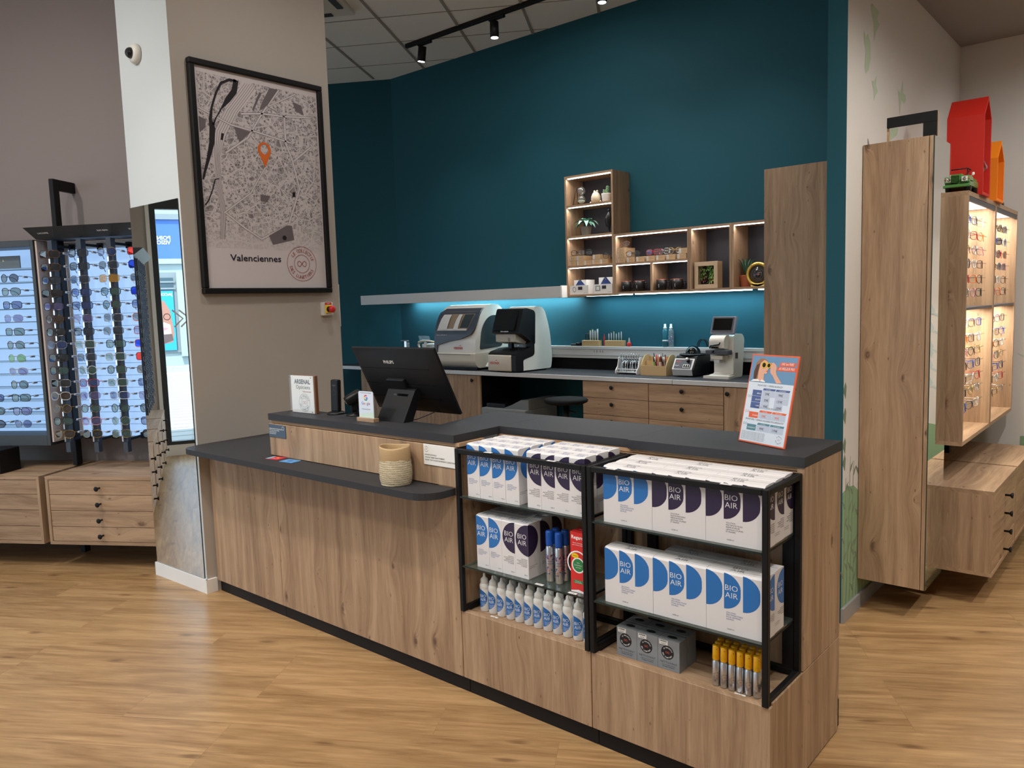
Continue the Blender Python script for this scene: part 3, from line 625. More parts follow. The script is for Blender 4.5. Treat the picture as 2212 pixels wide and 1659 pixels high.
sl = [('left L-shaped', [(-3.449, 2.141), (-2.1475, 2.141), (-2.1475, 2.757), (-2.477, 2.757), (-2.404, 2.322), (-3.449, 2.322)], 'black counter top slab, L-shaped, under the monitor'),
      ('', [(-2.1465, 2.412), (-1.5165, 2.412), (-1.5165, 2.757), (-2.1465, 2.757)], 'black counter top slab in the middle, between the two joints'),
      ('', [(-1.5155, 2.400), (-.873, 2.400), (-.873, 2.757), (-1.5155, 2.757)], 'black counter top slab at the right end, carrying the price sign')]
for _, poly, lab in sl:
    cx = sum(p[0] for p in poly)/len(poly); cyy = sum(p[1] for p in poly)/len(poly)
    b = MB(inv((cx, cyy, 1.05))); b.prism(poly, 1.0185, 1.05, BLK); single(b, 'counter_top', lab, 'countertop', (cx, cyy, 1.05), 0, 'black counter top slabs')

# ------------------------------------------------------------------ display racks (black tube frames)
def rack(x0, x1, label, post_black=True):
    t = thing('display_rack', label, 'display rack', ((x0+x1)/2, 2.27, .343), 0, 'black tube display racks')
    w = .019; ya, yb = 2.135, 2.404; za, zb = .343, 1.0
    for y in (ya, yb-w):
        for xx in (x0, x1-w):
            b = at(t); b.box(xx, xx+w, y, y+w, za, zb, BLKM, c=.002); b.build('post', t)
    for z in (za, zb-w):
        for y in (ya, yb-w):
            if z == za and y == ya: continue
            b = at(t); b.box(x0+w, x1-w, y, y+w, z, z+w, BLKM, c=.002); b.build('rail', t)
        for xx in (x0, x1-w):
            b = at(t); b.box(xx, xx+w, ya+w, yb-w, z, z+w, BLKM, c=.002); b.build('rail', t)
    for z in (.812, .533):
        b = at(t); b.box(x0+w+.001, x1-w-.001, ya+.004, yb-w-.002, z-.006, z, SHELFGL); g = b.build('glass_shelf', t)
        b = at(t); b.box(x0+w+.001, x1-w-.001, ya+.002, ya+.004, z-.0062, z+.0002, SHELFED); b.build('polished_edge', g)
        for xx in (x0+w, x1-w-.006): b = at(t); b.box(xx, xx+.006, ya+w, yb-w, z-.013, z-.0065, BLKM); b.build('shelf_bracket', t)
    return t
rack(-2.1415, -1.5185, 'left black tube display rack, holding slim cartons and white bottles')
r2_ = rack(-1.5145, -.880, 'right black tube display rack, holding wide cartons and yellow-capped sprays')
for xa in (-1.43, -.936): b = at(r2_); b.box(xa, xa+.036, 2.3855, 2.404, .362, .981, BLKM); b.build('upright_channel', r2_)

# --- slim cartons
def slim(kind, w=.0645, d=.072, h=.209):
    b = MB(); x0 = -w/2; f = -d/2; col = BLUE if kind == 'blue' else PURP
    b.box(-w/2, w/2, -d/2, d/2, 0, h-.006, PAPER); P = [(-d/2, h-.006), (d/2, h-.006), (d/2, h), (-d/2+.012, h+.0005), (-d/2+.004, h-.002)]
    b.prism(P, -w/2, w/2, PAPER, 'x')
    e = .0003; zc = h*.70; R = h*.285
    if kind == 'blue': b.half((x0, f-e, zc), XA, ZA, R, col, 1, clip=w*.97)
    else: b.half((w/2, f-e, zc), XA, ZA, R, col, -1, clip=w*.97)
    if kind == 'blue': b.half((w/2+e, d/2, zc), YA, ZA, R, col, -1, clip=d*.9)
    else: b.half((w/2+e, -d/2, zc), YA, ZA, R, col, 1, clip=d*.9)
    tx = -w*.10 if kind == 'blue' else w*.06
    b.text('BIO', (tx, f-2*e, zc+.004), XA, ZA, .027, INKW, 'C', -.012, sx=1.05); b.text('AIR', (tx, f-2*e, zc-.020), XA, ZA, .027, INKW, 'C', -.012, sx=1.05)
    b.text('BIO', (0, -.002, h+.0009), XA, YA, .024, INKB, 'C', -.02, sx=1.1); b.text('AIR', (0, -.024, h+.0009), XA, YA, .024, INKB, 'C', -.02, sx=1.1)
    if kind == 'blue': b.lines(['SOLUTION', 'MULTIFONCTIONS', 'POUR LENTILLES', 'SOUPLES'], (-w*.38, f-e, h*.335), XA, ZA, .0055, .0062, INKB)
    else: b.lines(['SOLUTION', 'MULTIFONCTIONS', 'PREMIUM POUR', 'LENTILLES SOUPLES', 'ET RIGIDES'], (w*.40, f-e, h*.335), XA, ZA, .0058, .0064, INKD, 'R')
    b.text('360 ml', (w*.40, f-e, .012), XA, ZA, .0055, INKD, 'R')
    b.lines(['Solution multifonctions', 'BIO AIR 360 ml'], (w/2+e, -d*.4, .046), YA, ZA, .005, .007, INKD)
    return b.mesh('slim_carton')
SM = {'blue': slim('blue'), 'purple': slim('purple')}
def put(me, name, label, cat, loc, rz=0.0, group=None):
    o = bpy.data.objects.new(name, me); COL.objects.link(o); o.location = loc; o.rotation_euler = (0, 0, rz); return tag(o, label, cat, group)
rowname = ['front row', 'second row back', 'third row back']
rj = random.Random(3)
for kind, xs, side in (('blue', [-2.0625+.0655*i for i in range(4)], 'left half'), ('purple', [-1.7610+.0638*i for i in range(4)], 'right half')):
    for r in range(3):
        for i, x in enumerate(xs):
            put(SM[kind], 'solution_carton', '%s slim carton, %s from left, %s, %s of left rack top shelf' % (kind, ORD[i], rowname[r], side), 'carton', (x+rj.uniform(-.0006, .0006)-.0*r, 2.193+.0755*r+rj.uniform(-.0006, .0006), .8125), rj.uniform(-.01, .01)*0.5, '%s slim solution cartons' % kind)
for r in range(3):
    for i, x in enumerate([-2.033+.0655*k for k in range(4)]):
        kind = 'blue' if i < 2 else 'purple'
        put(SM[kind], 'solution_carton', '%s slim carton, %s from left, %s, left rack middle shelf' % (kind, ORD[i], rowname[r]), 'carton', (x, 2.2005+.075*r, .5335), rj.uniform(-.006, .006), '%s slim solution cartons' % kind)
# --- wide three-bottle cartons
def wide(kind, w=.1865, d=.074, h=.193):
    b = MB(); col = BLUE if kind == 'blue' else PURP; f = -d/2; e = .0003
    b.box(-w/2, w/2, -d/2, d/2, 0, h-.007, PAPER); b.prism([(-d/2, h-.007), (d/2, h-.007), (d/2, h-.001), (0, h+.001), (-d/2+.008, h-.001)], -w/2, w/2, PAPER, 'x')
    zc = h*.69; R = .056
    for k, fx in enumerate((0, .315, .64)): b.half((-w/2+w*fx, f-e, zc), XA, ZA, R, col, 1, clip=.0535 if k else .0535)
    tx = -w/2+w*.315+.024
    b.text('BIO', (tx, f-2*e, zc+.003), XA, ZA, .025, INKW, 'C', -.012, sx=1.08); b.text('AIR', (tx, f-2*e, zc-.020), XA, ZA, .025, INKW, 'C', -.012, sx=1.08)
    b.text('BIO', (0, -.001, h+.0014), XA, YA, .024, INKD, 'C', -.02, sx=1.3); b.text('AIR', (0, -.023, h+.0014), XA, YA, .024, INKD, 'C', -.02, sx=1.3)
    b.box(-w/2+.002, w/2-.002, -.0015, -.0009, h+.0005, h+.0012, MGREY)
    rows = ['SOLUTION', 'MULTIFONCTIONS', 'POUR LENTILLES', 'SOUPLES'] if kind == 'blue' else ['SOLUTION', 'MULTIFONCTIONS', 'PREMIUM POUR', 'LENTILLES SOUPLES', 'ET RIGIDES']
    b.lines(rows, (-w/2+w*.355, f-e, h*.335), XA, ZA, .0062, .0068, INKB if kind == 'blue' else INKD)
    b.text('3x360 ml', (-w/2+w*.37, f-e, .013), XA, ZA, .006, INKD)
    b.half((w/2+e, d/2, zc), YA, ZA, R, col, -1)
    b.text('BIO', (w/2+2*e, .008, zc+.003), YA, ZA, .024, INKW, 'C', -.012); b.text('AIR', (w/2+2*e, .008, zc-.02), YA, ZA, .024, INKW, 'C', -.012)
    b.lines(rows, (w/2+e, .034, h*.335), YA, ZA, .0055, .0062, INKD, 'R'); b.lines(['Solution multifonctions', 'pour lentilles souples'], (w/2+e, -.033, .03), YA, ZA, .004, .006, INKD)
    return b.mesh('wide_carton')
WM = {'blue': wide('blue'), 'purple': wide('purple')}
for r in range(3):
    for i in range(3):
        kind = 'blue' if i == 0 else 'purple'
        put(WM[kind], 'triple_carton', 'wide %s three-bottle carton, %s column, %s, right rack top shelf' % (kind, ('left', 'middle', 'right')[i], rowname[r]), 'carton', (-1.3665+.1875*i-.002*r, 2.193+.0765*r, .8125), 0, 'wide three-bottle solution cartons')
for i, r in ((0, 0), (1, 0), (2, 0), (1, 1), (2, 1)):
    put(WM['blue'], 'triple_carton', 'wide blue three-bottle carton, %s column, %s, right rack middle shelf' % (('left', 'middle', 'right')[i], rowname[r]), 'carton', (-1.3665+.1875*i-.002*r, 2.193+.0768*r, .5335), .004*(i-1), 'wide three-bottle solution cartons')
# --- white drop bottles
def drop_bottle():
    t = thing('solution_bottle', '', 'bottle', (0, 0, -5)); R = .0197
    b = MB(); b.lathe([(R-.002, 0), (R, .003), (R, .088), (R-.001, .092), (R, .096), (R-.0005, .108), (.015, .115), (.013, .117)], WPL2, 28)
    cam_a = radians(-52); a0 = cam_a-radians(78)
    def wp(O, a, z): an = a0+a/R; return ((R+.0003)*cos(an), (R+.0003)*sin(an), O.z+z)
    b.half((0, 0, .055), XA, ZA, .038, BLUE, 1, 16, warp=wp)
    def wp2(O, a, z): an = cam_a-radians(20)+a/R; return ((R+.0005)*cos(an), (R+.0005)*sin(an), O.z+z)
    b.text('BIO', (0, 0, .060), XA, ZA, .017, INKW, 'C', -.01, warp=wp2); b.text('AIR', (0, 0, .045), XA, ZA, .017, INKW, 'C', -.01, warp=wp2)
    for k in range(3): b.text('SOLUTION', (0, 0, .036-.005*k), XA, ZA, .0035, INKW, 'C', warp=wp2)
    def wp3(O, a, z): an = cam_a+radians(52)+a/R; return ((R+.0005)*cos(an), (R+.0005)*sin(an), O.z+z)
    for k in range(9): b.text('lentilles', (0, 0, .072-.006*k), XA, ZA, .0035, INKB, 'C', warp=wp3)
    b.build('body', t)
    b = MB(); b.lathe([(.0145, .114), (.0155, .116), (.0155, .122), (.0148, .130), (.011, .134), (.006, .139), (.0048, .150), (.003, .1535), (.0012, .154)], WPL2, 24); b.build('nozzle_cap', t)
    return t
proto = drop_bottle(); n = 0
for r in range(2):
    for i in range(12 if r == 0 else 11):
        x = -2.0765+.0459*i+(.023 if r else 0); y = 2.212+.043*r
        lab = 'white drop-print bottle, %s from left, %s, bottom of left rack' % (ORD[i], 'front row' if r == 0 else 'second row back')
        if n == 0: proto.location = (x, y, .3365); proto['label'] = lab; proto['group'] = 'white bottles at the bottom of the left rack'
        else: dup(proto, (x, y, .3365), rj.uniform(-.25, .25), lab)
        n += 1
# --- blue-capped sprays
def spray(cap, r, hb, hc, floral):
    t = thing('spray_can', '', 'spray can', (0, 0, -5)); rr_ = random.Random(9)
    b = MB(); b.lathe([(r-.001, 0), (r, .0015), (r, hb-.006), (r-.003, hb), (r*.7, hb+.002)], SILV, 28)
    def wpa(ang):
        def w(O, a, z): an = ang+a/r; return ((r+.0004)*cos(an), (r+.0004)*sin(an), O.z+z)
        return w
    ca = radians(-52)
    if floral:
        b.text('Solution', (0, 0, hb*.56), XA, ZA, .0075, INKB, 'C', .01, warp=wpa(ca)); b.text('lunettes', (0, 0, hb*.49), XA, ZA, .0075, INKB, 'C', .01, warp=wpa(ca))
        for k in range(90):
            z = rr_.choice([rr_.uniform(.62, .76), rr_.uniform(.20, .42)])*hb; an = ca+rr_.uniform(-1.6, 1.6); s_ = rr_.uniform(.0012, .0034)
            mt = rr_.choice([INKB, INKD, mat('floral_red', (170, 50, 60), .5), mat('floral_pink', (220, 150, 150), .5), BLUE])
            b.add([wpa(an)(Vector((0, 0, z)), s_*cos(q)*rr_.uniform(.6, 1.2), s_*sin(q)*rr_.uniform(.6, 1.2)) for q in [2*pi*j/6 for j in range(6)]], [tuple(range(6))], mt)
    else:
        w_ = wpa(ca); N_ = 28
        for i_, ch in enumerate('LECOLLECTIFDESLUNETIERS'):
            a = 2*pi*i_/23+.6; px_, pz_ = .0085*cos(a), .0085*sin(a)
            v, f, xa, xb = text_mesh(ch); s_ = .0034; g_ = -a-pi/2+pi
            ca_, sa_ = cos(a-pi/2), sin(a-pi/2)
            b.add([w_(Vector((0, 0, hb*.42)), px_+((p[0]-(xa+xb)/2)*ca_-p[1]*sa_)*s_, pz_+((p[0]-(xa+xb)/2)*sa_+p[1]*ca_)*s_) for p in v], f, TERRA if i_ > 12 else INKD)
        b.text('8', (0, 0, hb*.42), XA, ZA, .0001, INKD, 'C', warp=w_)
        P = [(.0035*cos(q)/(1+sin(q)**2), .005*sin(q)*cos(q)/(1+sin(q)**2)) for q in [2*pi*k/20 for k in range(20)]]
        for k in range(20):
            a_, c_ = P[k], P[(k+1) % 20]; b.add([w_(Vector((0, 0, hb*.42)), *p) for p in (a_, c_, (c_[0], c_[1]+.0006), (a_[0], a_[1]+.0006))], [(0, 1, 2, 3)], TERRA)
    b.build('can', t)
    b = MB()
    if floral: b.lathe([(r-.0015, hb), (r-.0008, hb+.003), (r-.0008, hb+hc-.006), (r-.003, hb+hc-.001), (r*.4, hb+hc)], cap, 28)
    else:
        b.lathe([(r-.0012, hb)]+[(r-.0012+(.0006 if k % 2 else 0), hb+.002+.002*k) for k in range(6)]+[(r-.001, hb+.018), (r-.0015, hb+hc-.002), (r-.003, hb+hc)], cap, 24)
        b.ball(.0014, ((r-.001)*cos(-.9), (r-.001)*sin(-.9), hb+hc-.010), DGREY, 8)
    b.build('cap', t); return t
CAPB = mat('cap_blue', (20, 84, 180), .35); CAPY = mat('cap_yellow', (232, 172, 20), .35)
sb = spray(CAPB, .0155, .134, .056, True)
for i, (x, y, lb) in enumerate([(-1.692, 2.205, 'front right'), (-1.735, 2.206, 'front left'), (-1.692, 2.243, 'back right'), (-1.737, 2.246, 'back left')]):
    lab = 'silver floral spray can with blue cap, %s of the four on the left rack' % lb
    if i == 0: sb.location = (x, y, .5335); sb['label'] = lab; sb['group'] = 'blue-capped floral sprays'
    else: dup(sb, (x, y, .5335), .15*i, lab)
sy = spray(CAPY, .0121, .083, .0475, False)
k = 0
for r in range(3):
    for i in range(6):
        x = -1.0725+.0268*i-.004*r; y = 2.1955+.0262*r
        lab = 'small silver spray with yellow cap, %s from left, %s, bottom of right rack' % (ORD[i], rowname[r])
        if k == 0: sy.location = (x, y, .3365+.0005); sy['label'] = lab; sy['group'] = 'yellow-capped sprays'
        else: dup(sy, (x, y, .337), rj.uniform(-.3, .3), lab)
        k += 1
# --- red upright box
b = MB(inv((-1.578, 2.195, .5335))); RX0, RX1, RY = -1.610, -1.546, 2.165
b.box(RX0, RX1, RY, RY+.06, .5335, .752, RED); e = .0004
b.text('Regard', ((RX0+RX1)/2-.001, RY-e, .727), XA, ZA, .0185, INKW, 'C', .02); b.lines(["Solution d'entretien", 'pour lentilles souples'], ((RX0+RX1)/2, RY-e, .711), XA, ZA, .0055, .007, INKW, 'C')
b.disc((-1.580, RY-e, .640), XA, ZA, .045, INKW, 32, .040); b.disc((-1.577, RY-1.6*e, .633), XA, ZA, .028, INKW, 30); b.disc((-1.577, RY-2.2*e, .633), XA, ZA, .023, GRN, 30)
b.box(RX0, RX1, RY-.0009, RY-.0006, .5336, .612, RED)
b.disc((-1.577, RY-2.8*e, .633), XA, ZA, .028, INKW, 30, .0235); b.disc((-1.577, RY-2.8*e, .633), XA, ZA, .0235, GRN, 30)
b.lines(['Sans', 'Conservateur', "sur l'oeil"], (-1.577, RY-3.4*e, .640), XA, ZA, .0062, .0085, INKW, 'C')
b.disc((-1.590, RY-3*e, .6665), XA, ZA, .015, YEL, 24, ry=.009); b.text('Nouveau', (-1.590, RY-3.6*e, .665), XA, ZA, .0055, INKK, 'C')
b.box(-1.598, -1.558, RY-.0013, RY-.0008, .567, .579, GRN); b.text('Teste par des', (-1.578, RY-.0015, .574), XA, ZA, .0045, INKW, 'C'); b.text('ophtalmologistes', (-1.578, RY-.0015, .569), XA, ZA, .0045, INKW, 'C')
b.disc((-1.578, RY-.0012, .523), XA, ZA, .046, INKW, 30, ry=.020) if False else b.q([(RX0, RY-.0012, .5336), (RX1, RY-.0012, .5336), (RX1, RY-.0012, .538), (-1.578, RY-.0012, .5445), (RX0, RY-.0012, .538)], INKW)
b.text('Regard', (-1.578, RY+.03, .7524), XA, YA, .012, INKW, 'C')
single(b, 'drops_box', 'upright red box with green circle beside the blue-capped sprays', 'box', (-1.578, 2.195, .5335))
# --- grey cleaner boxes
def cleaner():
    GB = mat('box_grey', (140, 146, 152), .5, metal=.15); b = MB(); w, d, h = .0795, .054, .1035; f = -d/2-.0003
    b.box(-w/2, w/2, -d/2, d/2, 0, h, GB); b.disc((-.004, f, .060), XA, ZA, .0235, INKK, 30)
    b.seal((-.004, f-.0003, .060), XA, ZA, .0225, INKW, False, .01, ORG)
    b.text('NETTOYANT', (0, f, .022), XA, ZA, .0105, INKK, 'C', -.01); b.lines(['pour tous types de verres', '30 lingettes individuelles'], (0, f, .0155), XA, ZA, .0045, .006, INKK, 'C')
    b.q([(-.034, f-.0006, .084), (-.002, f-.0006, .084), (-.002, f-.0006, .100), (-.034, f-.0006, .100)], WPL2)
    for k in range(12): x = -.031+.0021*k; b.q([(x, f-.0009, .094), (x+.001*(1+k % 2*.5), f-.0009, .094), (x+.001*(1+k % 2*.5), f-.0009, .0985), (x, f-.0009, .0985)], INKK)
    b.text('8 EUR', (-.018, f-.0009, .086), XA, ZA, .006, INKK, 'C')
    b.disc((.0, .0, h+.0003), XA, YA, .018, INKK, 24, ry=.010)
    return b.mesh('cleaner_box')
CM = cleaner()
for r in range(2):
    for i in range(3):
        put(CM, 'wipes_box', 'grey lens-wipes box with round black seal, %s column, %s' % (('left', 'middle', 'right')[i], ('front row', 'back row')[r]), 'box', (-1.3995+.0805*i, 2.218+.060*r, .3365), 0, 'grey wipes boxes on the right rack deck')
# --- price tags
for i, (x, y, z, lab) in enumerate([(-1.965, 2.1335, 1.0005, 'left rack top rail, left'), (-1.665, 2.1335, 1.0005, 'left rack top rail, right'), (-1.415, 2.1335, 1.0005, 'right rack top rail, left'), (-1.01, 2.1335, 1.0005, 'right rack top rail, right'), (-1.74, 2.140, .534, 'left rack lower glass shelf'), (-1.59, 2.140, .5345, 'in front of the red box'), (-2.0, 2.172, .3367, 'left rack deck'), (-.985, 2.170, .3368, 'right rack deck, before the yellow-capped sprays')]):
    b = MB(); b.box(-.018, .018, -.001, .012, 0, .0012, FLAP); b.text('19,90', (0, .002, .0014), XA, YA, .008, INKK, 'C')
    single(b, 'price_tag', 'small white price tag, '+lab, 'price tag', (x, y, z), 0, 'white price tags')

# ------------------------------------------------------------------ on the counter
t = thing('acrylic_sign_block', 'clear acrylic sign with shop name standing on a wooden-backed block', 'sign', (-3.28, 2.245, 1.05))
A_ = Vector((-3.379, 2.228, 1.0505)); ex = (Vector((-3.191, 2.235, 1.0505))-A_); L_ = ex.length; ex.normalize(); ey = Vector((-ex.y, ex.x, 0))
Ms = Matrix(((ex.x, ey.x, 0, A_.x), (ex.y, ey.y, 0, A_.y), (0, 0, 1, A_.z), (0, 0, 0, 1)))
b = at(t); b.M = b.M @ Ms; b.box(.006, L_, .012, .030, 0, .187, mat('walnut_block', (122, 82, 56), .5), c=.001); b.build('wooden_back', t)
b = at(t); b.M = b.M @ Ms; b.box(.004, L_-.008, .008, .0115, .002, .185, WPL2)
b.text('ARSENAL', (L_/2, .0074, .146), XA, ZA, .030, INKK, 'C', .03, sx=1.0); b.text('Opticiens', (L_/2+.004, .0074, .120), XA, ZA, .028, INKK, 'C', 0, sx=1.05); b.text('Valenciennes', (L_*.68, .0074, .104), XA, ZA, .013, TERRA, 'C')
b.seal((L_*.56, .0074, .053), XA, ZA, .044, INKK, True, .0, TERRA); b.build('printed_card', t)
b = at(t); b.M = b.M @ Ms; b.box(0, L_-.002, 0, .007, 0, .188, CLEAR)
b.build('acrylic_front', t)
b = at(t); b.M = b.M @ Ms
for px in (.009, L_-.013):
    for pz in (.010, .178): b.lathe([(.003, 0), (.003, .002)], CHROME, 10, M=Matrix.Translation((px, -.0005, pz)) @ Matrix.Rotation(pi/2, 4, 'X'))
b.build('corner_pin', t)
t = thing('cordless_phone', 'black cordless phone upright in its round charging base', 'telephone', (-3.11, 2.305, 1.05), .15)
b = MB(); b.lathe([(.045, 0), (.046, .004), (.040, .010), (.028, .013), (.01, .014)], BLKP, 32); b.tube([(.03, .02, .006), (.09, .03, .004), (.13, -.01, .003), (.16, .01, .003)], .002, BLKP, 6); b.build('charging_base', t)
b = MB(Matrix.Rotation(-.04, 4, 'X')); b.box(-.0245, .0245, -.013, .013, .010, .168, BLKP, c=.008); b.text('Gigaset', (.0, -.0133, .138), XA, ZA, .007, MGREY, 'C'); b.disc((0, -.0132, .105), XA, ZA, .012, DGREY, 20, .0115); b.build('handset', t)
t = thing('barcode_scanner', 'black barcode scanner on a stand behind the small review card', 'scanner', (-2.985, 2.32, 1.05), -.5)
b = MB(); b.lathe([(.042, 0), (.042, .004), (.012, .008), (.009, .05)], BLKP, 20); b.build('stand', t)
b = MB(Matrix.Translation((0, 0, .085)) @ Matrix.Rotation(.5, 4, 'X')); b.box(-.034, .034, -.045, .04, -.02, .025, BLKP, c=.012); b.box(-.02, .02, -.046, -.044, -.008, .012, BLKG); b.build('scan_head', t)
b = MB(); b.box(-.016, .016, -.018, .018, .02, .085, BLKP, c=.007); b.box(-.03, .03, .01, .03, .006, .03, BLKP, c=.006); b.build('handle_grip', t)
t = thing('review_card_stand', 'small white review card with coloured logo in an oak block', 'card', (-2.763, 2.215, 1.05))
A_ = Vector((-2.817, 2.197, 1.0502)); ex = Vector((.1155, .002, 0)); L_ = ex.length; ex.normalize(); ey = Vector((-ex.y, ex.x, 0))
Ms = Matrix(((ex.x, ey.x, 0, A_.x), (ex.y, ey.y, 0, A_.y), (0, 0, 1, A_.z), (0, 0, 0, 1)))
b = at(t); b.M = b.M @ Ms; b.box(0, L_, 0, .032, 0, .018, OX, c=.001); b.build('oak_block', t)
b = at(t); b.M = b.M @ Ms; LB = mat('card_pale_blue', (214, 224, 240), .3)
b.prism([(.008+.006, .012), (L_-.014, .012), (L_-.008, .018), (L_-.008, .130), (L_-.014, .137), (.014, .137), (.008, .130), (.008, .018)], .010, .013, LB, 'y')
yy = .0097; gx, gz = L_*.50, .108
for a0, a1, mt in ((45, 150, RED), (150, 215, YEL), (215, 320, GRN), (-40, 8, mat('logo_blue', (60, 120, 230), .5))):
    P = [(gx+.013*cos(radians(a)), gz+.013*sin(radians(a))) for a in [a0+(a1-a0)*k/8 for k in range(9)]]; Q = [(gx+(p[0]-gx)*.62, gz+(p[1]-gz)*.62) for p in P]
    b.add([(p[0], yy, p[1]) for p in P+Q], [(k, k+1, 9+k+1, 9+k) for k in range(8)], mt)
b.box(gx, gx+.0125, yy-.0003, yy, gz-.0025, gz+.0025, MATS['logo_blue'])
xx = L_*.5-.030
for ch, mt in zip('Google', (MATS['logo_blue'], RED, YEL, MATS['logo_blue'], GRN, RED)):
    v, f, a0, a1 = text_mesh(ch); b.text(ch, (xx, yy, .077), XA, ZA, .0185, mt, 'L', .01); xx += (a1-a0)*.0185+.0022
b.text('VOTRE AVIS NOUS INTERESSE', (L_/2, yy, .128), XA, ZA, .0055, DGREY, 'C'); b.text('Donnez votre avis', (L_/2, yy, .055), XA, ZA, .0075, DGREY, 'C')
b.q([(.009, yy-.0001, .019), (L_-.009, yy-.0001, .019), (L_-.009, yy-.0001, .046), (.009, yy-.0001, .034)], mat('card_green_tint', (206, 226, 216), .3))
b.build('card', t)
# monitor
t = thing('computer_monitor', 'black touchscreen monitor seen from behind on the counter', 'monitor', (-2.66, 2.30, 1.05))
a_, top, bot = (-2.965, -2.408), (2.300, 1.376), (2.452, 1.074)
tz = Vector((0, top[0]-bot[0], top[1]-bot[1])); hgt = tz.length; tz.normalize(); ny = Vector((0, tz.z, -tz.y))   # ny: toward the staff
Mm = Matrix(((1, 0, 0, (a_[0]+a_[1])/2), (0, ny.y, tz.y, bot[0]), (0, ny.z, tz.z, bot[1]), (0, 0, 0, 1)))
w2 = (a_[1]-a_[0])/2
MONB = mat('monitor_black', (20, 21, 24), .45, spec=.3)
b = at(t); b.M = b.M @ Mm; b.box(-w2, w2, 0, .014, 0, hgt, MONB, c=.003); b.build('bezel', t)
b = at(t); b.M = b.M @ Mm
o_ = [(-w2+.002, .002), (w2-.002, .002), (w2-.002, hgt-.002), (-w2+.002, hgt-.002)]; i_ = [(-w2+.06, .05), (w2-.06, .05), (w2-.06, hgt-.034), (-w2+.06, hgt-.034)]
b.add([(p[0], 0, p[1]) for p in o_]+[(p[0], -.030, p[1]) for p in i_], [(0, 1, 5, 4), (1, 2, 6, 5), (2, 3, 7, 6), (3, 0, 4, 7), (4, 5, 6, 7)], MONB, True)
for z in (hgt*.28, hgt*.50, hgt*.74): b.box(-w2+.045, w2-.045, -.0304, -.029, z-.0008, z+.0008, BLKG)
b.build('back_shell', t)
b = at(t); b.M = b.M @ Mm; b.text('PHILIPS', (-.012, -.0306, hgt-.062), XA, ZA, .0215, INKW, 'C', .03); b.build('logo', t)
b = at(t); b.M = b.M @ Mm; b.q([(-w2+.01, .0145, .01), (w2-.01, .0145, .01), (w2-.01, .0145, hgt-.01), (-w2+.01, .0145, hgt-.01)], BLKG); b.build('screen', t)
b = at(t); b.prism([(2.262, 1.0505), (2.318, 1.0505), (2.375, 1.172), (2.372, 1.186), (2.350, 1.192), (2.338, 1.186)], -2.755, -2.575, MONB, 'x')
b.box(-2.70, -2.61, 2.3225, 2.332, 1.160, 1.170, BLKG)
b.build('stand', t)
b = at(t); b.M = b.M @ Mm; b.box(-.065, .05, -.048, -.028, .10, .20, MONB, c=.004); b.build('mount', t)
b = MB(); b.tube([(-2.50, 2.43, 1.10), (-2.54, 2.38, 1.075), (-2.575, 2.34, 1.057), (-2.60, 2.318, 1.0535), (-2.66, 2.315, 1.0535)], .0022, BLKP, 6)
single(b, 'monitor_cable', 'thin black cable running down beneath the monitor', 'cable')
# price easel
BL, BR, TL, TR = Vector((-1.172, 2.579, 1.0515)), Vector((-.975, 2.496, 1.0515)), Vector((-1.145, 2.642, 1.353)), Vector((-.949, 2.558, 1.354))
t = thing('price_sign', 'upright orange-bordered price sign with a woman in sunglasses', 'sign', tuple((BL+BR)/2))
ex = (BR-BL); Lx = ex.length; ex.normalize(); ez = (TL-BL); Lz = ez.length; ez.normalize(); en = ex.cross(ez)*-1   # en: away from viewer
Ms = Matrix(((ex.x, en.x, ez.x, BL.x), (ex.y, en.y, ez.y, BL.y), (ex.z, en.z, ez.z, BL.z), (0, 0, 0, 1)))
b = at(t); b.M = b.M @ Ms; b.box(0, Lx, 0, .006, 0, Lz, ORG, c=.001); b.build('board', t)
b = at(t); b.M = b.M @ Ms; e = -.0004; m_ = .005
SKYB = mat('sign_sky_blue', (112, 154, 192), .5); SHB = mat('sheet_pale_blue', (222, 232, 244), .5); NAV = mat('table_navy', (84, 104, 156), .5); CELL = mat('table_cell', (194, 204, 222), .5); TEA = mat('table_teal', (90, 140, 154), .5)
PSK = mat('printed_skin', (232, 178, 152), .5); HAIR = mat('printed_hair', (164, 120, 92), .5); HAIRD = mat('printed_hair_dark', (92, 62, 50), .5)
def R_(x0, x1, z0, z1, mt, k=1, sk=0): b.q([(x0, e*k, z0), (x1, e*k, z0), (x1+sk, e*k, z1), (x0+sk, e*k, z1)], mt)
def PP(p, mt, k): b.q([(a*Lx, e*k, c*Lz) for a, c in p], mt)
zs = Lz*.685
R_(m_, Lx-m_, m_, zs, SHB); R_(m_, Lx-m_, zs, Lz-m_, SKYB)
PP([(.14, .69), (.10, .80), (.12, .90), (.20, .955), (.30, .955), (.36, .93), (.37, .90), (.30, .90), (.24, .80), (.22, .69)], HAIR, 2)
PP([(.10, .80), (.11, .72), (.17, .70), (.19, .80), (.2, .9), (.14, .88)], HAIRD, 3)
PP([(.21, .695), (.20, .80), (.22, .90), (.29, .94), (.355, .925), (.385, .90), (.39, .865), (.415, .845), (.395, .83), (.40, .80), (.375, .785), (.33, .785), (.335, .73), (.36, .70)], PSK, 4)
PP([(.36, .815), (.40, .822), (.385, .808)], RED, 5)
PP([(.06, .69), (.12, .715), (.22, .72), (.27, .695)], INKW, 5); PP([(.27, .695), (.30, .72), (.38, .70), (.38, .69)], INKW, 5)
PP([(.46, .80), (.44, .87), (.45, .91), (.50, .915), (.555, .89), (.58, .86), (.57, .82), (.60, .78), (.73, .695), (.62, .69), (.52, .77)], PSK, 4)
PP([(.45, .91), (.47, .895), (.44, .885)], ORG, 6)
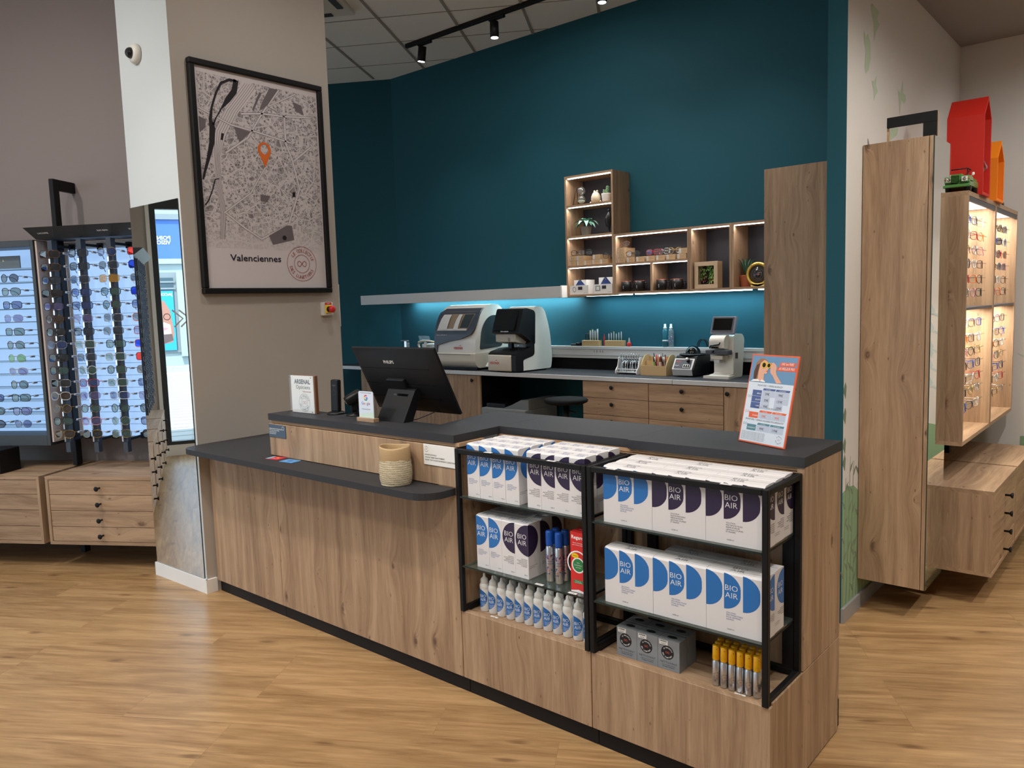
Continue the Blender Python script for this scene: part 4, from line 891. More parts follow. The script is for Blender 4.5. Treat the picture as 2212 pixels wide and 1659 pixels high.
b.disc((Lx*.305, e*7, Lz*.882), XA, ZA, Lx*.052, YEL, 20); b.disc((Lx*.41, e*7, Lz*.880), XA, ZA, Lx*.045, YEL, 20); b.disc((Lx*.305, e*8, Lz*.882), XA, ZA, Lx*.038, INKK, 20); b.disc((Lx*.41, e*8, Lz*.880), XA, ZA, Lx*.032, INKK, 20)
R_(Lx*.62, Lx*.94, Lz*.880, Lz*.925, ORG, 2, Lx*.02); R_(Lx*.58, Lx*.97, Lz*.828, Lz*.872, ORG, 2, Lx*.02)
b.text('UNE 1ere PAIRE', (Lx*.79, e*3, Lz*.893), XA, ZA, .0125, INKW, 'C', .0, sx=.62, italic=.3); b.text('AU MEILLEUR PRIX', (Lx*.785, e*3, Lz*.841), XA, ZA, .0125, INKW, 'C', .0, sx=.66, italic=.3)
def tbl(z, title, mt, rows, cells):
    b.text(title, (Lx*.5, e*2, z), XA, ZA, .0085, DGREY, 'C', 0, sx=1.0)
    R_(Lx*.36, Lx*.62, z-.013, z-.006, mt, 2, .003); R_(Lx*.635, Lx*.92, z-.013, z-.006, mt, 2, .003)
    b.text('EN OFFRE A', (Lx*.49, e*3, z-.0115), XA, ZA, .0042, INKW, 'C'); b.text('EN PROGRESSIF', (Lx*.78, e*3, z-.0115), XA, ZA, .0042, INKW, 'C')
    hh = .0215
    for k, rw in enumerate(rows):
        zz = z-.014-hh*(k+1); R_(Lx*.145, Lx*.345, zz+.001, zz+hh, mt, 2); b.text(rw, (Lx*.335, e*3, zz+.008), XA, ZA, .0058, INKW, 'R', .01)
        for c, tx in enumerate(cells[k]):
            wd = .28 if (k == 0 or (k == 1 and c == 1)) else .18
            x0 = Lx*(.36 if c == 0 else .645); R_(x0, x0+Lx*wd, zz+.001, zz+hh, CELL, 2); b.text(tx, (x0+Lx*.11, e*3, zz+.006), XA, ZA, .0125, INKD if mt is not ORG else ORG, 'C')
    return z-.014-hh*len(rows)
z_ = tbl(Lz*.643, 'MONTURE + VERRES BLANCS*', NAV, ['SIMPLES', 'REDUITS', 'SUPER'], [('39€', '99€'), ('59€', '159€'), ('99€', '199€')])
z_ = tbl(Lz*.395, 'MONTURE + VERRES SOLAIRES*', ORG, ['SOLAIRES'], [('39€', '99€')])
z_ = tbl(Lz*.255, 'MONTURE + VERRES SOLAIRES POLARISANTS*', TEA, ['POLARISANTS'], [('99€', '179€')])
for zq, mt in ((.52, DGREY), (.35, RED), (.21, DGREY)):
    for dx_ in (0, .05): b.disc((Lx*(.07+dx_), e*2, Lz*zq), XA, ZA, .004, mt, 16, .0032)
for k in range(7): b.text('Offre valable sur une selection de montures signalees en magasin voir conditions', (Lx*.05, e*2, Lz*.118-.0042*k), XA, ZA, .0034, DGREY, 'L', sx=.98)
b.seal((Lx*.86, e*2, Lz*.085), XA, ZA, .016, INKK, False, 0, TERRA)
b.build('printed_sheet', t)
b = at(t); b.prism([(2.60, 1.0505), (2.69, 1.0505), (2.615, 1.19)], -1.066, -1.063, WPL, 'x'); b.build('rear_strut', t)
# plaques
t = thing('blue_notice_plaque', 'small slate-blue notice plaque at the left end of the counter front', 'plaque', (-3.375, 2.142, .967))
b = at(t); b.box(-3.446, -3.302, 2.1395, 2.1425, .936, .998, mat('slate_blue', (70, 88, 108), .45), c=.0006); b.build('plate', t)
b = at(t); b.lines(["BIENVENUE DANS NOTRE BOUTIQUE", "D'OPTIQUE VOTRE OPTICIEN", "VOUS ACCUEILLE ICI", "SUR RENDEZ-VOUS"], (-3.441, 2.1392, .975), XA, ZA, .0068, .0082, INKW, 'L', .95, .01)
b.disc((-3.322, 2.1392, .984), XA, ZA, .009, INKW, 24, .0078); b.build('lettering', t)
t = thing('white_notice_plaque', 'white notice plaque on the counter front beside the woven basket', 'plaque', (-2.228, 2.142, .96))
b = at(t); b.box(-2.322, -2.1445, 2.1395, 2.1425, .918, 1.0025, WPL2, c=.0006); b.build('plate', t)
b = at(t); b.lines(['UN DEVIS DETAILLE', 'VOUS EST REMIS GRATUITEMENT', 'AVANT TOUT ACHAT DE PRODUIT CORRECTEUR'], (-2.314, 2.1391, .957), XA, ZA, .0077, .0105, INKK, 'L', .98, .012)
b.seal((-2.304, 2.1391, .982), XA, ZA, .0145, INKK, False, 0, TERRA); b.build('lettering', t)
# basket
t = thing('woven_basket', 'cream crocheted basket with folded burlap rim on the low shelf', 'basket', (-2.412, 2.066, .84))
def weave():
    m = bpy.data.materials.new('crochet_weave'); m.use_nodes = True; nt = m.node_tree; bs = nt.nodes['Principled BSDF']; N = nt.nodes.new; L = nt.links.new
    tc = N('ShaderNodeTexCoord'); wv = N('ShaderNodeTexWave'); wv.wave_type = 'BANDS'; wv.bands_direction = 'Z'; wv.inputs['Scale'].default_value = 36; wv.inputs['Distortion'].default_value = 3.2; wv.inputs['Detail'].default_value = 2; wv.inputs['Detail Scale'].default_value = 30
    vo = N('ShaderNodeTexVoronoi'); vo.inputs['Scale'].default_value = 150; L(tc.outputs['Object'], wv.inputs[0]); L(tc.outputs['Object'], vo.inputs[0])
    mm = N('ShaderNodeMath'); mm.operation = 'ADD'; L(wv.outputs['Fac'], mm.inputs[0]); L(vo.outputs['Distance'], mm.inputs[1])
    r = N('ShaderNodeValToRGB'); r.color_ramp.elements[0].position = .2; r.color_ramp.elements[1].position = .9; r.color_ramp.elements[0].color = lin((196, 176, 136))+(1,); r.color_ramp.elements[1].color = lin((234, 220, 190))+(1,); L(mm.outputs[0], r.inputs[0]); L(r.outputs[0], bs.inputs['Base Color'])
    bp = N('ShaderNodeBump'); bp.inputs['Strength'].default_value = 1; bp.inputs['Distance'].default_value = .0022; L(mm.outputs[0], bp.inputs['Height']); L(bp.outputs[0], bs.inputs['Normal']); bs.inputs['Roughness'].default_value = .9; return m
b = MB(); WV = weave(); v = []; f = []; n = 64; rows = 26
for j in range(rows+1):
    z = .0015+.118*j/rows; r0 = .0640+.0075*sin(pi*(j/rows)**.8)-.002*(j/rows); 
    for k in range(n):
        a = 2*pi*k/n; r = r0+.0013*sin(k*pi+j*pi)+.0006*sin(7*a+j); v.append((r*cos(a), r*.92*sin(a), z))
for j in range(rows):
    for k in range(n): f.append((j*n+k, j*n+(k+1) % n, (j+1)*n+(k+1) % n, (j+1)*n+k))
b.add(v, f, WV, True); b.cyl(.062, .001, .004, WV, 32); b.build('woven_body', t)
b = MB(); v = []; f = []; prof = [(.0645, .100), (.0655, .106), (.0660, .128), (.0655, .150), (.0635, .1575), (.0610, .153), (.0600, .12), (.059, .08)]
for j, (r0, z) in enumerate(prof):
    for k in range(48): a = 2*pi*k/48; r = r0*(1+.018*sin(3*a+1)+.01*sin(5*a)); v.append((r*cos(a), r*.92*sin(a), z+.004*sin(2*a+.5)*(1 if z > .14 else .2)))
for j in range(len(prof)-1):
    for k in range(48): f.append((j*48+k, j*48+(k+1) % 48, (j+1)*48+(k+1) % 48, (j+1)*48+k))
b.add(v, f, BUR, True); b.build('burlap_rim', t)
for lab, cx, cyy, rz, mts in (('red leaflet lying on the low shelf, left of the blue one', -3.345, 2.105, .15, (mat('leaflet_red', (206, 40, 70), .4), mat('leaflet_cyan', (120, 190, 214), .4))), ('light blue leaflet lying on the low shelf, right of the red one', -3.215, 2.1, .1, (mat('leaflet_blue', (84, 156, 216), .4), mat('leaflet_mid', (50, 110, 190), .4)))):
    b = MB(); b.box(-.045, .045, -.03, .03, 0, .0015, mts[0]); b.q([(-.043, -.028, .0017), (-.018, -.028, .0017), (-.028, .028, .0017), (-.043, .028, .0017)], mts[1]) if 'red' in lab[:3] else b.disc((0, 0, .0017), XA, YA, .016, mts[1])
    if lab[:3] == 'red': b.disc((.012, .004, .0018), XA, YA, .008, YEL, 10); b.text('MERCI', (.0, -.015, .0018), XA, YA, .012, INKW, 'C')
    single(b, 'leaflet', lab, 'leaflet', (cx, cyy, .8403), rz)
# ------------------------------------------------------------------ back worktop, cabinets, shelves
t = thing('back_worktop', 'long black worktop with aluminium edge along the teal wall', 'worktop', (-4.2, 5.3, .945))
for a, c in ((-6.80, -2.79), (-2.786, -2.105)):
    b = at(t); b.prism([(a, 5.045), (c, 5.045), (c, 5.598), (max(a, -6.37), 5.598), (a, 5.34)] if a < -6 else [(a, 5.045), (c, 5.045), (c, 5.598), (a, 5.598)], .948, .976, BLK); b.build('surface', t)
    b = at(t); b.box(a, c, 5.028, 5.045, .944, .9765, ALU, c=.001); b.build('edge_strip', t)
b = at(t); b.box(-6.2, -2.105, 5.588, 5.598, .976, 1.072, BLKM); b.build('splashback', t)
t = thing('cable_trunking', 'pale grey aluminium cable trunking ledge along the teal wall', 'trunking', (-4.2, 5.57, 1.075))
b = at(t); b.box(-4.78, -2.105, 5.541, 5.598, 1.075, 1.178, GREYSH, c=.002); b.build('trunk', t)
b = at(t); b.box(-4.78, -2.105, 5.539, 5.5412, 1.098, 1.101, MGREY); b.box(-4.78, -2.105, 5.539, 5.5412, 1.152, 1.155, MGREY); b.build('cover_line', t)
b = at(t)
for xx in (-3.815, -3.79, -3.755, -3.73):
    for zz in (1.131, 1.141): b.box(xx-.003, xx+.003, 5.5385, 5.5412, zz-.002, zz+.002, BLKG)
b.build('socket', t)
def knob(root, x, z, y=5.038):
    b = at(root); b.lathe([(.006, 0), (.006, .014), (.014, .018), (.016, .024), (.013, .027), (.004, .028)], BLKM, 16, M=Matrix.Translation((x, y+.002, z)) @ Matrix.Rotation(pi/2, 4, 'X')); return b
def drawer_unit(x0, x1, zs, label, kx=None, door=False, bm_=None):
    t = thing('drawer_cabinet', label, 'cabinet', ((x0+x1)/2, 5.3, .1), 0, 'oak cabinets under the back worktop')
    b = at(t); b.box(x0, x1, 5.062, 5.58, .1, .942, bm_ or OZ); b.box(x0+.02, x1-.02, 5.10, 5.5, 0, .1, BLKM); b.build('body', t)
    for i in range(len(zs)-1):
        b = at(t); b.box(x0+.0015, x1-.0015, 5.042, 5.061, zs[i+1]+.0015, zs[i]-.0015, OZ if door else OX, c=.001)
        d = b.build('door' if door else 'drawer', t); kb = knob(t, kx if kx else (x0+x1)/2, zs[i]-.045, 5.042); kb.build('knob', d)
drawer_unit(-3.592, -2.996, (.940, .809, .675, .54, .40, .1), 'oak drawer cabinet under the worktop, next to the black stool', -3.312)
drawer_unit(-2.994, -2.398, (.940, .809, .673, .54, .40, .1), 'oak drawer cabinet in the middle, between drawers and door cabinet', -2.712)
drawer_unit(-2.396, -2.11, (.940, .1), 'narrow oak door cabinet behind the price sign', -2.362, True)
drawer_unit(-5.35, -4.70, (.940, .1), 'oak door cabinet under the two large lens machines', -4.785, True, BLKM)
drawer_unit(-6.36, -5.352, (.940, .1), 'oak door cabinet mostly hidden behind the black monitor', -5.5, True)
t = thing('tall_oak_cabinet', 'tall plain oak cabinet at the right end of the teal wall', 'cabinet', (-1.7, 5.3, 0))
b = at(t); b.box(-2.102, -1.26, 5.052, 5.595, .06, 2.372, OZ); b.build('body', t)
b = at(t); b.box(-2.104, -1.26, 5.03, 5.05, .06, 2.375, OZ, c=.0012); b.build('door', t)
b = at(t); b.box(-2.09, -1.27, 5.07, 5.5, 0, .06, BLKM); b.build('plinth', t)
# floating light shelf
t = thing('floating_light_shelf', 'long pale grey wall shelf with light beneath, over the lens machines', 'shelf', (-5.2, 5.4, 1.6))
b = at(t); b.box(-6.60, -3.952, 5.28, 5.298, 1.600, 1.696, GREYSH, c=.001); b.box(-6.3, -3.952, 5.298, 5.598, 1.63, 1.648, GREYSH); b.build('shelf_board', t)
b = at(t); b.box(-6.1, -4.0, 5.50, 5.53, 1.622, 1.63, LEDC); b.build('light_strip', t)
b = at(t); b.box(-3.962, -3.945, 5.27, 5.60, 1.598, 1.70, WPL2, c=.002); b.build('end_cap', t)
def area(loc, sx, sy, power, col, rot=(0, 0, 0)):
    l = bpy.data.lights.new('strip_glow', 'AREA'); l.shape = 'RECTANGLE'; l.size = sx; l.size_y = sy; l.energy = power; l.color = col
    o = bpy.data.objects.new('strip_glow', l); COL.objects.link(o); o.location = loc; o.rotation_euler = rot; return o
area((-5.05, 5.545, 1.615), 2.1, .03, 5, (.80, .97, 1.0))
# open shelf units
BK = mat('shelf_back_dark', (62, 62, 72), .55)
YF_, YB_ = 5.347, 5.598
def cubby(x0, x1, z0, z1, name, label, zdiv=(), xdiv=(), strips=()):
    t = thing('wall_shelf_unit', label, 'shelf', ((x0+x1)/2, 5.47, z0), 0, 'lit oak shelf boxes on the teal wall')
    w = .017
    b = at(t)
    b.box(x0, x0+w, YF_, YB_, z0, z1, OZ, c=.0008); b.box(x1-w, x1, YF_, YB_, z0, z1, OZ, c=.0008); b.box(x0+w, x1-w, YF_, YB_, z1-w, z1, OX); b.box(x0+w, x1-w, YF_, YB_, z0, z0+w, OX); b.build('carcass', t)
    b = at(t); b.box(x0+w, x1-w, YB_-.008, YB_, z0+w, z1-w, BK); b.build('back', t)
    for z in zdiv: b = at(t); b.box(x0+w, x1-w, YF_+.002, YB_-.008, z-w/2, z+w/2, OX); b.build('shelf', t)
    for xx, za, zb in xdiv: b = at(t); b.box(xx-w/2, xx+w/2, YF_+.002, YB_-.008, za, zb, OZ); b.build('divider', t)
    for a, c, z in strips: b = at(t); b.box(a, c, YF_+.006, YF_+.020, z-.005, z, LED); b.build('light_strip', t)
    return t
X1, X2, X3, X4 = -3.951, -3.475, -2.812, -2.478
cubby(X1, X2, 1.604, 2.595, 'a', 'tall four-shelf lit oak box, leftmost on the teal wall', (2.348, 2.096, 1.852), (), [(X1+.03, X2-.03, z) for z in (2.575, 2.338, 2.086, 1.842)])
cubby(X2+.001, X3, 1.612, 2.088, 'b', 'wide lit oak box with mugs below and eyewear boxes above', (1.850,), [(-3.138, 1.63, 1.842)], [(X2+.02, X3-.02, 2.070), (X2+.02, -3.155, 1.841), (-3.12, X3-.02, 1.841)])
cubby(X3+.001, X4, 1.612, 2.088, 'c', 'lit oak box holding the framed succulent', (), (), [(X3+.02, X4-.02, 2.070)])
cubby(X4+.001, -2.112, 1.612, 2.088, 'd', 'lit oak box holding the award disc, next to the tall cabinet', (), (), [(X4+.02, -2.13, 2.070)])
for a, c in ((-3.80, -3.36), (-3.33, -2.36), (-2.31, -2.12)):
    b = MB(); b.box(a, c, 5.42, 5.437, 1.603 if c < -3.3 and a < -3.5 else 1.6035, 1.6115, LEDC); 
    tt = single(b, 'under_shelf_light', 'slim cool light strip under the oak shelf boxes, %s' % ('left' if a < -3.5 else 'long middle one' if c-a > .5 else 'right'), 'light strip', (0, 0, 0), 0, 'light strips under the oak shelf boxes')
    area(((a+c)/2, 5.50, 1.598), c-a, .02, 2.2*(c-a), (.55, .86, 1.0))
for (a, c, z) in [(X1, X2, 2.566), (X1, X2, 2.329), (X1, X2, 2.077), (X1, X2, 1.833), (X2, X3, 2.061), (X2, -3.155, 1.832), (-3.12, X3, 1.832), (X3, X4, 2.061), (X4, -2.112, 2.061)]:
    area(((a+c)/2, YF_+.014, z), (c-a)-.05, .012, 1.3*(c-a), (1, .93, .86), (radians(-18), 0, 0))
# ---- things in the lit boxes
def hourglass():
    t = thing('hourglass', 'glass hourglass in a thin black stand, top shelf of tall oak box', 'hourglass', (-3.83, 5.42, 2.3570))
    G = glassy('hourglass_glass', (225, 235, 235), .16, refl=.6); R = .034
    b = MB(); prof = []
    for k in range(13):
        a = pi*k/12; z = .034-.034*cos(a); prof.append((max(.004, R*sin(a)), .012+z))
    top_ = [(r, z+.070) for r, z in prof]; b.lathe(prof+top_, G, 24); b.build('glass_bulbs', t)
    b = MB(); b.lathe([(.004, .014), (.022, .02), (.030, .032), (.028, .038), (.001, .040)], mat('pale_sand', (196, 214, 204), .7), 20); b.build('sand', t)
    b = MB(); b.tube([(-.075, -.02, .001), (-.04, -.015, .145)], .0022, BLKM, 6); b.tube([(-.05, .03, .001), (-.04, -.015, .145), (0, 0, .155)], .0022, BLKM, 6); b.build('wire_stand', t)
hourglass()
t = thing('owl_figurine', 'pearly cream owl figurine between hourglass and cactus', 'figurine', (-3.680, 5.41, 2.3570))
PEARL = mat('pearl_cream', (226, 212, 184), .25, coat=.5)
b = MB(); b.lathe([(.022, 0), (.034, .006), (.040, .03), (.038, .055), (.028, .078), (.016, .09)], PEARL, 24); b.build('body', t)
b = MB(); b.ball(.010, (-.012, 0, .094), PEARL, 12); b.ball(.010, (.014, 0, .094), PEARL, 12); b.build('ears', t)
b = MB(); b.ball(.009, (.05, -.01, .009), PEARL, 12); b.ball(.008, (-.045, -.01, .008), PEARL, 12); b.build('feet', t)
def pot(root, r, h, mt, name='pot'):
    b = MB(); b.lathe([(r*.78, 0), (r*.8, .002), (r, h-.004), (r, h), (r*.9, h), (r*.88, h-.012), (.001, h-.014)], mt, 24); b.build(name, root)
CG = mat('cactus_green', (70, 110, 70), .6); CW = mat('cactus_spine', (210, 215, 195), .8)
t = thing('potted_cactus', 'small cactus in a white pot, right on the top shelf', 'plant', (-3.585, 5.42, 2.3570)); pot(t, .040, .068, WPL2)
b = MB()
for (x, y, h, r) in ((-.014, -.005, .045, .014), (.012, 0, .075, .013), (-.004, .014, .055, .012), (-.02, .012, .03, .010)):
    b.lathe([(r*.8, .055), (r, .07), (r, .055+h*.8), (r*.7, .055+h*.95), (.002, .055+h)], CG, 12, o=(x, y, 0))
b.build('cactus', t)
b = MB()
for k in range(60):
    a = rj.uniform(0, 2*pi); x, y, h, r = rj.choice(((-.014, -.005, .045, .014), (.012, 0, .075, .013), (-.004, .014, .055, .012))); z = .07+rj.random()*h*.7; b.ball(.0022, (x+r*cos(a), y+r*sin(a), z), CW, 6)
b.build('spines', t)
LG = mat('leaf_silver_green', (120, 166, 146), .5); LG2 = mat('leaf_dark', (70, 120, 100), .5)
def leaf(b, base, d, L_, wd, droop, mt):
    d = Vector(d).normalized(); sd = d.cross(Vector(ZA)).normalized(); v = []; n = 6
    for i in range(n+1):
        s_ = i/n; c_ = Vector(base)+d*L_*s_+Vector(ZA)*(L_*.35*sin(s_*pi*.7)-droop*s_*s_); ww = wd*sin(pi*min(1, s_*.93+.07))**.8*(1-.15*s_)
        if i == n: ww = .0005
        v += [tuple(c_-sd*ww+Vector(ZA)*ww*.25), tuple(c_), tuple(c_+sd*ww+Vector(ZA)*ww*.25)]
    f = []
    for i in range(n): f += [(3*i, 3*i+1, 3*i+4, 3*i+3), (3*i+1, 3*i+2, 3*i+5, 3*i+4)]
    b.add(v, f, mt, True)
t = thing('potted_leafy_plant', 'silvery green leafy plant in grey pot, second shelf of tall oak box', 'plant', (-3.79, 5.42, 2.105)); pot(t, .045, .072, mat('pot_grey', (150, 150, 142), .7))
b = MB()
for k in range(9):
    a = -pi/2+(k-4)*.42; leaf(b, (0, 0, .085), (cos(a), sin(a)*.6, .15), .10+.01*(k % 3), .023, .06+.02*(k % 2), LG if k % 3 else LG2)
for k in range(5): a = 1.2*k; leaf(b, (0, 0, .10), (cos(a), sin(a), .5), .07, .02, .02, LG)
b.build('leaves', t)
b = MB(); b.tube([(0, 0, .06), (0, 0, .10)], .006, LG2); b.build('stem', t)
t = thing('abstract_figurine', 'slender black abstract figurine, right on the second shelf', 'figurine', (-3.563, 5.42, 2.105))
b = MB(); b.lathe([(.016, 0), (.018, .003), (.006, .012), (.010, .04), (.020, .085), (.024, .12), (.018, .15), (.008, .168), (.006, .176)], BLKP, 24); b.ball(.012, (0, 0, .186), BLKP, 12, (1, .9, 1.15)); b.build('body', t)
b = MB(); b.tube([(-.02, 0, .15), (-.034, -.004, .11), (-.026, -.006, .07), (-.012, -.004, .05)], .005, BLKP, 8); b.build('arm', t)
KR = mat('kraft_box', (184, 156, 120), .7); TAGW = mat('box_label_white', (225, 225, 222), .6)
def kbox():
    b = MB(); b.box(-.038, .038, -.075, .075, 0, .0395, KR); b.q([(-.037, -.0755, .003), (-.020, -.0755, .003), (-.020, -.0755, .036), (-.037, -.0755, .036)], TAGW)
    for k in range(5): b.q([(-.035, -.0758, .006+.006*k), (-.024, -.0758, .006+.006*k), (-.024, -.0758, .008+.006*k), (-.035, -.0758, .008+.006*k)], INKK)
    b.text('Lunettes', (.006, -.0756, .018), XA, ZA, .007, mat('kraft_ink', (120, 88, 56), .7), 'C'); return b.mesh('eyewear_box')
KM = kbox(); i = 0
spotsk = [(-3.903+.0785*k, 1.861, 'bottom layer, %s from left, third shelf of tall oak box' % ORD[k]) for k in range(5)]+[(-3.903, 1.9012, 'upper layer far left, third shelf of tall oak box'), (-3.825, 1.9012, 'upper layer second, third shelf of tall oak box'), (-3.66, 1.9012, 'upper layer third, third shelf of tall oak box')]
spotsk += [(-3.425+.0895*k, 1.859, 'bottom row, %s from left, wide oak box' % ORD[k]) for k in range(7)]+[(-3.425, 1.8992, 'second of the left stack, wide oak box'), (-3.425, 1.9394, 'topmost of the left stack, wide oak box'), (-2.872, 1.8992, 'upper one of the right pair, wide oak box')]
for x, z, lab in spotsk:
    put(KM, 'eyewear_box', 'kraft eyewear box, '+lab, 'box', (x, 5.447, z), rj.uniform(-.03, .03), 'kraft eyewear boxes on the lit shelves')

# ---- glasses (one mesh each for far ones; full parts for the sunglasses)
def rim_pts(kind, cx, w, h, sgn, n=22):
    P = []
    for k in range(n):
        a = 2*pi*k/n; e = {'round': 1.0, 'square': .55, 'soft': .75, 'pilot': .75}[kind]
        c_, s_ = cos(a), sin(a); x = w*math.copysign(abs(c_)**e, c_); z = h*math.copysign(abs(s_)**e, s_)
        if kind == 'pilot': x *= 1+.12*(z/h)*(.5)+(.10*sgn*c_ if z < 0 else 0)*0; z = z*(1.12 if z < 0 else .9)
        P.append((cx+x, z))
    return P
def glasses_geo(kind, thick, b, fm, tm, lm, fold=False, parts=None):
    """front in the xz plane, centre of the bridge at the origin, temples run back along +y"""
    w, h = {'round': (.0235, .0225), 'square': (.027, .0200), 'soft': (.0265, .0210), 'pilot': (.0275, .0215)}[kind]
    cxs = .0335 if kind != 'round' else .0315
    F = b['frame']; Lr = b['lens']; T = b['temple']
    for s_ in (-1, 1):
        P = rim_pts(kind, s_*cxs, w, h, s_); n = len(P); yc = lambda x: .018*(abs(x)/.065)**2
        F.tube([(x, yc(x), z) for x, z in P], thick, fm, 6, closed=True)
        Lr[0 if s_ < 0 else 1].q([(x, yc(x)+.0004, z) for x, z in P], lm)
        xe = s_*(cxs+w); F.tube([(xe-s_*.002, yc(xe), h*.35), (xe+s_*.005, yc(xe)+.004, h*.45)], thick*1.3, fm, 6)
        Tt = T[0 if s_ < 0 else 1]; y0_ = yc(xe)+.004
        if not fold: Tt.tube([(xe+s_*.005, y0_, h*.45), (xe+s_*.007, y0_+.05, h*.42), (xe+s_*.006, y0_+.092, h*.35), (xe+s_*.003, y0_+.115, -h*.1), (xe, y0_+.132, -h*.95)], [thick*1.1, thick, thick, thick*1.1, thick*1.4], tm, 6)
        else: Tt.tube([(xe+s_*.005, y0_, h*.45), (xe-s_*.05, y0_+.012, h*.3), (xe-s_*.10, y0_+.016, -h*.3)], thick, tm, 6)
    F.tube([(-(cxs-w)-.001, 0.0005, h*.35), (0, -.001, h*.5), ((cxs-w)+.001, .0005, h*.35)], thick*1.1, fm, 6)
LENS = {'smoke': glassy('lens_smoke', (60, 70, 84), .72, refl=.5), 'green': glassy('lens_green', (84, 120, 104), .62, refl=.45), 'blue': glassy('lens_blue', (60, 84, 150), .66, refl=.5), 'amber': glassy('lens_amber', (220, 160, 50), .72, refl=.4), 'black': glassy('lens_black', (24, 24, 30), .92, refl=.8), 'lime': glassy('lens_lime', (130, 190, 100), .7, refl=.3), 'violet': glassy('lens_violet', (120, 110, 170), .6, refl=.5), 'mirror_blue': mat('lens_mirror_blue', (30, 60, 190), .12, metal=.7), 'mirror_red': mat('lens_mirror_red', (220, 60, 50), .12, metal=.7), 'clear': glassy('lens_clear', (220, 232, 232), .08, refl=.7), 'brown': glassy('lens_brown', (86, 66, 44), .8, refl=.5)}
FRM = {'black': mat('frame_black', (18, 18, 22), .25), 'navy': mat('frame_navy', (24, 30, 60), .3), 'tortoise': mat('frame_tortoise', (84, 48, 28), .25), 'silver': mat('frame_silver', (190, 192, 198), .2, metal=.9), 'gold': mat('frame_gold', (200, 166, 96), .25, metal=.9), 'red': mat('frame_red', (170, 30, 40), .3), 'crystal': mat('frame_crystal', (210, 215, 220), .15), 'orange': mat('frame_orange', (230, 120, 30), .3), 'pink': mat('frame_pink', (216, 150, 160), .3), 'blue': mat('frame_blue', (40, 80, 170), .3), 'white': mat('frame_white', (232, 230, 226), .3), 'brown': mat('frame_brown', (110, 70, 50), .3)}
_gm = {}
def sun_meshes(kind, fr, le):
    k = (kind, fr, le)
    if k not in _gm:
        b = {'frame': MB(), 'lens': [MB(), MB()], 'temple': [MB(), MB()]}
        glasses_geo(kind, .0016 if fr not in ('silver', 'gold') else .0009, b, FRM[fr], FRM[fr], LENS[le])
        tg = MB(); xe = .066; tg.box(xe-.003, xe+.006, .035, .072, .001, .012, mat('tag_clear', (205, 212, 220), .3), c=.002); tg.box(xe+.0062, xe+.0066, .042, .066, .003, .009, MGREY)
        _gm[k] = (b['frame'].mesh('front_frame'), b['lens'][0].mesh('lens'), b['lens'][1].mesh('lens'), b['temple'][0].mesh('temple'), b['temple'][1].mesh('temple'), tg.mesh('security_tag'))
    return _gm[k]
def sunglasses(kind, fr, le, loc, rz, label, group, tagged=True, tilt=0.0):
    t = thing('sunglasses', label, 'sunglasses', loc, rz, group); t.rotation_euler = (tilt, 0, rz); t.scale = (1.12, 1.05, 1.16)
    for me in sun_meshes(kind, fr, le)[:6 if tagged else 5]:
        o = bpy.data.objects.new(me.name.split('.')[0], me); COL.objects.link(o); o.parent = t
    return t
def one_glasses(kind, fr, le, fold=False):
    k = (kind, fr, le, fold, 1)
    if k not in _gm:
        m_ = MB(); b = {'frame': m_, 'lens': [m_, m_], 'temple': [m_, m_]}; glasses_geo(kind, .0015, b, FRM[fr], FRM[fr], LENS[le], fold); _gm[k] = m_.mesh('eyeglasses')
    return _gm[k]
for i, (k_, fr, x, z, rz, lab) in enumerate([('soft', 'black', -3.87, 1.9545+.006, .3, 'left pile of kraft boxes, third shelf of tall oak box'), ('square', 'black', -3.79, 1.9545+.006, -.2, 'second kraft box stack, third shelf of tall oak box'), ('round', 'black', -3.55, 1.9147+.005, .4, 'low box at the right end, third shelf of tall oak box'), ('soft', 'brown', -3.425, 1.9925+.007, -.2, 'the left stack of kraft boxes in the wide oak box'), ('round', 'black', -3.33, 1.9127+.006, .5, 'second low kraft box of the wide oak box'), ('square', 'red', -3.15, 1.9127+.007, .1, 'the middle kraft boxes of the wide oak box'), ('soft', 'silver', -3.06, 1.9127+.007, -.3, 'the fifth low kraft box of the wide oak box'), ('round', 'gold', -2.96, 1.9127+.007, .2, 'the sixth low kraft box of the wide oak box')]):
    put(one_glasses(k_, fr, 'clear', True), 'eyeglasses', '%s-framed folded eyeglasses on %s' % (fr, lab), 'glasses', (x, 5.40, z+.008), rz, 'folded eyeglasses on the kraft boxes')
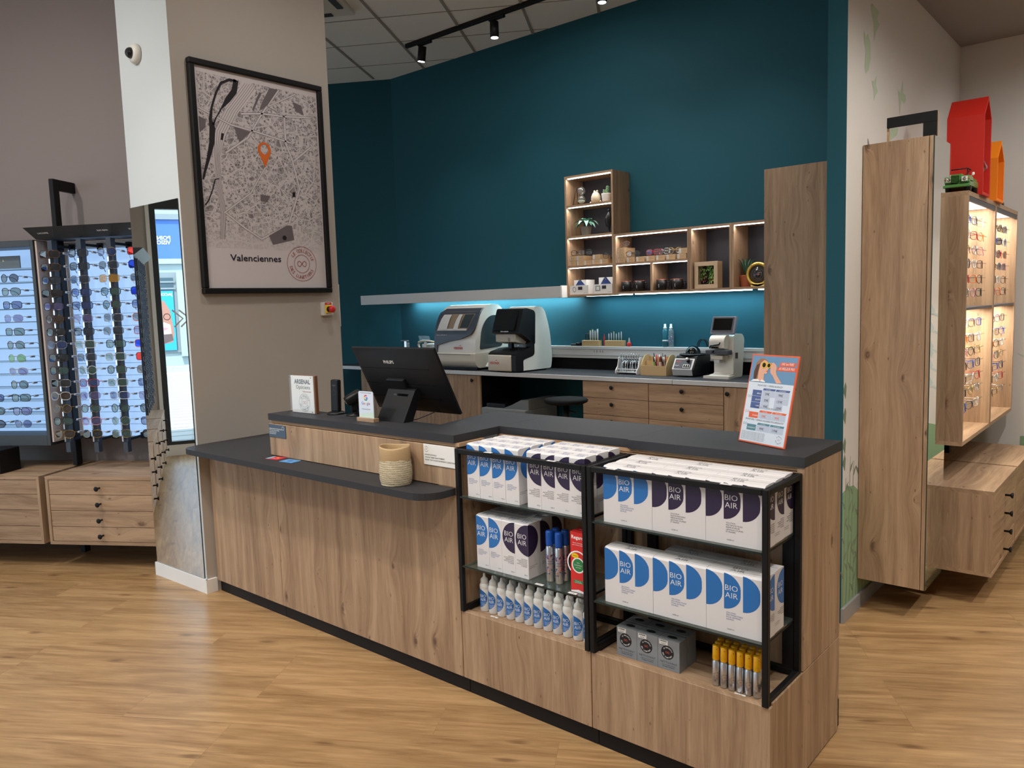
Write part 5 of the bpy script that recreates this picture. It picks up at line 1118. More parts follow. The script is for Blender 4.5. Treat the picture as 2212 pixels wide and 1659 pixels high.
# white device boxes
DB = mat('device_box_navy', (34, 56, 110), .5)
for i, (x0, x1, z0, z1, y, lab) in enumerate([(-3.929, -3.737, 1.6212, 1.697, 5.36, 'lower left'), (-3.889, -3.764, 1.6972, 1.741, 5.37, 'upper left'), (-3.685, -3.505, 1.6212, 1.698, 5.36, 'lower right'), (-3.64, -3.505, 1.6982, 1.752, 5.37, 'upper right')]):
    cx = (x0+x1)/2; b = MB(); w2_ = (x1-x0)/2; h_ = z1-z0; b.box(-w2_, w2_, 0, .12, 0, h_, WPL2)
    if 'lower' in lab:
        if 'left' in lab: b.disc((-w2_*.5, -.0004, h_*.55), XA, ZA, .018, MGREY, 20, .014, ry=.022)
        else: b.box(-w2_*.8, -w2_*.3, -.0008, 0, h_*.3, h_*.85, MGREY); b.box(-w2_*.72, -w2_*.38, -.0012, 0, h_*.38, h_*.77, WPL2)
        b.box(-w2_*.1, w2_*.35, -.001, 0, h_*.5, h_*.85, INKD); b.text('vision assist', (w2_*.9, -.0005, .01), XA, ZA, .008, INKK, 'R')
    else:
        b.q([(-w2_*.75, -.0004, 0), (w2_*.35, -.0004, 0), (-w2_*.2, -.0004, h_)], DB); b.q([(w2_*.3, -.0005, 0), (w2_*.8, -.0005, 0), (w2_*.1, -.0005, h_), (-w2_*.15, -.0005, h_)], MATS['device_box_navy'])
    single(b, 'device_box', 'white printed device box, %s of four on the bottom shelf of tall oak box' % lab, 'box', (cx, y, z0), 0, 'white device boxes')
# mugs
def mug(label, x, y=5.42):
    t = thing('mug', label, 'mug', (x, y, 1.6295), .1, 'black mugs in the wide oak box')
    b = MB(); b.lathe([(.030, 0), (.037, .004), (.0405, .03), (.0405, .080)], BLKP, 28); b.text('smile', (-.004, -.0415, .035), ZA, (-1, 0, 0), .012, INKW, 'C'); b.build('body', t)
    b = MB(); b.lathe([(.0405, .080), (.0400, .0825), (.0380, .0825), (.037, .070), (.036, .006), (.001, .005)], ORG, 28); b.build('orange_inside', t)
    b = MB(); b.tube([(.038, 0, .066), (.060, 0, .062), (.064, 0, .042), (.055, 0, .024), (.038, 0, .018)], .005, BLKP, 8); b.build('handle', t)
for i, x in enumerate((-3.396, -3.272, -3.076, -2.937)): mug('black mug with orange rim, %s from left in the row' % ORD[i], x, 5.40)
mug('black mug with orange rim, standing behind the two left mugs', -3.335, 5.49); mug('black mug with orange rim, standing behind the two right mugs', -3.005, 5.49)
# succulent frame
t = thing('framed_succulent', 'succulent growing out of a deep pale wooden square frame', 'plant', (-2.69, 5.40, 1.6295))
PW = mat('pale_wood', (206, 182, 150), .6)
b = MB(); s_ = .093; 
for (a, c, d, e_) in ((-s_, s_, 0, .03), (-s_, s_, .165, .196), (-s_, -s_+.03, .03, .165), (s_-.03, s_, .03, .165)): b.box(a, c, -.03, .05, d, e_, PW, c=.001)
b.build('frame', t)
b = MB(); b.box(-.062, .062, .02, .045, .03, .165, BLKM); b.build('moss_back', t)
b = MB(); SG = [mat('succ_green', (92, 142, 70), .5), mat('succ_light', (160, 200, 120), .5), mat('succ_red', (140, 60, 60), .5)]
for k in range(16):
    cx, cz = rj.uniform(-.052, .052), rj.uniform(.035, .165); mt = SG[(k*7) % 3] if k % 4 else SG[1]
    for q in range(8):
        a = 2*pi*q/8+k; leaf(b, (cx, .0, cz), (cos(a), -.8, sin(a)), .034, .006, .004, mt)
b.build('succulents', t)
t = thing('potted_aloe', 'small aloe in a terracotta pot behind the award disc', 'plant', (-2.42, 5.47, 1.6295)); pot(t, .05, .085, mat('terracotta', (186, 104, 70), .8))
b = MB()
for k in range(12): a = 2*pi*k/12; leaf(b, (0, 0, .075), (cos(a), sin(a), 1.3), .12, .008, .0, LG2)
b.build('leaves', t)
t = thing('award_disc', 'gold-rimmed round award partly hidden by the tall cabinet', 'award', (-2.30, 5.39, 1.6295)); GOLD = mat('gold_rim', (222, 184, 90), .3, metal=.7)
MA = Matrix.Translation((0, 0, .085)) @ Matrix.Rotation(pi/2, 4, 'X')
b = MB(MA); b.lathe([(.066, -.006), (.085, -.006), (.085, .006), (.066, .006), (.066, -.006)], GOLD, 40); b.box(-.05, .05, -.085, -.068, -.006, .006, GOLD); b.build('gold_ring', t)
b = MB(MA); b.cyl(.067, -.003, .003, glassy('award_glass', (70, 70, 76), .8, refl=.4), 36); b.build('disc', t)
b = MB()
b.disc((0, -.004, .085), XA, ZA, .045, MGREY, 30, .044); b.disc((0, -.004, .085), XA, ZA, .030, MGREY, 30, .029); b.text('o-o', (0, -.0042, .081), XA, ZA, .018, ORG, 'C')
for i, ch in enumerate('AWARDS'): a = radians(125-14*i); b.text(ch, (cos(a)*.071, -.0065, .085+sin(a)*.071), (sin(a), 0, -cos(a)), (cos(a), 0, sin(a)), .012, INKK, 'C')
b.text('2025', (0, -.0065, .008), XA, ZA, .012, INKK, 'C'); b.build('engraving', t)

# ------------------------------------------------------------------ machines on the worktop
ZW = .9765
MW = mat('machine_white', (226, 222, 212), .32, coat=.3); MC = mat('machine_cream', (214, 206, 190), .4); MS = mat('machine_slate', (66, 72, 84), .35); MT = mat('machine_tint_window', (52, 62, 66), .12); REDL = mat('logo_red', (196, 50, 44), .5)
def rounded(P, r, seg=5):
    """round the corners of a closed 2D polygon"""
    out = []; n = len(P)
    for i in range(n):
        p0, p, p1 = Vector(P[i-1]), Vector(P[i]), Vector(P[(i+1) % n]); rr_ = r[i] if isinstance(r, (list, tuple)) else r
        a = (p0-p); c = (p1-p); d = min(rr_, a.length*.49, c.length*.49); a.normalize(); c.normalize(); s0, s1 = p+a*d, p+c*d
        for k in range(seg+1): u_ = k/seg; q = s0*(1-u_)**2+p*2*u_*(1-u_)+s1*u_**2; out.append((q.x, q.y))
    return out
# lens tracer / centring machine (arched body)
t = thing('lens_edging_machine', 'white lens edging machine with slate front visor and tinted side window', 'machine', (-5.05, 5.3, ZW))
x0, x1 = -5.31, -4.80; yf, yb = 5.10, 5.54
arch = rounded([(yf, 1.02), (yb, 1.02), (yb+.02, 1.28), (yb-.06, 1.56), (yf+.20, 1.57), (yf+.09, 1.50), (yf, 1.24)], [.01, .03, .1, .12, .1, .1, .1], 6)
b = at(t); b.prism(arch, x0, x1, MW, 'x', smooth=True); b.build('housing', t)
b = at(t); b.prism(rounded([(yf+.03, ZW+.02), (yb, ZW+.02), (yb, 1.13), (yf-.012, 1.13), (yf-.012, ZW+.06)], [.02, .02, .01, .01, .04]), x0-.008, x1+.008, MC, 'x'); b.box(x0+.03, x1-.03, yf+.05, yb-.03, ZW, ZW+.02, BLKP); b.build('base', t)
def front_y(z):   # surface of the arched front
    ys = [p[0] for p in arch if abs(p[1]-z) < .03]; return min(ys) if ys else yf
# visor follows the curved front
def skin(xa, xb, zpts, off, mt, xs=None):
    v = []; n = len(zpts)
    for k, z in enumerate(zpts):
        a = math.interp(z) if False else None
        y = vy(z)-off; xl, xr = (xs[k] if xs else (xa, xb)); v += [(xl, y, z), (xr, y, z)]
    return v, [(2*k, 2*k+1, 2*k+3, 2*k+2) for k in range(n-1)]
def vy(z):
    T = [(1.0, yf), (1.20, yf), (1.28, yf+.006), (1.36, yf+.024), (1.44, yf+.056), (1.50, yf+.092), (1.54, yf+.14), (1.565, yf+.20)]
    for (za, ya), (zb, yb_) in zip(T, T[1:]):
        if z <= zb: return ya+(yb_-ya)*(z-za)/(zb-za)
    return T[-1][1]
b = at(t)
zz = [1.135, 1.20, 1.235, 1.26, 1.30, 1.34, 1.40, 1.46, 1.50, 1.535]
xs = [(x0-.004, x0+.03), (x0-.004, x0+.035), (x0-.004, x0+.18), (x0-.004, x0+.34), (x0-.004, x1-.05), (x0-.004, x1-.018), (x0-.004, x1-.008), (x0-.004, x1-.004), (x0+.006, x1-.002), (x0+.05, x1-.01)]
v = []
for (xl, xr), z in zip(xs, zz): y = vy(z); v += [(xl, y-.010, z), (xr, y-.010, z), (xr, y+.01, z), (xl, y+.01, z)]
f = []
for k in range(len(zz)-1):
    for j in range(4): f.append((4*k+j, 4*k+(j+1) % 4, 4*k+4+(j+1) % 4, 4*k+4+j))
f += [(3, 2, 1, 0), tuple(4*(len(zz)-1)+j for j in range(4))]
b.add(v, f, MS); b.build('visor_frame', t)
b = at(t); v, f = skin(0, 0, [1.335, 1.36, 1.42, 1.47, 1.505], .0112, MT, [(x0+.035, x1-.10), (x0+.038, x1-.085), (x0+.05, x1-.065), (x0+.065, x1-.05), (x0+.085, x1-.045)]); b.add(v, f, mat('chamber_taupe', (140, 124, 104), .5))
b.build('chamber', t)
b = at(t)
for xa, xb in ((x0+.04, x0+.16), (x0+.24, x0+.30)): v, f = skin(xa, xb, [1.345, 1.39, 1.44, 1.48], .022, MC, [(xa, xb), (xa+.008, xb+.004), (xa+.02, xb+.012), (xa+.036, xb+.016)]); b.add(v, f, GREYSH, True)
v, f = skin(0, 0, [1.335, 1.352], .020, MC, [(x0+.032, x1-.10), (x0+.04, x1-.10)]); b.add(v, f, GREYSH)
b.build('guard', t)
b = at(t); v, f = skin(0, 0, [1.36, 1.42, 1.48], .0125, MT, [(x0+.315, x1-.09), (x0+.325, x1-.07), (x0+.34, x1-.055)]); b.add(v, f, MT); b.build('tinted_shield', t)
b = at(t); wp_ = rounded([(yf+.06, 1.16), (yb-.08, 1.175), (yb-.03, 1.30), (yb-.06, 1.46), (yf+.20, 1.47), (yf+.09, 1.36)], [.02, .03, .04, .03, .10, .08]); b.prism(wp_, x1, x1+.003, MT, 'x'); b.build('side_window', t)
b = at(t); b.text('VISIONIX', (x0+.24, yf-.002, 1.165), XA, ZA, .030, REDL, 'L', .03, sx=.95); b.tube([(x0+.315, yf-.002, 1.197), (x0+.322, yf-.002, 1.20), (x0+.335, yf-.002, 1.20)], .002, REDL, 5); b.build('logo', t)
b = at(t); b.text('briot attitude 3', (x0+.025, vy(1.30)-.0115, 1.287), XA, ZA, .022, GREYSH, 'L', .01); b.build('model_lettering', t)
b = at(t); b.box(x0+.01, x1-.05, yf-.0135, yf-.0115, 1.115, 1.120, MGREY); b.build('seam_line', t)
# centring machine with screen
t = thing('lens_centring_machine', 'white and black lens centring machine with tilted touchscreen', 'machine', (-4.42, 5.25, ZW), -.06)
def Lc(): return MB()
# local frame: x right, y back, z up
x0, x1 = -.165, .165
b = Lc(); b.prism(rounded([(-.20, .012), (.24, .012), (.26, .10), (.235, .36), (.16, .555), (.03, .56), (.03, .14), (-.20, .115)], [.015, .02, .06, .15, .10, .04, .02, .02], 6), x0+.03, x1, MW, 'x', smooth=True); b.box(x0+.05, x1-.02, -.16, .2, 0, .013, BLKP); b.build('housing', t)
b = Lc(); b.box(x0, x1-.05, -.222, -.16, .012, .15, MC, c=.012); b.build('front_box', t)
b = Lc(); b.prism(rounded([(-.214, .012), (-.12, .012), (-.12, .105), (.02, .135), (.03, .31), (-.02, .33), (-.02, .205), (-.10, .19), (-.214, .165)], [.01, .01, .02, .03, .02, .02, .02, .03, .03]), x1-.05, x1+.003, BLKP, 'x'); b.prism(rounded([(-.214, .152), (.02, .152), (.02, .205), (-.07, .20), (-.18, .178)], .012), x0-.002, x1-.05, BLKP, 'x'); b.build('work_tray', t)
b = Lc(); b.prism(rounded([(-.175, .335), (-.13, .325), (.02, .235), (.035, .235), (.05, .52), (-.06, .545), (-.10, .545)], [.01, .02, .01, .01, .04, .02, .02]), x0+.015, x1+.003, BLKP, 'x'); b.build('hood', t)
b = Lc(); b.q([(x0+.035, -.1785, .362), (x1-.045, -.1785, .362), (x1-.045, -.108, .525), (x0+.035, -.108, .525)], BLKG); b.build('touchscreen', t)
b = Lc(); b.prism([(-.14, .325), (-.14, .26), (-.03, .235), (0, .26), (0, .325)], x0+.03, x1-.06, MC, 'x'); b.cyl(.016, -.02, .0, GREYSH, 16, M=Matrix.Translation((x0+.19, -.14, .28)) @ Matrix.Rotation(pi/2, 4, 'X')); b.build('lens_head', t)
b = Lc(); b.box(x0+.13, x0+.16, -.08, -.05, .19, .26, BLKP); b.cyl(.004, .19, .25, CHROME, 10, o=(x0+.25, -.09, 0)); b.build('lens_clamp', t)
b = Lc(); b.text('VISIONIX', (x0+.025, -.2225, .070), XA, ZA, .030, REDL, 'L', .03, sx=.95); b.tube([(x0+.10, -.2225, .102), (x0+.107, -.2225, .105), (x0+.12, -.2225, .105)], .002, REDL, 5); b.text('briot attitude', (x0+.13, -.180, .346), XA, (0, .3, 1), .017, INKW, 'L', .01); b.build('logo', t)
t = thing('ticket_printer', 'small grey ticket printer with paper strip between the two machines', 'printer', (-4.67, 5.22, ZW))
b = MB(); b.box(-.045, .045, -.04, .06, 0, .15, GREYSH, c=.004); b.box(-.03, .03, -.042, -.038, .075, .095, BLKG); b.build('housing', t)
b = MB(); v = []
for k in range(6): v += [(-.028, -.04-.012*k, .085-.0018*k*k), (.022, -.04-.012*k, .085-.0018*k*k)]
b.add(v, [(2*k, 2*k+1, 2*k+3, 2*k+2) for k in range(5)], WPL2, True); b.build('paper_strip', t)
# pliers rack
t = thing('pliers_rack', 'white rack full of optician pliers on the black worktop', 'tool rack', (-3.33, 5.33, ZW), -.05)
b = MB()
for x in (-.1, .1): b.prism(rounded([(-.06, 0), (.06, 0), (.06, .03), (.02, .05), (.06, .10), (.03, .135), (-.01, .135), (-.03, .06), (-.06, .03)], .01, 3), x-.004, x+.004, WPL2, 'x')
for y, z in ((-.045, .04), (.035, .10)): b.box(-.1, .1, y-.004, y+.004, z-.004, z+.004, WPL2)
b.box(-.1, .1, -.045, .05, .012, .016, WPL2); b.build('frame', t)
for i in range(8):
    p_ = thing('pliers', 'steel optician pliers, %s from left in the white rack' % ORD[i], 'pliers', (0, 0, 0), 0, 'pliers in the white rack'); x = -.082+.0235*i
    p_.location = t.location+Vector((x, .0-.004*i*0, .02)); p_.rotation_euler = (0, 0, -.05+rj.uniform(-.2, .2))
    hm = CHROME if i % 3 else MGREY
    b = MB(); b.tube([(0, -.03, 0), (.002, -.02, .05), (.0, .0, .09)], [.004, .0042, .005], hm, 8); b.tube([(.0, .03, 0), (.002, .02, .05), (.0, .004, .09)], [.004, .0042, .005], hm, 8); b.build('handle', p_)
    b = MB(); b.ball(.0085, (0, 0, .098), CHROME, 12, (.7, 1, 1)); b.lathe([(.005, .10), (.0035, .13), (.002, .142)], CHROME, 10); b.build('jaw', p_)
# organiser
t = thing('desk_organiser', 'bamboo desk organiser with pens and small tools', 'organiser', (-3.08, 5.33, ZW), -.04); BAM = mat('bamboo', (206, 172, 122), .5)
b = MB()
for x in (-.115, .109): b.prism(rounded([(-.065, 0), (.065, 0), (.065, .15), (.03, .16), (-.01, .15), (-.065, .078)], [.002, .002, .05, .04, .04, .02], 4), x, x+.006, BAM, 'x')
b.box(-.109, .109, -.065, -.059, 0, .075, BAM); b.box(-.109, .109, .0, .006, 0, .11, BAM); b.box(-.109, .109, .059, .065, 0, .14, BAM); b.box(-.109, .109, -.059, .059, 0, .005, BAM); b.box(-.03, -.024, -.059, .0, .004, .07, BAM); b.build('tray', t)
PCS = [('green', (90, 170, 60)), ('pink', (214, 50, 96)), ('black', (20, 20, 24)), ('black', (24, 24, 30)), ('white', (225, 225, 228)), ('black', (16, 16, 20)), ('dark red', (120, 30, 40)), ('black', (30, 30, 34)), ('grey', (130, 134, 140))]
for i, (cn, c_) in enumerate(PCS):
    p_ = thing('pen', '%s pen, %s from left in the bamboo organiser' % (cn, ORD[i]), 'pen', t.location+Vector((-.01+.013*i, -.028+.012*(i % 2), .006)), 0, 'pens in the bamboo organiser'); tl = -.03+rj.uniform(-.012, .012); M_ = Matrix.Rotation(rj.uniform(-.18, .18), 4, 'Y') @ Matrix.Rotation(.12, 4, 'X')
    b = MB(M_); b.lathe([(.002, 0), (.0045, .012), (.0045, .145+.012*(i % 3))], mat('pen_%d' % i, c_, .35), 10); b.build('barrel', p_)
    b = MB(M_); b.cyl(.0049, .10, .14, mat('pen_cap_%d' % (i % 3), ((30, 30, 34), (200, 60, 60), (220, 220, 220))[i % 3], .35), 10); b.build('cap', p_)
b = MB(); b.box(-.035, .035, -.02, .02, 0, .012, CLEAR, c=.004); b.box(-.03, .03, -.015, .015, .002, .008, WPL2)
single(b, 'plastic_sachet', 'clear plastic sachet lying in the bamboo organiser', 'sachet', tuple(t.location+Vector((-.068, -.03, .062))), .2)
# frame heater
t = thing('frame_warmer', 'black and silver frame warmer with a domed top', 'machine', (-2.82, 5.36, ZW), .0)
b = MB(); b.prism(rounded([(-.10, .008), (.13, .008), (.16, .05), (.16, .155), (-.05, .155), (-.112, .055)], [.01, .02, .03, .01, .01, .01]), -.082, .088, BLKP, 'x'); b.build('housing', t)
b = MB(); b.prism([(-.104, .010), (-.088, .010), (-.1, .055), (-.058, .128), (-.066, .135), (-.119, .057)], -.088, .076, ALU, 'x'); b.build('front_bezel', t)
b = MB(); b.add([(-.076, -.1165, .064), (.062, -.1165, .064), (.062, -.072, .128), (-.076, -.072, .128)], [(0, 1, 2, 3)], DGREY); b.box(-.005, .050, -.1165, -.098, .070, .092, INKW) if False else b.add([(-.002, -.1125, .071), (.052, -.1125, .071), (.052, -.0975, .093), (-.002, -.0975, .093)], [(0, 1, 2, 3)], INKW)
for k in range(3): b.add([(.002+.017*k, -.1118, .0735), (.014+.017*k, -.1118, .0735), (.014+.017*k, -.1, .0905), (.002+.017*k, -.1, .0905)], [(0, 1, 2, 3)], BLKG)
b.text('BREIT', (-.068, -.086, .109), XA, (0, .57, .82), .014, RED, 'L', .02); b.text('Visage X', (-.072, -.104, .083), XA, (0, .57, .82), .010, INKW, 'L'); b.build('control_panel', t)
b = MB(); b.lathe([(.103, .155), (.106, .160), (.104, .165), (.058, .168)], BLKP, 36, o=(.01, .04, 0)); b.ball(.058, (.01, .035, .165), BLKG, 28, (1, 1, 1.05)); b.build('dome_lid', t)
b = MB(); b.tube([(.035, -.085, .13), (.035, -.10, .115)], .011, BLKP, 12); b.ball(.012, (.033, -.108, .135), INKW, 12); b.build('knob', t)
# lensmeter
t = thing('lensmeter', 'white digital lensmeter with tilted grey screen on top', 'machine', (-2.53, 5.36, ZW), -.08)
b = MB(); b.prism(rounded([(-.10, 0), (.10, 0), (.13, .28), (.10, .315), (.0, .315), (-.03, .30), (-.03, .03), (-.10, .022)], [.01, .02, .03, .03, .02, .02, .01, .01]), -.078, .078, MW, 'x'); b.prism(rounded([(-.11, -.145), (.11, -.145), (.085, -.02), (-.085, -.02)], .02), 0, .018, MW, 'z'); b.build('body', t)
b = MB(); b.prism(rounded([(-.105, .215), (-.03, .205), (-.03, .312), (-.075, .31), (-.105, .28)], [.01, .005, .005, .02, .02]), -.076, .045, MW, 'x'); b.box(-.056, .04, -.115, -.03, .135, .165, MC, c=.006); b.box(-.035, .012, -.11, -.03, .11, .137, GREYSH, c=.004); b.build('optical_head', t)
b = MB(); b.box(-.095, .09, -.125, -.065, .172, .205, DGREY, c=.006); b.build('lens_table', t)
b = MB(); b.tube([(-.062, -.12, .222), (-.05, -.125, .238), (.02, -.13, .245), (.028, -.13, .262)], .006, BLKG, 8); b.box(-.045, .01, -.13, -.12, .218, .232, BLKG); b.ball(.009, (-.03, -.13, .195), BLKG, 10); b.build('lens_holder', t)
MSn = Matrix.Translation((0, -.045, .315)) @ Matrix.Rotation(-.32, 4, 'X')
b = MB(MSn); b.box(-.098, .098, -.012, .012, 0, .135, mat('screen_bezel_grey', (122, 126, 140), .35), c=.008); b.build('screen_housing', t)
b = MB(MSn); b.box(-.088, .082, -.0135, -.012, .012, .126, DGREY); b.box(-.078, .072, -.0145, -.0135, .028, .116, BLKG); b.build('display', t)
b = MB(); b.box(.0785, .083, .0, .028, .14, .18, BLKG); b.build('side_socket', t)
# small things on the trunking
ZT = 1.1785
def block(x0, x1, label, n, sil):
    t = thing('screwdriver_block', label, 'tool block', ((x0+x1)/2, 5.568, ZT)); w = (x1-x0)/2
    b = MB(); b.box(-w, w, -.022, .022, 0, .05, BAM, c=.002)
    for k in range(n): b.disc((-w+.03+(2*w-.06)*k/(n-1), -.0222, .036), XA, ZA, .0022, INKK, 8)
    b.build('wooden_block', t)
    for k in range(n):
        x = -w+.03+(2*w-.06)*k/(n-1); d = thing('screwdriver', 'small screwdriver, %s from left in the %s' % (ORD[k], 'left bamboo block' if sil else 'right bamboo block'), 'screwdriver', t.location+Vector((x, 0, .050)), 0, 'screwdrivers in the bamboo blocks'); h = (.085+.012*(k % 2)) if sil else .062+.006*(k % 3)
        if sil and k < 2: h = .06
        r = .0075 if (sil and k > 1) else .0042
        b = MB(); b.cyl(.0016, -.0, .02, CHROME, 8); b.build('shaft', d)
        b = MB(); b.lathe([(r*.6, .0), (r*.7, .018), (r, .024), (r, h-.012), (r*.6, h-.006)], ALU if (not sil or k > 1) else BLKP, 12); b.build('handle', d)
        b = MB(); b.cyl(r*.95, h-.006, h, mat('cap_col_%d' % k, [(40, 90, 170), (190, 60, 60), (220, 200, 60), (60, 150, 90), (120, 160, 180), (200, 200, 205), (40, 40, 44)][k % 7], .4), 12); b.build('swivel_cap', d)
block(-3.950, -3.768, 'bamboo block holding six chunky screwdrivers, left', 6, True)
block(-3.713, -3.529, 'bamboo block holding six slim screwdrivers, right', 6, False)
b = MB(); b.lathe([(.006, 0), (.006, .075), (.003, .085), (.0012, .105)], RED, 10); single(b, 'red_screwdriver', 'single red screwdriver standing between the two bamboo blocks', 'screwdriver', (-3.735, 5.575, ZT))
t = thing('glue_bottle', 'small red bottle with white cone tip right of the bamboo blocks', 'bottle', (-3.485, 5.57, ZT)); b = MB(); b.lathe([(.018, 0), (.018, .028), (.010, .036)], RED, 16); b.build('body', t); b = MB(); b.lathe([(.0095, .036), (.003, .068), (.0015, .073)], WPL2, 14); b.build('cone_cap', t)
for i, (x, mt, lab) in enumerate([(-3.147, glassy('liquid_teal', (60, 170, 190), .75, refl=.3), 'tall teal cleaning spray bottle with white pump'), (-3.094, glassy('clear_bottle', (215, 232, 236), .35, refl=.4), 'tall clear patterned spray bottle with white pump')]):
    t = thing('pump_spray_bottle', lab, 'bottle', (x, 5.57, ZT), 0, 'pump spray bottles on the trunking')
    b = MB(); b.lathe([(.0205, 0), (.0225, .003), (.0225, .125), (.017, .140), (.012, .145)], mt, 24)
    b.build('bottle', t)
    b = MB(); b.lathe([(.0135, .143), (.0135, .158), (.009, .162), (.009, .182), (.007, .184)], WPL2, 16); b.build('pump', t)
    b = MB()
    if i == 0: b.lathe([(.0228, .045), (.0228, .056)], INKW, 24)
    else:
        for k in range(40): a = rj.uniform(-2.6, -.2); z = rj.uniform(.03, .09); b.ball(.0025, (.0226*cos(a), .0226*sin(a), z), rj.choice([INKB, MATS['floral_red'], WPL2, BLUE]), 6)
    b.build('label_print', t)
b = MB(); b.box(-.06, .02, -.015, .02, 0, .018, BLKP, c=.004); b.box(.0, .045, -.02, .02, 0, .028, BLKP, c=.004); single(b, 'black_gauge', 'small black measuring gauge left of the bamboo blocks', 'gauge', (-4.02, 5.57, ZT))
t = thing('cable_loop', 'black cable loops standing on the trunking behind the lensmeter', 'cable', (-2.825, 5.57, ZT)); b = MB()
for dx, dy in ((0, 0), (.018, -.008)): b.tube([(dx+.042*cos(a), dy, .004+.06*sin(a)) for a in [pi*k/14 for k in range(15)]], .0042, BLKP, 8)
b.build('loop', t)
# things at the far left of the worktop
t = thing('magnifier_visor', 'white head magnifier resting on a small white box', 'magnifier', (-5.66, 5.33, ZW)); b = MB(); b.tube([(-.115, -.01, .20), (-.09, -.03, .235), (-.02, -.04, .25), (.06, -.03, .248), (.10, 0, .235)], .012, MC, 10); b.build('band', t)
b = MB(); b.prism([(-.05, .252), (.10, .255), (.085, .30), (-.065, .302)], -.06, -.05, CLEAR, 'y'); b.build('lens_plate', t)
b = MB(); b.tube([(-.10, -.03, .215), (-.06, -.04, .15), (-.03, -.04, .10)], .01, MC, 8); b.tube([(.02, -.04, .24), (.0, -.045, .18), (-.01, -.045, .12)], .014, GREYSH, 8); b.build('arm', t)
b = MB(); b.box(-.11, .10, 0, .12, 0, .215, WPL2); b.text('VISIONIX X', (-.07, -.0006, .19), XA, ZA, .020, INKK, 'L', .02); single(b, 'instrument_box', 'white instrument box behind the monitor, under the magnifier', 'box', (-5.66, 5.36, ZW))
t = thing('table_tool', 'small steel bench tool at the far left of the worktop', 'tool', (-5.93, 5.30, ZW)); b = MB(); b.lathe([(.03, 0), (.03, .012), (.012, .02), (.012, .2)], MGREY, 14); b.build('post', t); b = MB(); b.box(-.02, .02, -.02, .02, .18, .25, CHROME, c=.004); b.box(-.075, .02, -.012, .012, .245, .255, MGREY); b.build('clamp', t)
# below the worktop
t = thing('round_stool', 'round black work stool under the worktop', 'stool', (-3.445, 4.62, 0)); b = MB(); b.lathe([(.14, .815), (.160, .824), (.165, .838), (.155, .850), (.12, .855)], mat('stool_vinyl', (16, 17, 18), .75, spec=.15), 36); b.build('seat', t)
b = MB(); b.cyl(.026, .38, .80, BLKM, 16); b.cyl(.018, .1, .40, CHROME, 16); b.build('column', t); b = MB(); b.tube([(.02, 0, .76), (.08, .02, .75)], .006, BLKM, 8); b.build('lever', t)
for k in range(5):
    a = 2*pi*k/5; b = MB(); b.tube([(0, 0, .11), (.24*cos(a), .24*sin(a), .075)], [.018, .012], BLKM, 8); lg = b.build('leg', t); b = MB(); b.ball(.028, (.24*cos(a), .24*sin(a), .0285), BLKP, 10, (.8, .8, 1)); b.build('castor', lg)
t = thing('office_printer', 'grey office printer standing under the worktop beside the stool', 'printer', (-4.4, 5.2, 0)); b = at(t); PG = mat('printer_grey', (120, 124, 124), .5); b.box(-4.66, -4.16, 5.0, 5.45, .35, .665, PG, c=.01); b.prism([(-4.44, .665), (-4.16, .665), (-4.16, .745), (-4.24, .745), (-4.34, .70)], 5.05, 5.45, PG, 'y'); b.build('housing', t)
b = at(t); b.box(-4.64, -4.42, 5.05, 5.4, .6655, .70, BLKP, c=.006); b.build('document_feeder', t); b = at(t); b.box(-4.67, -4.15, 4.98, 5.5, .02, .35, DGREY); b.build('paper_drawer', t)
# ------------------------------------------------------------------ left wall: sunglasses displays and drawer cabinets (u, w, z)
def ucabinet(u0, u1, label, knobs=True):
    t = thing('drawer_cabinet', label, 'cabinet', uw((u0+u1)/2, 4.48, .155), TH, 'floating oak drawer cabinets on the left wall')
    w0 = 4.2325
    b = atU(t)
    b.box(u0, u1, w0, 4.74, .564, .584, OX); b.box(u0, u1, w0, 4.74, .155, .175, OX)
    b.box(u0, u0+.019, w0, 4.74, .175, .564, OZ); b.box(u1-.019, u1, w0, 4.74, .175, .564, OZ); b.box(u0+.019, u1-.019, 4.26, 4.73, .175, .564, OZ); b.build('carcass', t)
    zs = (.5635, .470, .3695, .268, .1755)
    for i in range(4):
        b = atU(t); b.box(u0+.021, u1-.021, w0+.003, 4.26, zs[i+1]+.0015, zs[i]-.0015, OX, c=.0008); d = b.build('drawer', t)
        z = (.514, .415, .315, .216)[i]; uk = (u0+u1)/2
        b = atU(t); b.lathe([(.0055, -.004), (.0055, .020), (.013, .024), (.0155, .030), (.013, .032), (.004, .033)], BLKM, 18, M=Matrix.Translation((uk, w0, z)) @ Matrix.Rotation(pi/2, 4, 'X')); b.build('knob', d)
    b = atU(t); b.box((u0+u1)/2-.25, (u0+u1)/2+.25, 4.60, 4.66, 0, .156, BLKM) if False else b.box((u0+u1)/2-.3, (u0+u1)/2+.3, 4.70, 4.745, .12, .156, BLKM); b.build('wall_bracket', t)
    return t
ucabinet(-3.642, -2.905, 'floating oak four-drawer cabinet under the stepped sunglasses rails')
ucabinet(-4.395, -3.685, 'floating oak four-drawer cabinet at the left edge, under the backlit panel')
for k in range(3): ucabinet(-5.14-.75*k, -4.43-.75*k, 'floating oak drawer cabinet further left, seen only in the mirror, number %s along' % ORD[k])
t = thing('display_post', 'black upright post with an arm bent to the wall, over the sunglasses', 'post', uw(-3.67, 4.58, 0), TH)
b = atU(t); b.box(-3.692, -3.660, 4.548, 4.60, .0, .150, BLKM); b.box(-3.692, -3.660, 4.548, 4.60, .59, 2.44, BLKM, c=.002); b.build('upright', t)
b = atU(t); b.box(-3.692, -3.660, 4.60, 4.749, 2.372, 2.44, BLKM, c=.004); b.build('arm', t)
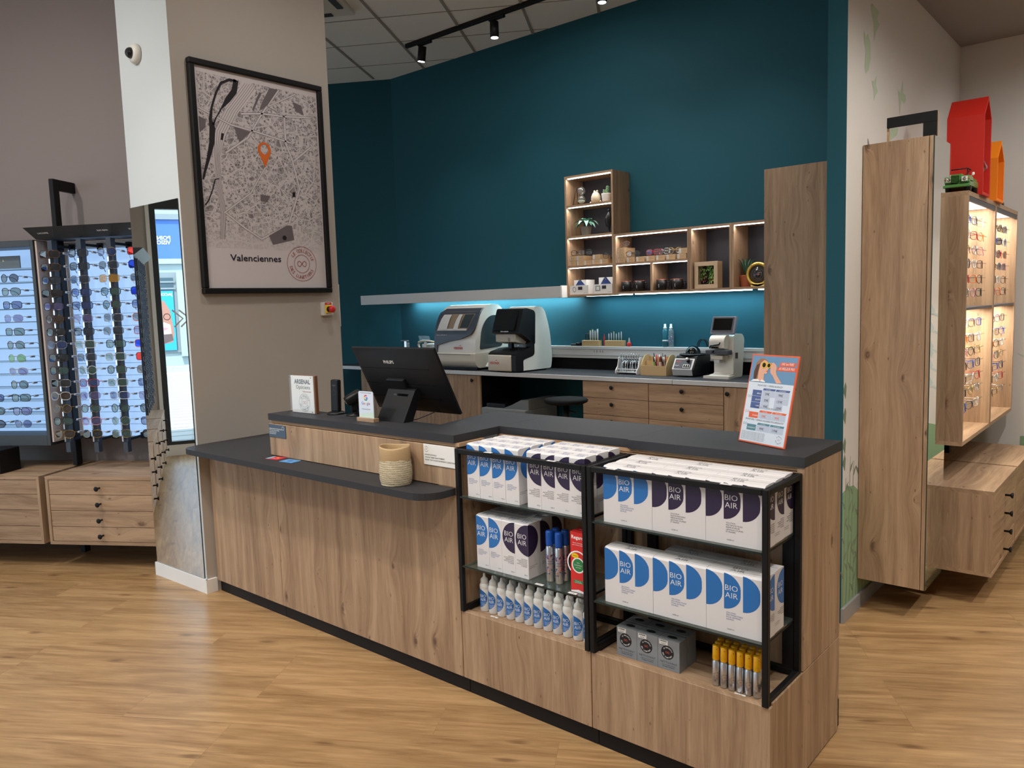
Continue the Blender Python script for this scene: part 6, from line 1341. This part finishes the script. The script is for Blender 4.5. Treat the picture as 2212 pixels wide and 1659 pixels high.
# stepped-rail displays
LINE = mat('panel_groove', (130, 160, 190), .5); HD = mat('header_dark', (58, 62, 66), .45); OLIT = oak('oak_cool_lit', 'Z', (206, 190, 180), (180, 162, 150))  # side-panel oak with the cool light on it put into its colour
nv = Vector((0, -.068, -.085)).normalized(); ty = Vector((0, -.085, .068)).normalized()
def rail_display(u0, u1, bars, words, label, seams, gx0, dw=0.0):
    def atU(r): m_ = MB(inv(r.location, r.rotation_euler[2]) @ RU @ Matrix.Translation((0, dw, 0))); return m_
    t = thing('sunglasses_display', label, 'display', uw((u0+u1)/2, 4.55, .75), TH, 'backlit stepped-rail displays')
    for ua in (u0-.006, u1-.006):
        b = atU(t); b.box(ua, ua+.012, 4.452, 4.64, .762, 2.045, OLIT); b.build('side_panel', t)
    b = atU(t); b.box(u0+.006, u1-.006, 4.635, 4.66, .765, 2.045, WPL2); b.build('back_board', t)
    b = atU(t); b.box(gx0, u1-.007, 4.625, 4.634, .772, 1.995, PANEL); pn_ = b.build('backlit_panel', t)
    b = atU(t)
    for k in range(15): z = 1.90-.0806*k; b.box(gx0, u1-.007, 4.6235, 4.625, z-.0022, z, LINE)
    b.build('grooves', pn_)
    b = atU(t); ua, ub = u0-.004, u1+.08
    b.add([(ua, 4.36, 2.118), (ub, 4.36, 2.118), (ub, 4.445, 2.050), (ua+.018, 4.445, 2.050), (ua, 4.64, 2.118), (ub, 4.64, 2.118), (ub, 4.64, 2.050), (ua+.018, 4.64, 2.050)], [(0, 3, 2, 1), (0, 1, 5, 4), (3, 7, 6, 2), (0, 4, 7, 3), (1, 2, 6, 5), (4, 5, 6, 7)], HD)
    for u in seams: b.box(u-.0006, u+.0006, 4.37, 4.372, 2.06, 2.11, BLKG)
    hd = b.build('header', t)
    b = atU(t)
    for s_, u in words: b.text(s_, Vector((u, 4.406, 2.081))+nv*.0008, XA, ty, .0175, INKW, 'C', .03)
    b.build('brand_lettering', hd)
    for u in bars:
        front = [(4.426, .70), (4.426, .765)]
        for k in range(15):
            z0_ = .765+.0806*k; front += [(4.434, z0_+.004), (4.434, z0_+.040), (4.418, z0_+.046), (4.418, z0_+.078)]
        front += [(4.418, 2.04), (4.462, 2.04), (4.462, .70)]
        b = atU(t); b.prism(front, u-.0155, u+.0155, mat('rail_slate', (58, 64, 76), .45), 'x')
        for k in range(15): z0_ = .765+.0806*k; b.box(u-.0155, u-.006, 4.4185, 4.424, z0_+.004, z0_+.040, CHROME)
        r_ = b.build('stepped_rail', t)
        for z0_, z1_ in ((2.000, 2.016), (.770, .785)):
            b = atU(t); b.box(u-.006, u+.006, 4.46, 4.61, z0_, z1_, BLKM); b.box(u-.016, u+.016, 4.605, 4.625, z0_-.013, z1_+.013, BLKM); b.build('bracket', r_)
    return t
rail_display(-3.742, -2.87, (-3.617, -3.416, -3.212, -3.008), (('LACOSTE', -3.642), ('RAY-BAN', -3.233), ('SPORT', -3.03)), 'backlit sunglasses display with black stepped rails and brand header', (-3.547, -3.34, -3.145), -3.655)
rail_display(-6.35, -5.10, (-5.22, -5.42, -5.62, -5.82, -6.02, -6.22), (), 'further stepped-rail display on the left wall, seen only in the mirror', (), -6.34, -.13)
# sunglasses on the rails
COLS = [
 ('first rail from left', -3.617, ['square tortoise black', 'square tortoise black', 'square black smoke', 'square black black', 'soft navy violet', 'round tortoise brown', 'soft black black', 'soft silver blue', 'square black black', 'soft black green', 'square silver black', 'soft crystal brown', 'round gold brown', 'soft black green', 'pilot gold brown']),
 ('second rail from left', -3.416, ['soft navy smoke', 'square navy smoke', 'soft silver smoke', 'soft navy blue', 'square navy blue', 'square silver violet', 'square navy smoke', 'square crystal green', 'square silver smoke', 'round crystal green', 'square red blue', 'soft silver violet', 'soft tortoise green', 'soft pink violet', 'soft gold black']),
 ('third rail from left', -3.212, ['round gold blue', 'soft silver smoke', 'square gold amber', 'soft navy green', 'round tortoise green', 'square silver smoke', 'square silver smoke', 'square black green', 'square crystal green', 'soft tortoise green', 'square crystal green', 'square crystal blue', 'round navy green', 'round silver green', 'soft gold green']),
 ('rail beside the pillar', -3.008, ['square tortoise mirror_red', 'soft navy mirror_blue', 'soft crystal smoke', 'square navy mirror_blue', 'soft navy blue', 'soft orange smoke', 'square red violet', 'square orange mirror_blue', 'square red mirror_red', 'soft gold brown', 'soft silver blue', 'square silver violet', 'round black smoke', 'soft navy blue', 'soft black black'])]
LW = {'black': 'black', 'smoke': 'grey-blue', 'green': 'green', 'blue': 'blue', 'amber': 'yellow', 'violet': 'violet-grey', 'brown': 'brown', 'mirror_blue': 'mirrored blue', 'mirror_red': 'mirrored red', 'lime': 'light green', 'clear': 'clear'}
for cn, u, specs in COLS:
    for i, sp_ in enumerate(specs):
        k_, fr, le = sp_.split(' ')
        z = 1.953-.0806*i; ang = TH+rj.uniform(-.05, .05)
        sunglasses(k_, fr, le, uw(u+rj.uniform(-.004, .004), 4.392, z), ang, '%s-framed sunglasses with %s lenses, %s down, %s' % (fr, LW[le], nth(i, 15), cn), 'sunglasses on the stepped rails', True, -.06)
# left backlit panel with glass ledges
t = thing('backlit_display_panel', 'black-framed backlit panel with a column of sunglasses, left edge', 'display', uw(-4.14, 4.55, .74), TH)
u0, u1, z0, z1 = -4.50, -3.762, .738, 2.053; fm_ = .024
for a, c, d, e_ in ((u0, u0+fm_, z0, z1), (u1-fm_, u1, z0, z1), (u0+fm_, u1-fm_, z1-.04, z1), (u0+fm_, u1-fm_, z0, z0+.066)):
    b = atU(t); b.box(a, c, 4.452, 4.70, d, e_, HD, c=.0015); b.build('frame', t)
b = atU(t); b.box(u0+fm_, u1-fm_, 4.655, 4.66, z0+.066, z1-.04, PANEL); b.build('backlit_panel', t)
b = atU(t); b.box(u0+fm_, u1-fm_, 4.66, 4.70, z0+.02, z1-.02, WPL2); b.build('back_board', t)
for k in range(13):
    z = 1.885-.0862*k
    b = atU(t); b.box(u0+fm_, u1-fm_, 4.50, 4.654, z-.003, z, SHELFGL); b.box(u0+fm_, u1-fm_, 4.6525, 4.6545, z-.005, z+.001, LINE); b.build('glass_ledge', t)
LF = ['round navy smoke', 'soft tortoise green', 'square black blue', 'soft silver violet', 'square tortoise green', 'round brown green', 'round gold lime', 'soft crystal violet', 'round tortoise green', 'square black green', 'pilot black violet', 'round silver blue']
for cu, cn in ((-4.002, 'column of the left backlit panel'), (-4.20, 'far-left column cut by the photo edge')):
    for i, sp_ in enumerate(LF if cn[0] == 'c' else LF[::-1]):
        if cn[0] == 'f' and i < 9: continue
        k_, fr, le = sp_.split(' ')
        sunglasses(k_, fr, le, uw(cu, 4.500, 1.799-.0862*i+.023), TH, '%s-framed sunglasses with %s lenses, %s in the %s' % (fr, LW[le], nth(i, 12), cn), 'sunglasses on the glass ledges')
t = thing('brand_plaque', 'dark brand plaque on the top ledge of the left backlit panel', 'plaque', uw(-4.05, 4.56, 1.886), TH)
b = atU(t); b.box(-4.145, -3.955, 4.555, 4.562, 1.8865, 1.968, mat('plaque_grey', (96, 104, 112), .35)); b.build('plate', t)
b = atU(t); b.text('6', (-4.075, 4.5545, 1.932), XA, ZA, .022, MATS['gold_rim'], 'C'); b.text('EYEWEAR COLLECTION', (-4.05, 4.5545, 1.914), XA, ZA, .006, MGREY, 'C'); b.build('lettering', t)
t = thing('black_equipment_box', 'black box with a silver-framed front standing on the left drawer cabinet', 'box', uw(-4.10, 4.37, .5842), TH)
b = atU(t); b.box(-4.26, -4.0, 4.29, 4.46, .5845, .735, BLKM, c=.004); b.build('housing', t)
b = atU(t); b.box(-4.24, -4.075, 4.286, 4.29, .60, .70, CHROME, c=.002); b.box(-4.235, -4.08, 4.284, 4.287, .605, .695, DGREY); b.build('front_grille', t)

# ------------------------------------------------------------------ right corner: mirror cabinet, displays, drawers
t = thing('tall_mirror_cabinet', 'tall floating oak cabinet with a mirrored side, on the right wall', 'cabinet', (-1.02, 4.1, .155))
b = at(t); b.box(-1.168, -.889, 3.934, 4.26, .155, 2.243, OZ, c=.001); b.build('body', t)
b = at(t); b.box(-.886, -.869, 3.936, 4.26, .155, 2.243, OZ); b.build('edge_board', t)
b = at(t); b.box(-.869, -.865, 3.934, 4.262, .155, 2.243, mat('mirror_edge', (40, 60, 56), .2), mats={3: MIRROR}); b.build('side_mirror', t)
b = at(t); b.box(-1.07, -.862, 3.95, 3.962, 2.306, 2.352, BLKM, c=.001); b.box(-.918, -.862, 3.95, 3.962, 2.2435, 2.306, BLKM, c=.001); b.box(-1.072, -1.064, 3.962, 3.972, 2.2435, 2.33, OE); b.box(-.866, -.860, 3.962, 3.972, 2.2435, 2.35, OE); b.build('top_bracket', t)
b = at(t); b.box(-1.05, -.95, 3.97, 4.2, .135, .155, BLKM); b.build('foot_bracket', t)
for k in range(2):
    y0, y1 = 4.290+.712*k, 4.975+.712*k
    t = thing('drawer_cabinet', ('near' if k == 0 else 'far')+' floating oak drawer cabinet on the right wall', 'cabinet', (-.91, (y0+y1)/2, .16), 0, 'floating oak drawer cabinets on the right wall')
    b = at(t); b.box(-1.165, -.652, y0, y1, .566, .585, OY); b.box(-1.165, -.652, y0, y1, .160, .179, OY); b.box(-1.165, -.654, y0, y0+.018, .179, .566, OZ); b.box(-1.165, -.654, y1-.018, y1, .179, .566, OZ); b.box(-1.15, -.675, y0+.018, y1-.018, .179, .566, OZ); b.build('carcass', t)
    zs = (.5655, .470, .375, .278, .1795)
    for i in range(4):
        b = at(t); b.box(-.675, -.6545, y0+.020, y1-.020, zs[i+1]+.0013, zs[i]-.0013, OY, c=.0008); d = b.build('drawer', t)
        z = (.5, .405, .31, .215)[i]
        b = at(t); b.lathe([(.0055, -.004), (.0055, .020), (.013, .026), (.0155, .032), (.013, .034), (.004, .035)], BLKM, 16, M=Matrix.Translation((-.6525, y0+.345, z)) @ Matrix.Rotation(pi/2, 4, 'Y')); b.build('knob', d)
    t = thing('eyewear_display', ('near' if k == 0 else 'far')+' lit oak display box with rows of eyeglasses on the right wall', 'display', (-.95, 4.72+.74*k, .783), 0, 'lit oak eyewear display boxes')
    y0, y1 = 4.352+.737*k, 5.083+.743*k; xa, xb = -1.10, -.805
    b = at(t); b.box(xa, xb, y0, y1, 2.010, 2.032, OY); b.box(xa, xb, y0, y1, .783, .803, OY); b.box(xa, xb, y0, y0+.018, .803, 2.010, OZ); b.box(xa, xb, y1-.018, y1, .803, 2.010, OZ); b.box(xa, xa+.012, y0+.018, y1-.018, .803, 2.010, OZ); b.build('carcass', t)
    b = at(t); b.box(xa+.012, xa+.018, y0+.018, y0+.30, .803, 2.0, BLKM); b.build('dark_spine', t)
    b = at(t); b.box(xa+.012, xb-.004, y0+.018, y1-.018, 1.456, 1.468, DGREY); b.build('middle_shelf', t)
    b = at(t); b.box(xb-.012, xb-.002, y0+.018, y1-.018, 1.985, 2.010, DGREY); b.build('light_rail', t)
    b = at(t); b.box(xa+.03, xb-.014, y0+.03, y1-.03, 2.000, 2.009, mat('light_panel_white', (255, 255, 255), .5, emit=2.4, ecol=(255, 246, 232))); b.build('light_panel', t)
    b = at(t); b.box(xa+.02, xb-.06, y0+.03, y1-.03, 1.450, 1.456, MATS['light_panel_white']); b.build('light_panel', t)
    area(((xa+xb)/2, (y0+y1)/2, 1.998), .22, .62, 4.5, (1, .93, .82)); area(((xa+xb)/2, (y0+y1)/2, 1.448), .18, .62, 4.5, (1, .90, .74))
    b = at(t); b.box(-1.165, -1.10, y0+.10, y0+.16, .9, 1.9, BLKM); b.box(-1.09, -1.03, y0+.12, y0+.18, .586, .783, BLKM); b.build('support_post', t)
    RF = ['blue', 'silver', 'tortoise', 'navy', 'pink', 'crystal', 'white', 'black', 'red', 'brown', 'gold', 'orange']; n = 0
    rows = [1.911, 1.836, 1.761, 1.690, 1.612, 1.542]+[1.385, 1.305, 1.235, 1.165, 1.095, 1.028, .948]
    for i, z in enumerate(rows):
        b = at(t); b.box(-.842, -.837, y0+.03, y1-.05, z+.006, z+.010, SHELFGL); b.build('rod', t)
        for j in range(3):
            fr = RF[(i*5+j*3+k*7) % 12]; kd = ('round', 'soft', 'square')[(i+j) % 3]; le = 'clear' if not (k == 1 and i < 4) else 'smoke'
            put(one_glasses(kd, fr, le), 'eyeglasses', '%s-framed eyeglasses, %s place, %s row of the %s lit display box' % (fr, ('near', 'middle', 'far')[j], nth(i, 13), 'near' if k == 0 else 'far'), 'glasses', (-.832, y0+.20+.17*j+rj.uniform(-.01, .01), z), pi/2+rj.uniform(-.12, .12), 'eyeglasses in the %s right-hand display box' % ('near' if k == 0 else 'far'))
def house(y0, y1, x0, x1, ze, za, rgb, nm, lab):
    Mh = mat(nm, rgb, .55, spec=.3); t = thing('house_shaped_box', lab, 'box', ((x0+x1)/2, (y0+y1)/2, 2.0325), 0, 'painted house-shaped boxes'); ym = (y0+y1)/2; w = .014; z0 = 2.033
    b = at(t); b.box(x0, x1, y0, y0+w, z0, ze, Mh); b.box(x0, x1, y1-w, y1, z0, ze, Mh); b.box(x0, x1, y0+w, y1-w, z0, z0+w, Mh); b.build('walls', t)
    b = at(t); b.prism([(y0, ze), (y0+w, ze), (ym, za-w*1.3), (y1-w, ze), (y1, ze), (ym, za)], x0, x1, Mh, 'x'); b.build('roof', t)
    b = at(t); b.prism([(y0+w, z0+w), (y1-w, z0+w), (y1-w, ze), (ym, za-w*1.3), (y0+w, ze)], x0, x0+.012, Mh, 'x'); b.build('back', t)
house(4.600, 4.792, -.957, -.79, 2.428, 2.528, (196, 40, 30), 'house_red', 'tall red house-shaped box on top of the display boxes')
house(4.992, 5.20, -.957, -.79, 2.260, 2.362, (236, 132, 24), 'house_orange', 'orange house-shaped box behind the tall red one')
t = thing('paper_boat', 'small grey and pink folded paper fan inside the red house box', 'ornament', (-.80, 4.70, 2.20)); b = MB(); b.add([(0, -.085, .02), (0, .07, -.01), (.01, .0, -.035), (.012, -.08, -.01)], [(0, 1, 2), (0, 2, 3)], MGREY); b.add([(-.004, -.085, .01), (-.004, .06, -.02), (-.003, -.02, -.05)], [(0, 1, 2)], FRM['pink']); b.build('folded_sheet', t)
t = thing('toy_vehicle', 'red toy vehicle behind the orange house box', 'toy', (-.93, 5.70, 2.0325), 0); b = MB(); b.box(-.05, .05, -.10, .10, .03, .15, RED, c=.02); b.build('body', t); b = MB(); b.box(-.03, .03, -.05, .05, .15, .20, BLKP, c=.01); b.build('top', t)
for sx in (-1, 1):
    for sy in (-1, 1): b = MB(); b.cyl(.03, -.012, .012, BLKP, 16, M=Matrix.Translation((sx*.045, sy*.06, .03)) @ Matrix.Rotation(pi/2, 4, 'Y')); b.build('wheel', t)
# green toy car, nose toward the viewer
t = thing('toy_off_road_car', 'green model off-road car on the near display box', 'toy car', (-.905, 4.50, 2.0325), 0)
CGN = mat('car_green', (84, 142, 74), .3, coat=.4)
b = MB(); b.box(-.095, .095, -.10, .14, .03, .062, CGN, c=.006); b.box(-.062, .062, -.105, .02, .055, .088, CGN, c=.005); b.box(-.095, -.06, -.112, -.02, .045, .078, CGN, c=.006); b.box(.06, .095, -.112, -.02, .045, .078, CGN, c=.006); b.box(-.09, .09, .02, .14, .055, .075, CGN, c=.004); b.build('body', t)
b = MB(); b.box(-.098, .098, -.125, -.113, .022, .036, CGN, c=.003); b.build('bumper', t)
b = MB(); b.box(-.048, .048, -.1075, -.104, .045, .080, BLKG)
for k in range(5): b.box(-.046, -.003, -.1095, -.1070, .048+.0065*k, .0505+.0065*k, CGN); b.box(.003, .046, -.1095, -.1070, .048+.0065*k, .0505+.0065*k, CGN)
b.build('grille', t)
for s_ in (-1, 1):
    b = MB(); Ml = Matrix.Translation((s_*.074, -.112, .062)) @ Matrix.Rotation(pi/2, 4, 'X'); b.box(-.013, .013, -.011, .011, 0, .002, WPL2, M=Ml); b.cyl(.008, 0, .004, CHROME, 16, M=Ml); b.ball(.004, (s_*.092, -.113, .064), ORG, 8); b.build('headlamp', t)
b = MB()
for xx in (-.06, .06): b.tube([(xx, .02, .075), (xx, .03, .128)], .0028, BLKP, 6)
b.tube([(-.06, .03, .128), (.06, .03, .128)], .003, BLKP, 6); b.tube([(-.06, .13, .128), (.06, .13, .128)], .003, BLKP, 6); b.tube([(-.06, .03, .128), (-.06, .13, .128), (-.06, .13, .07)], .003, BLKP, 6); b.tube([(.06, .03, .128), (.06, .13, .128), (.06, .13, .07)], .003, BLKP, 6); b.tube([(-.06, .022, .085), (.06, .022, .085)], .003, BLKP, 6); b.build('roll_frame', t)
b = MB()
for xx in (-.035, .025): b.tube([(xx, .018, .086), (xx+.022, .024, .093)], .0016, WPL2, 5)
b.build('wiper', t)
b = MB(); b.tube([(.07, .02, .08), (.085, .01, .092)], .0015, WPL2, 5); b.ball(.007, (.088, .01, .096), WPL2, 10, (1, .4, 1.2)); b.build('mirror', t)
for sx in (-1, 1):
    for yy in (-.07, .09):
        b = MB(); b.cyl(.026, -.011, .011, BLKP, 20, M=Matrix.Translation((sx*.082, yy, .0265)) @ Matrix.Rotation(pi/2, 4, 'Y')); wh = b.build('wheel', t)
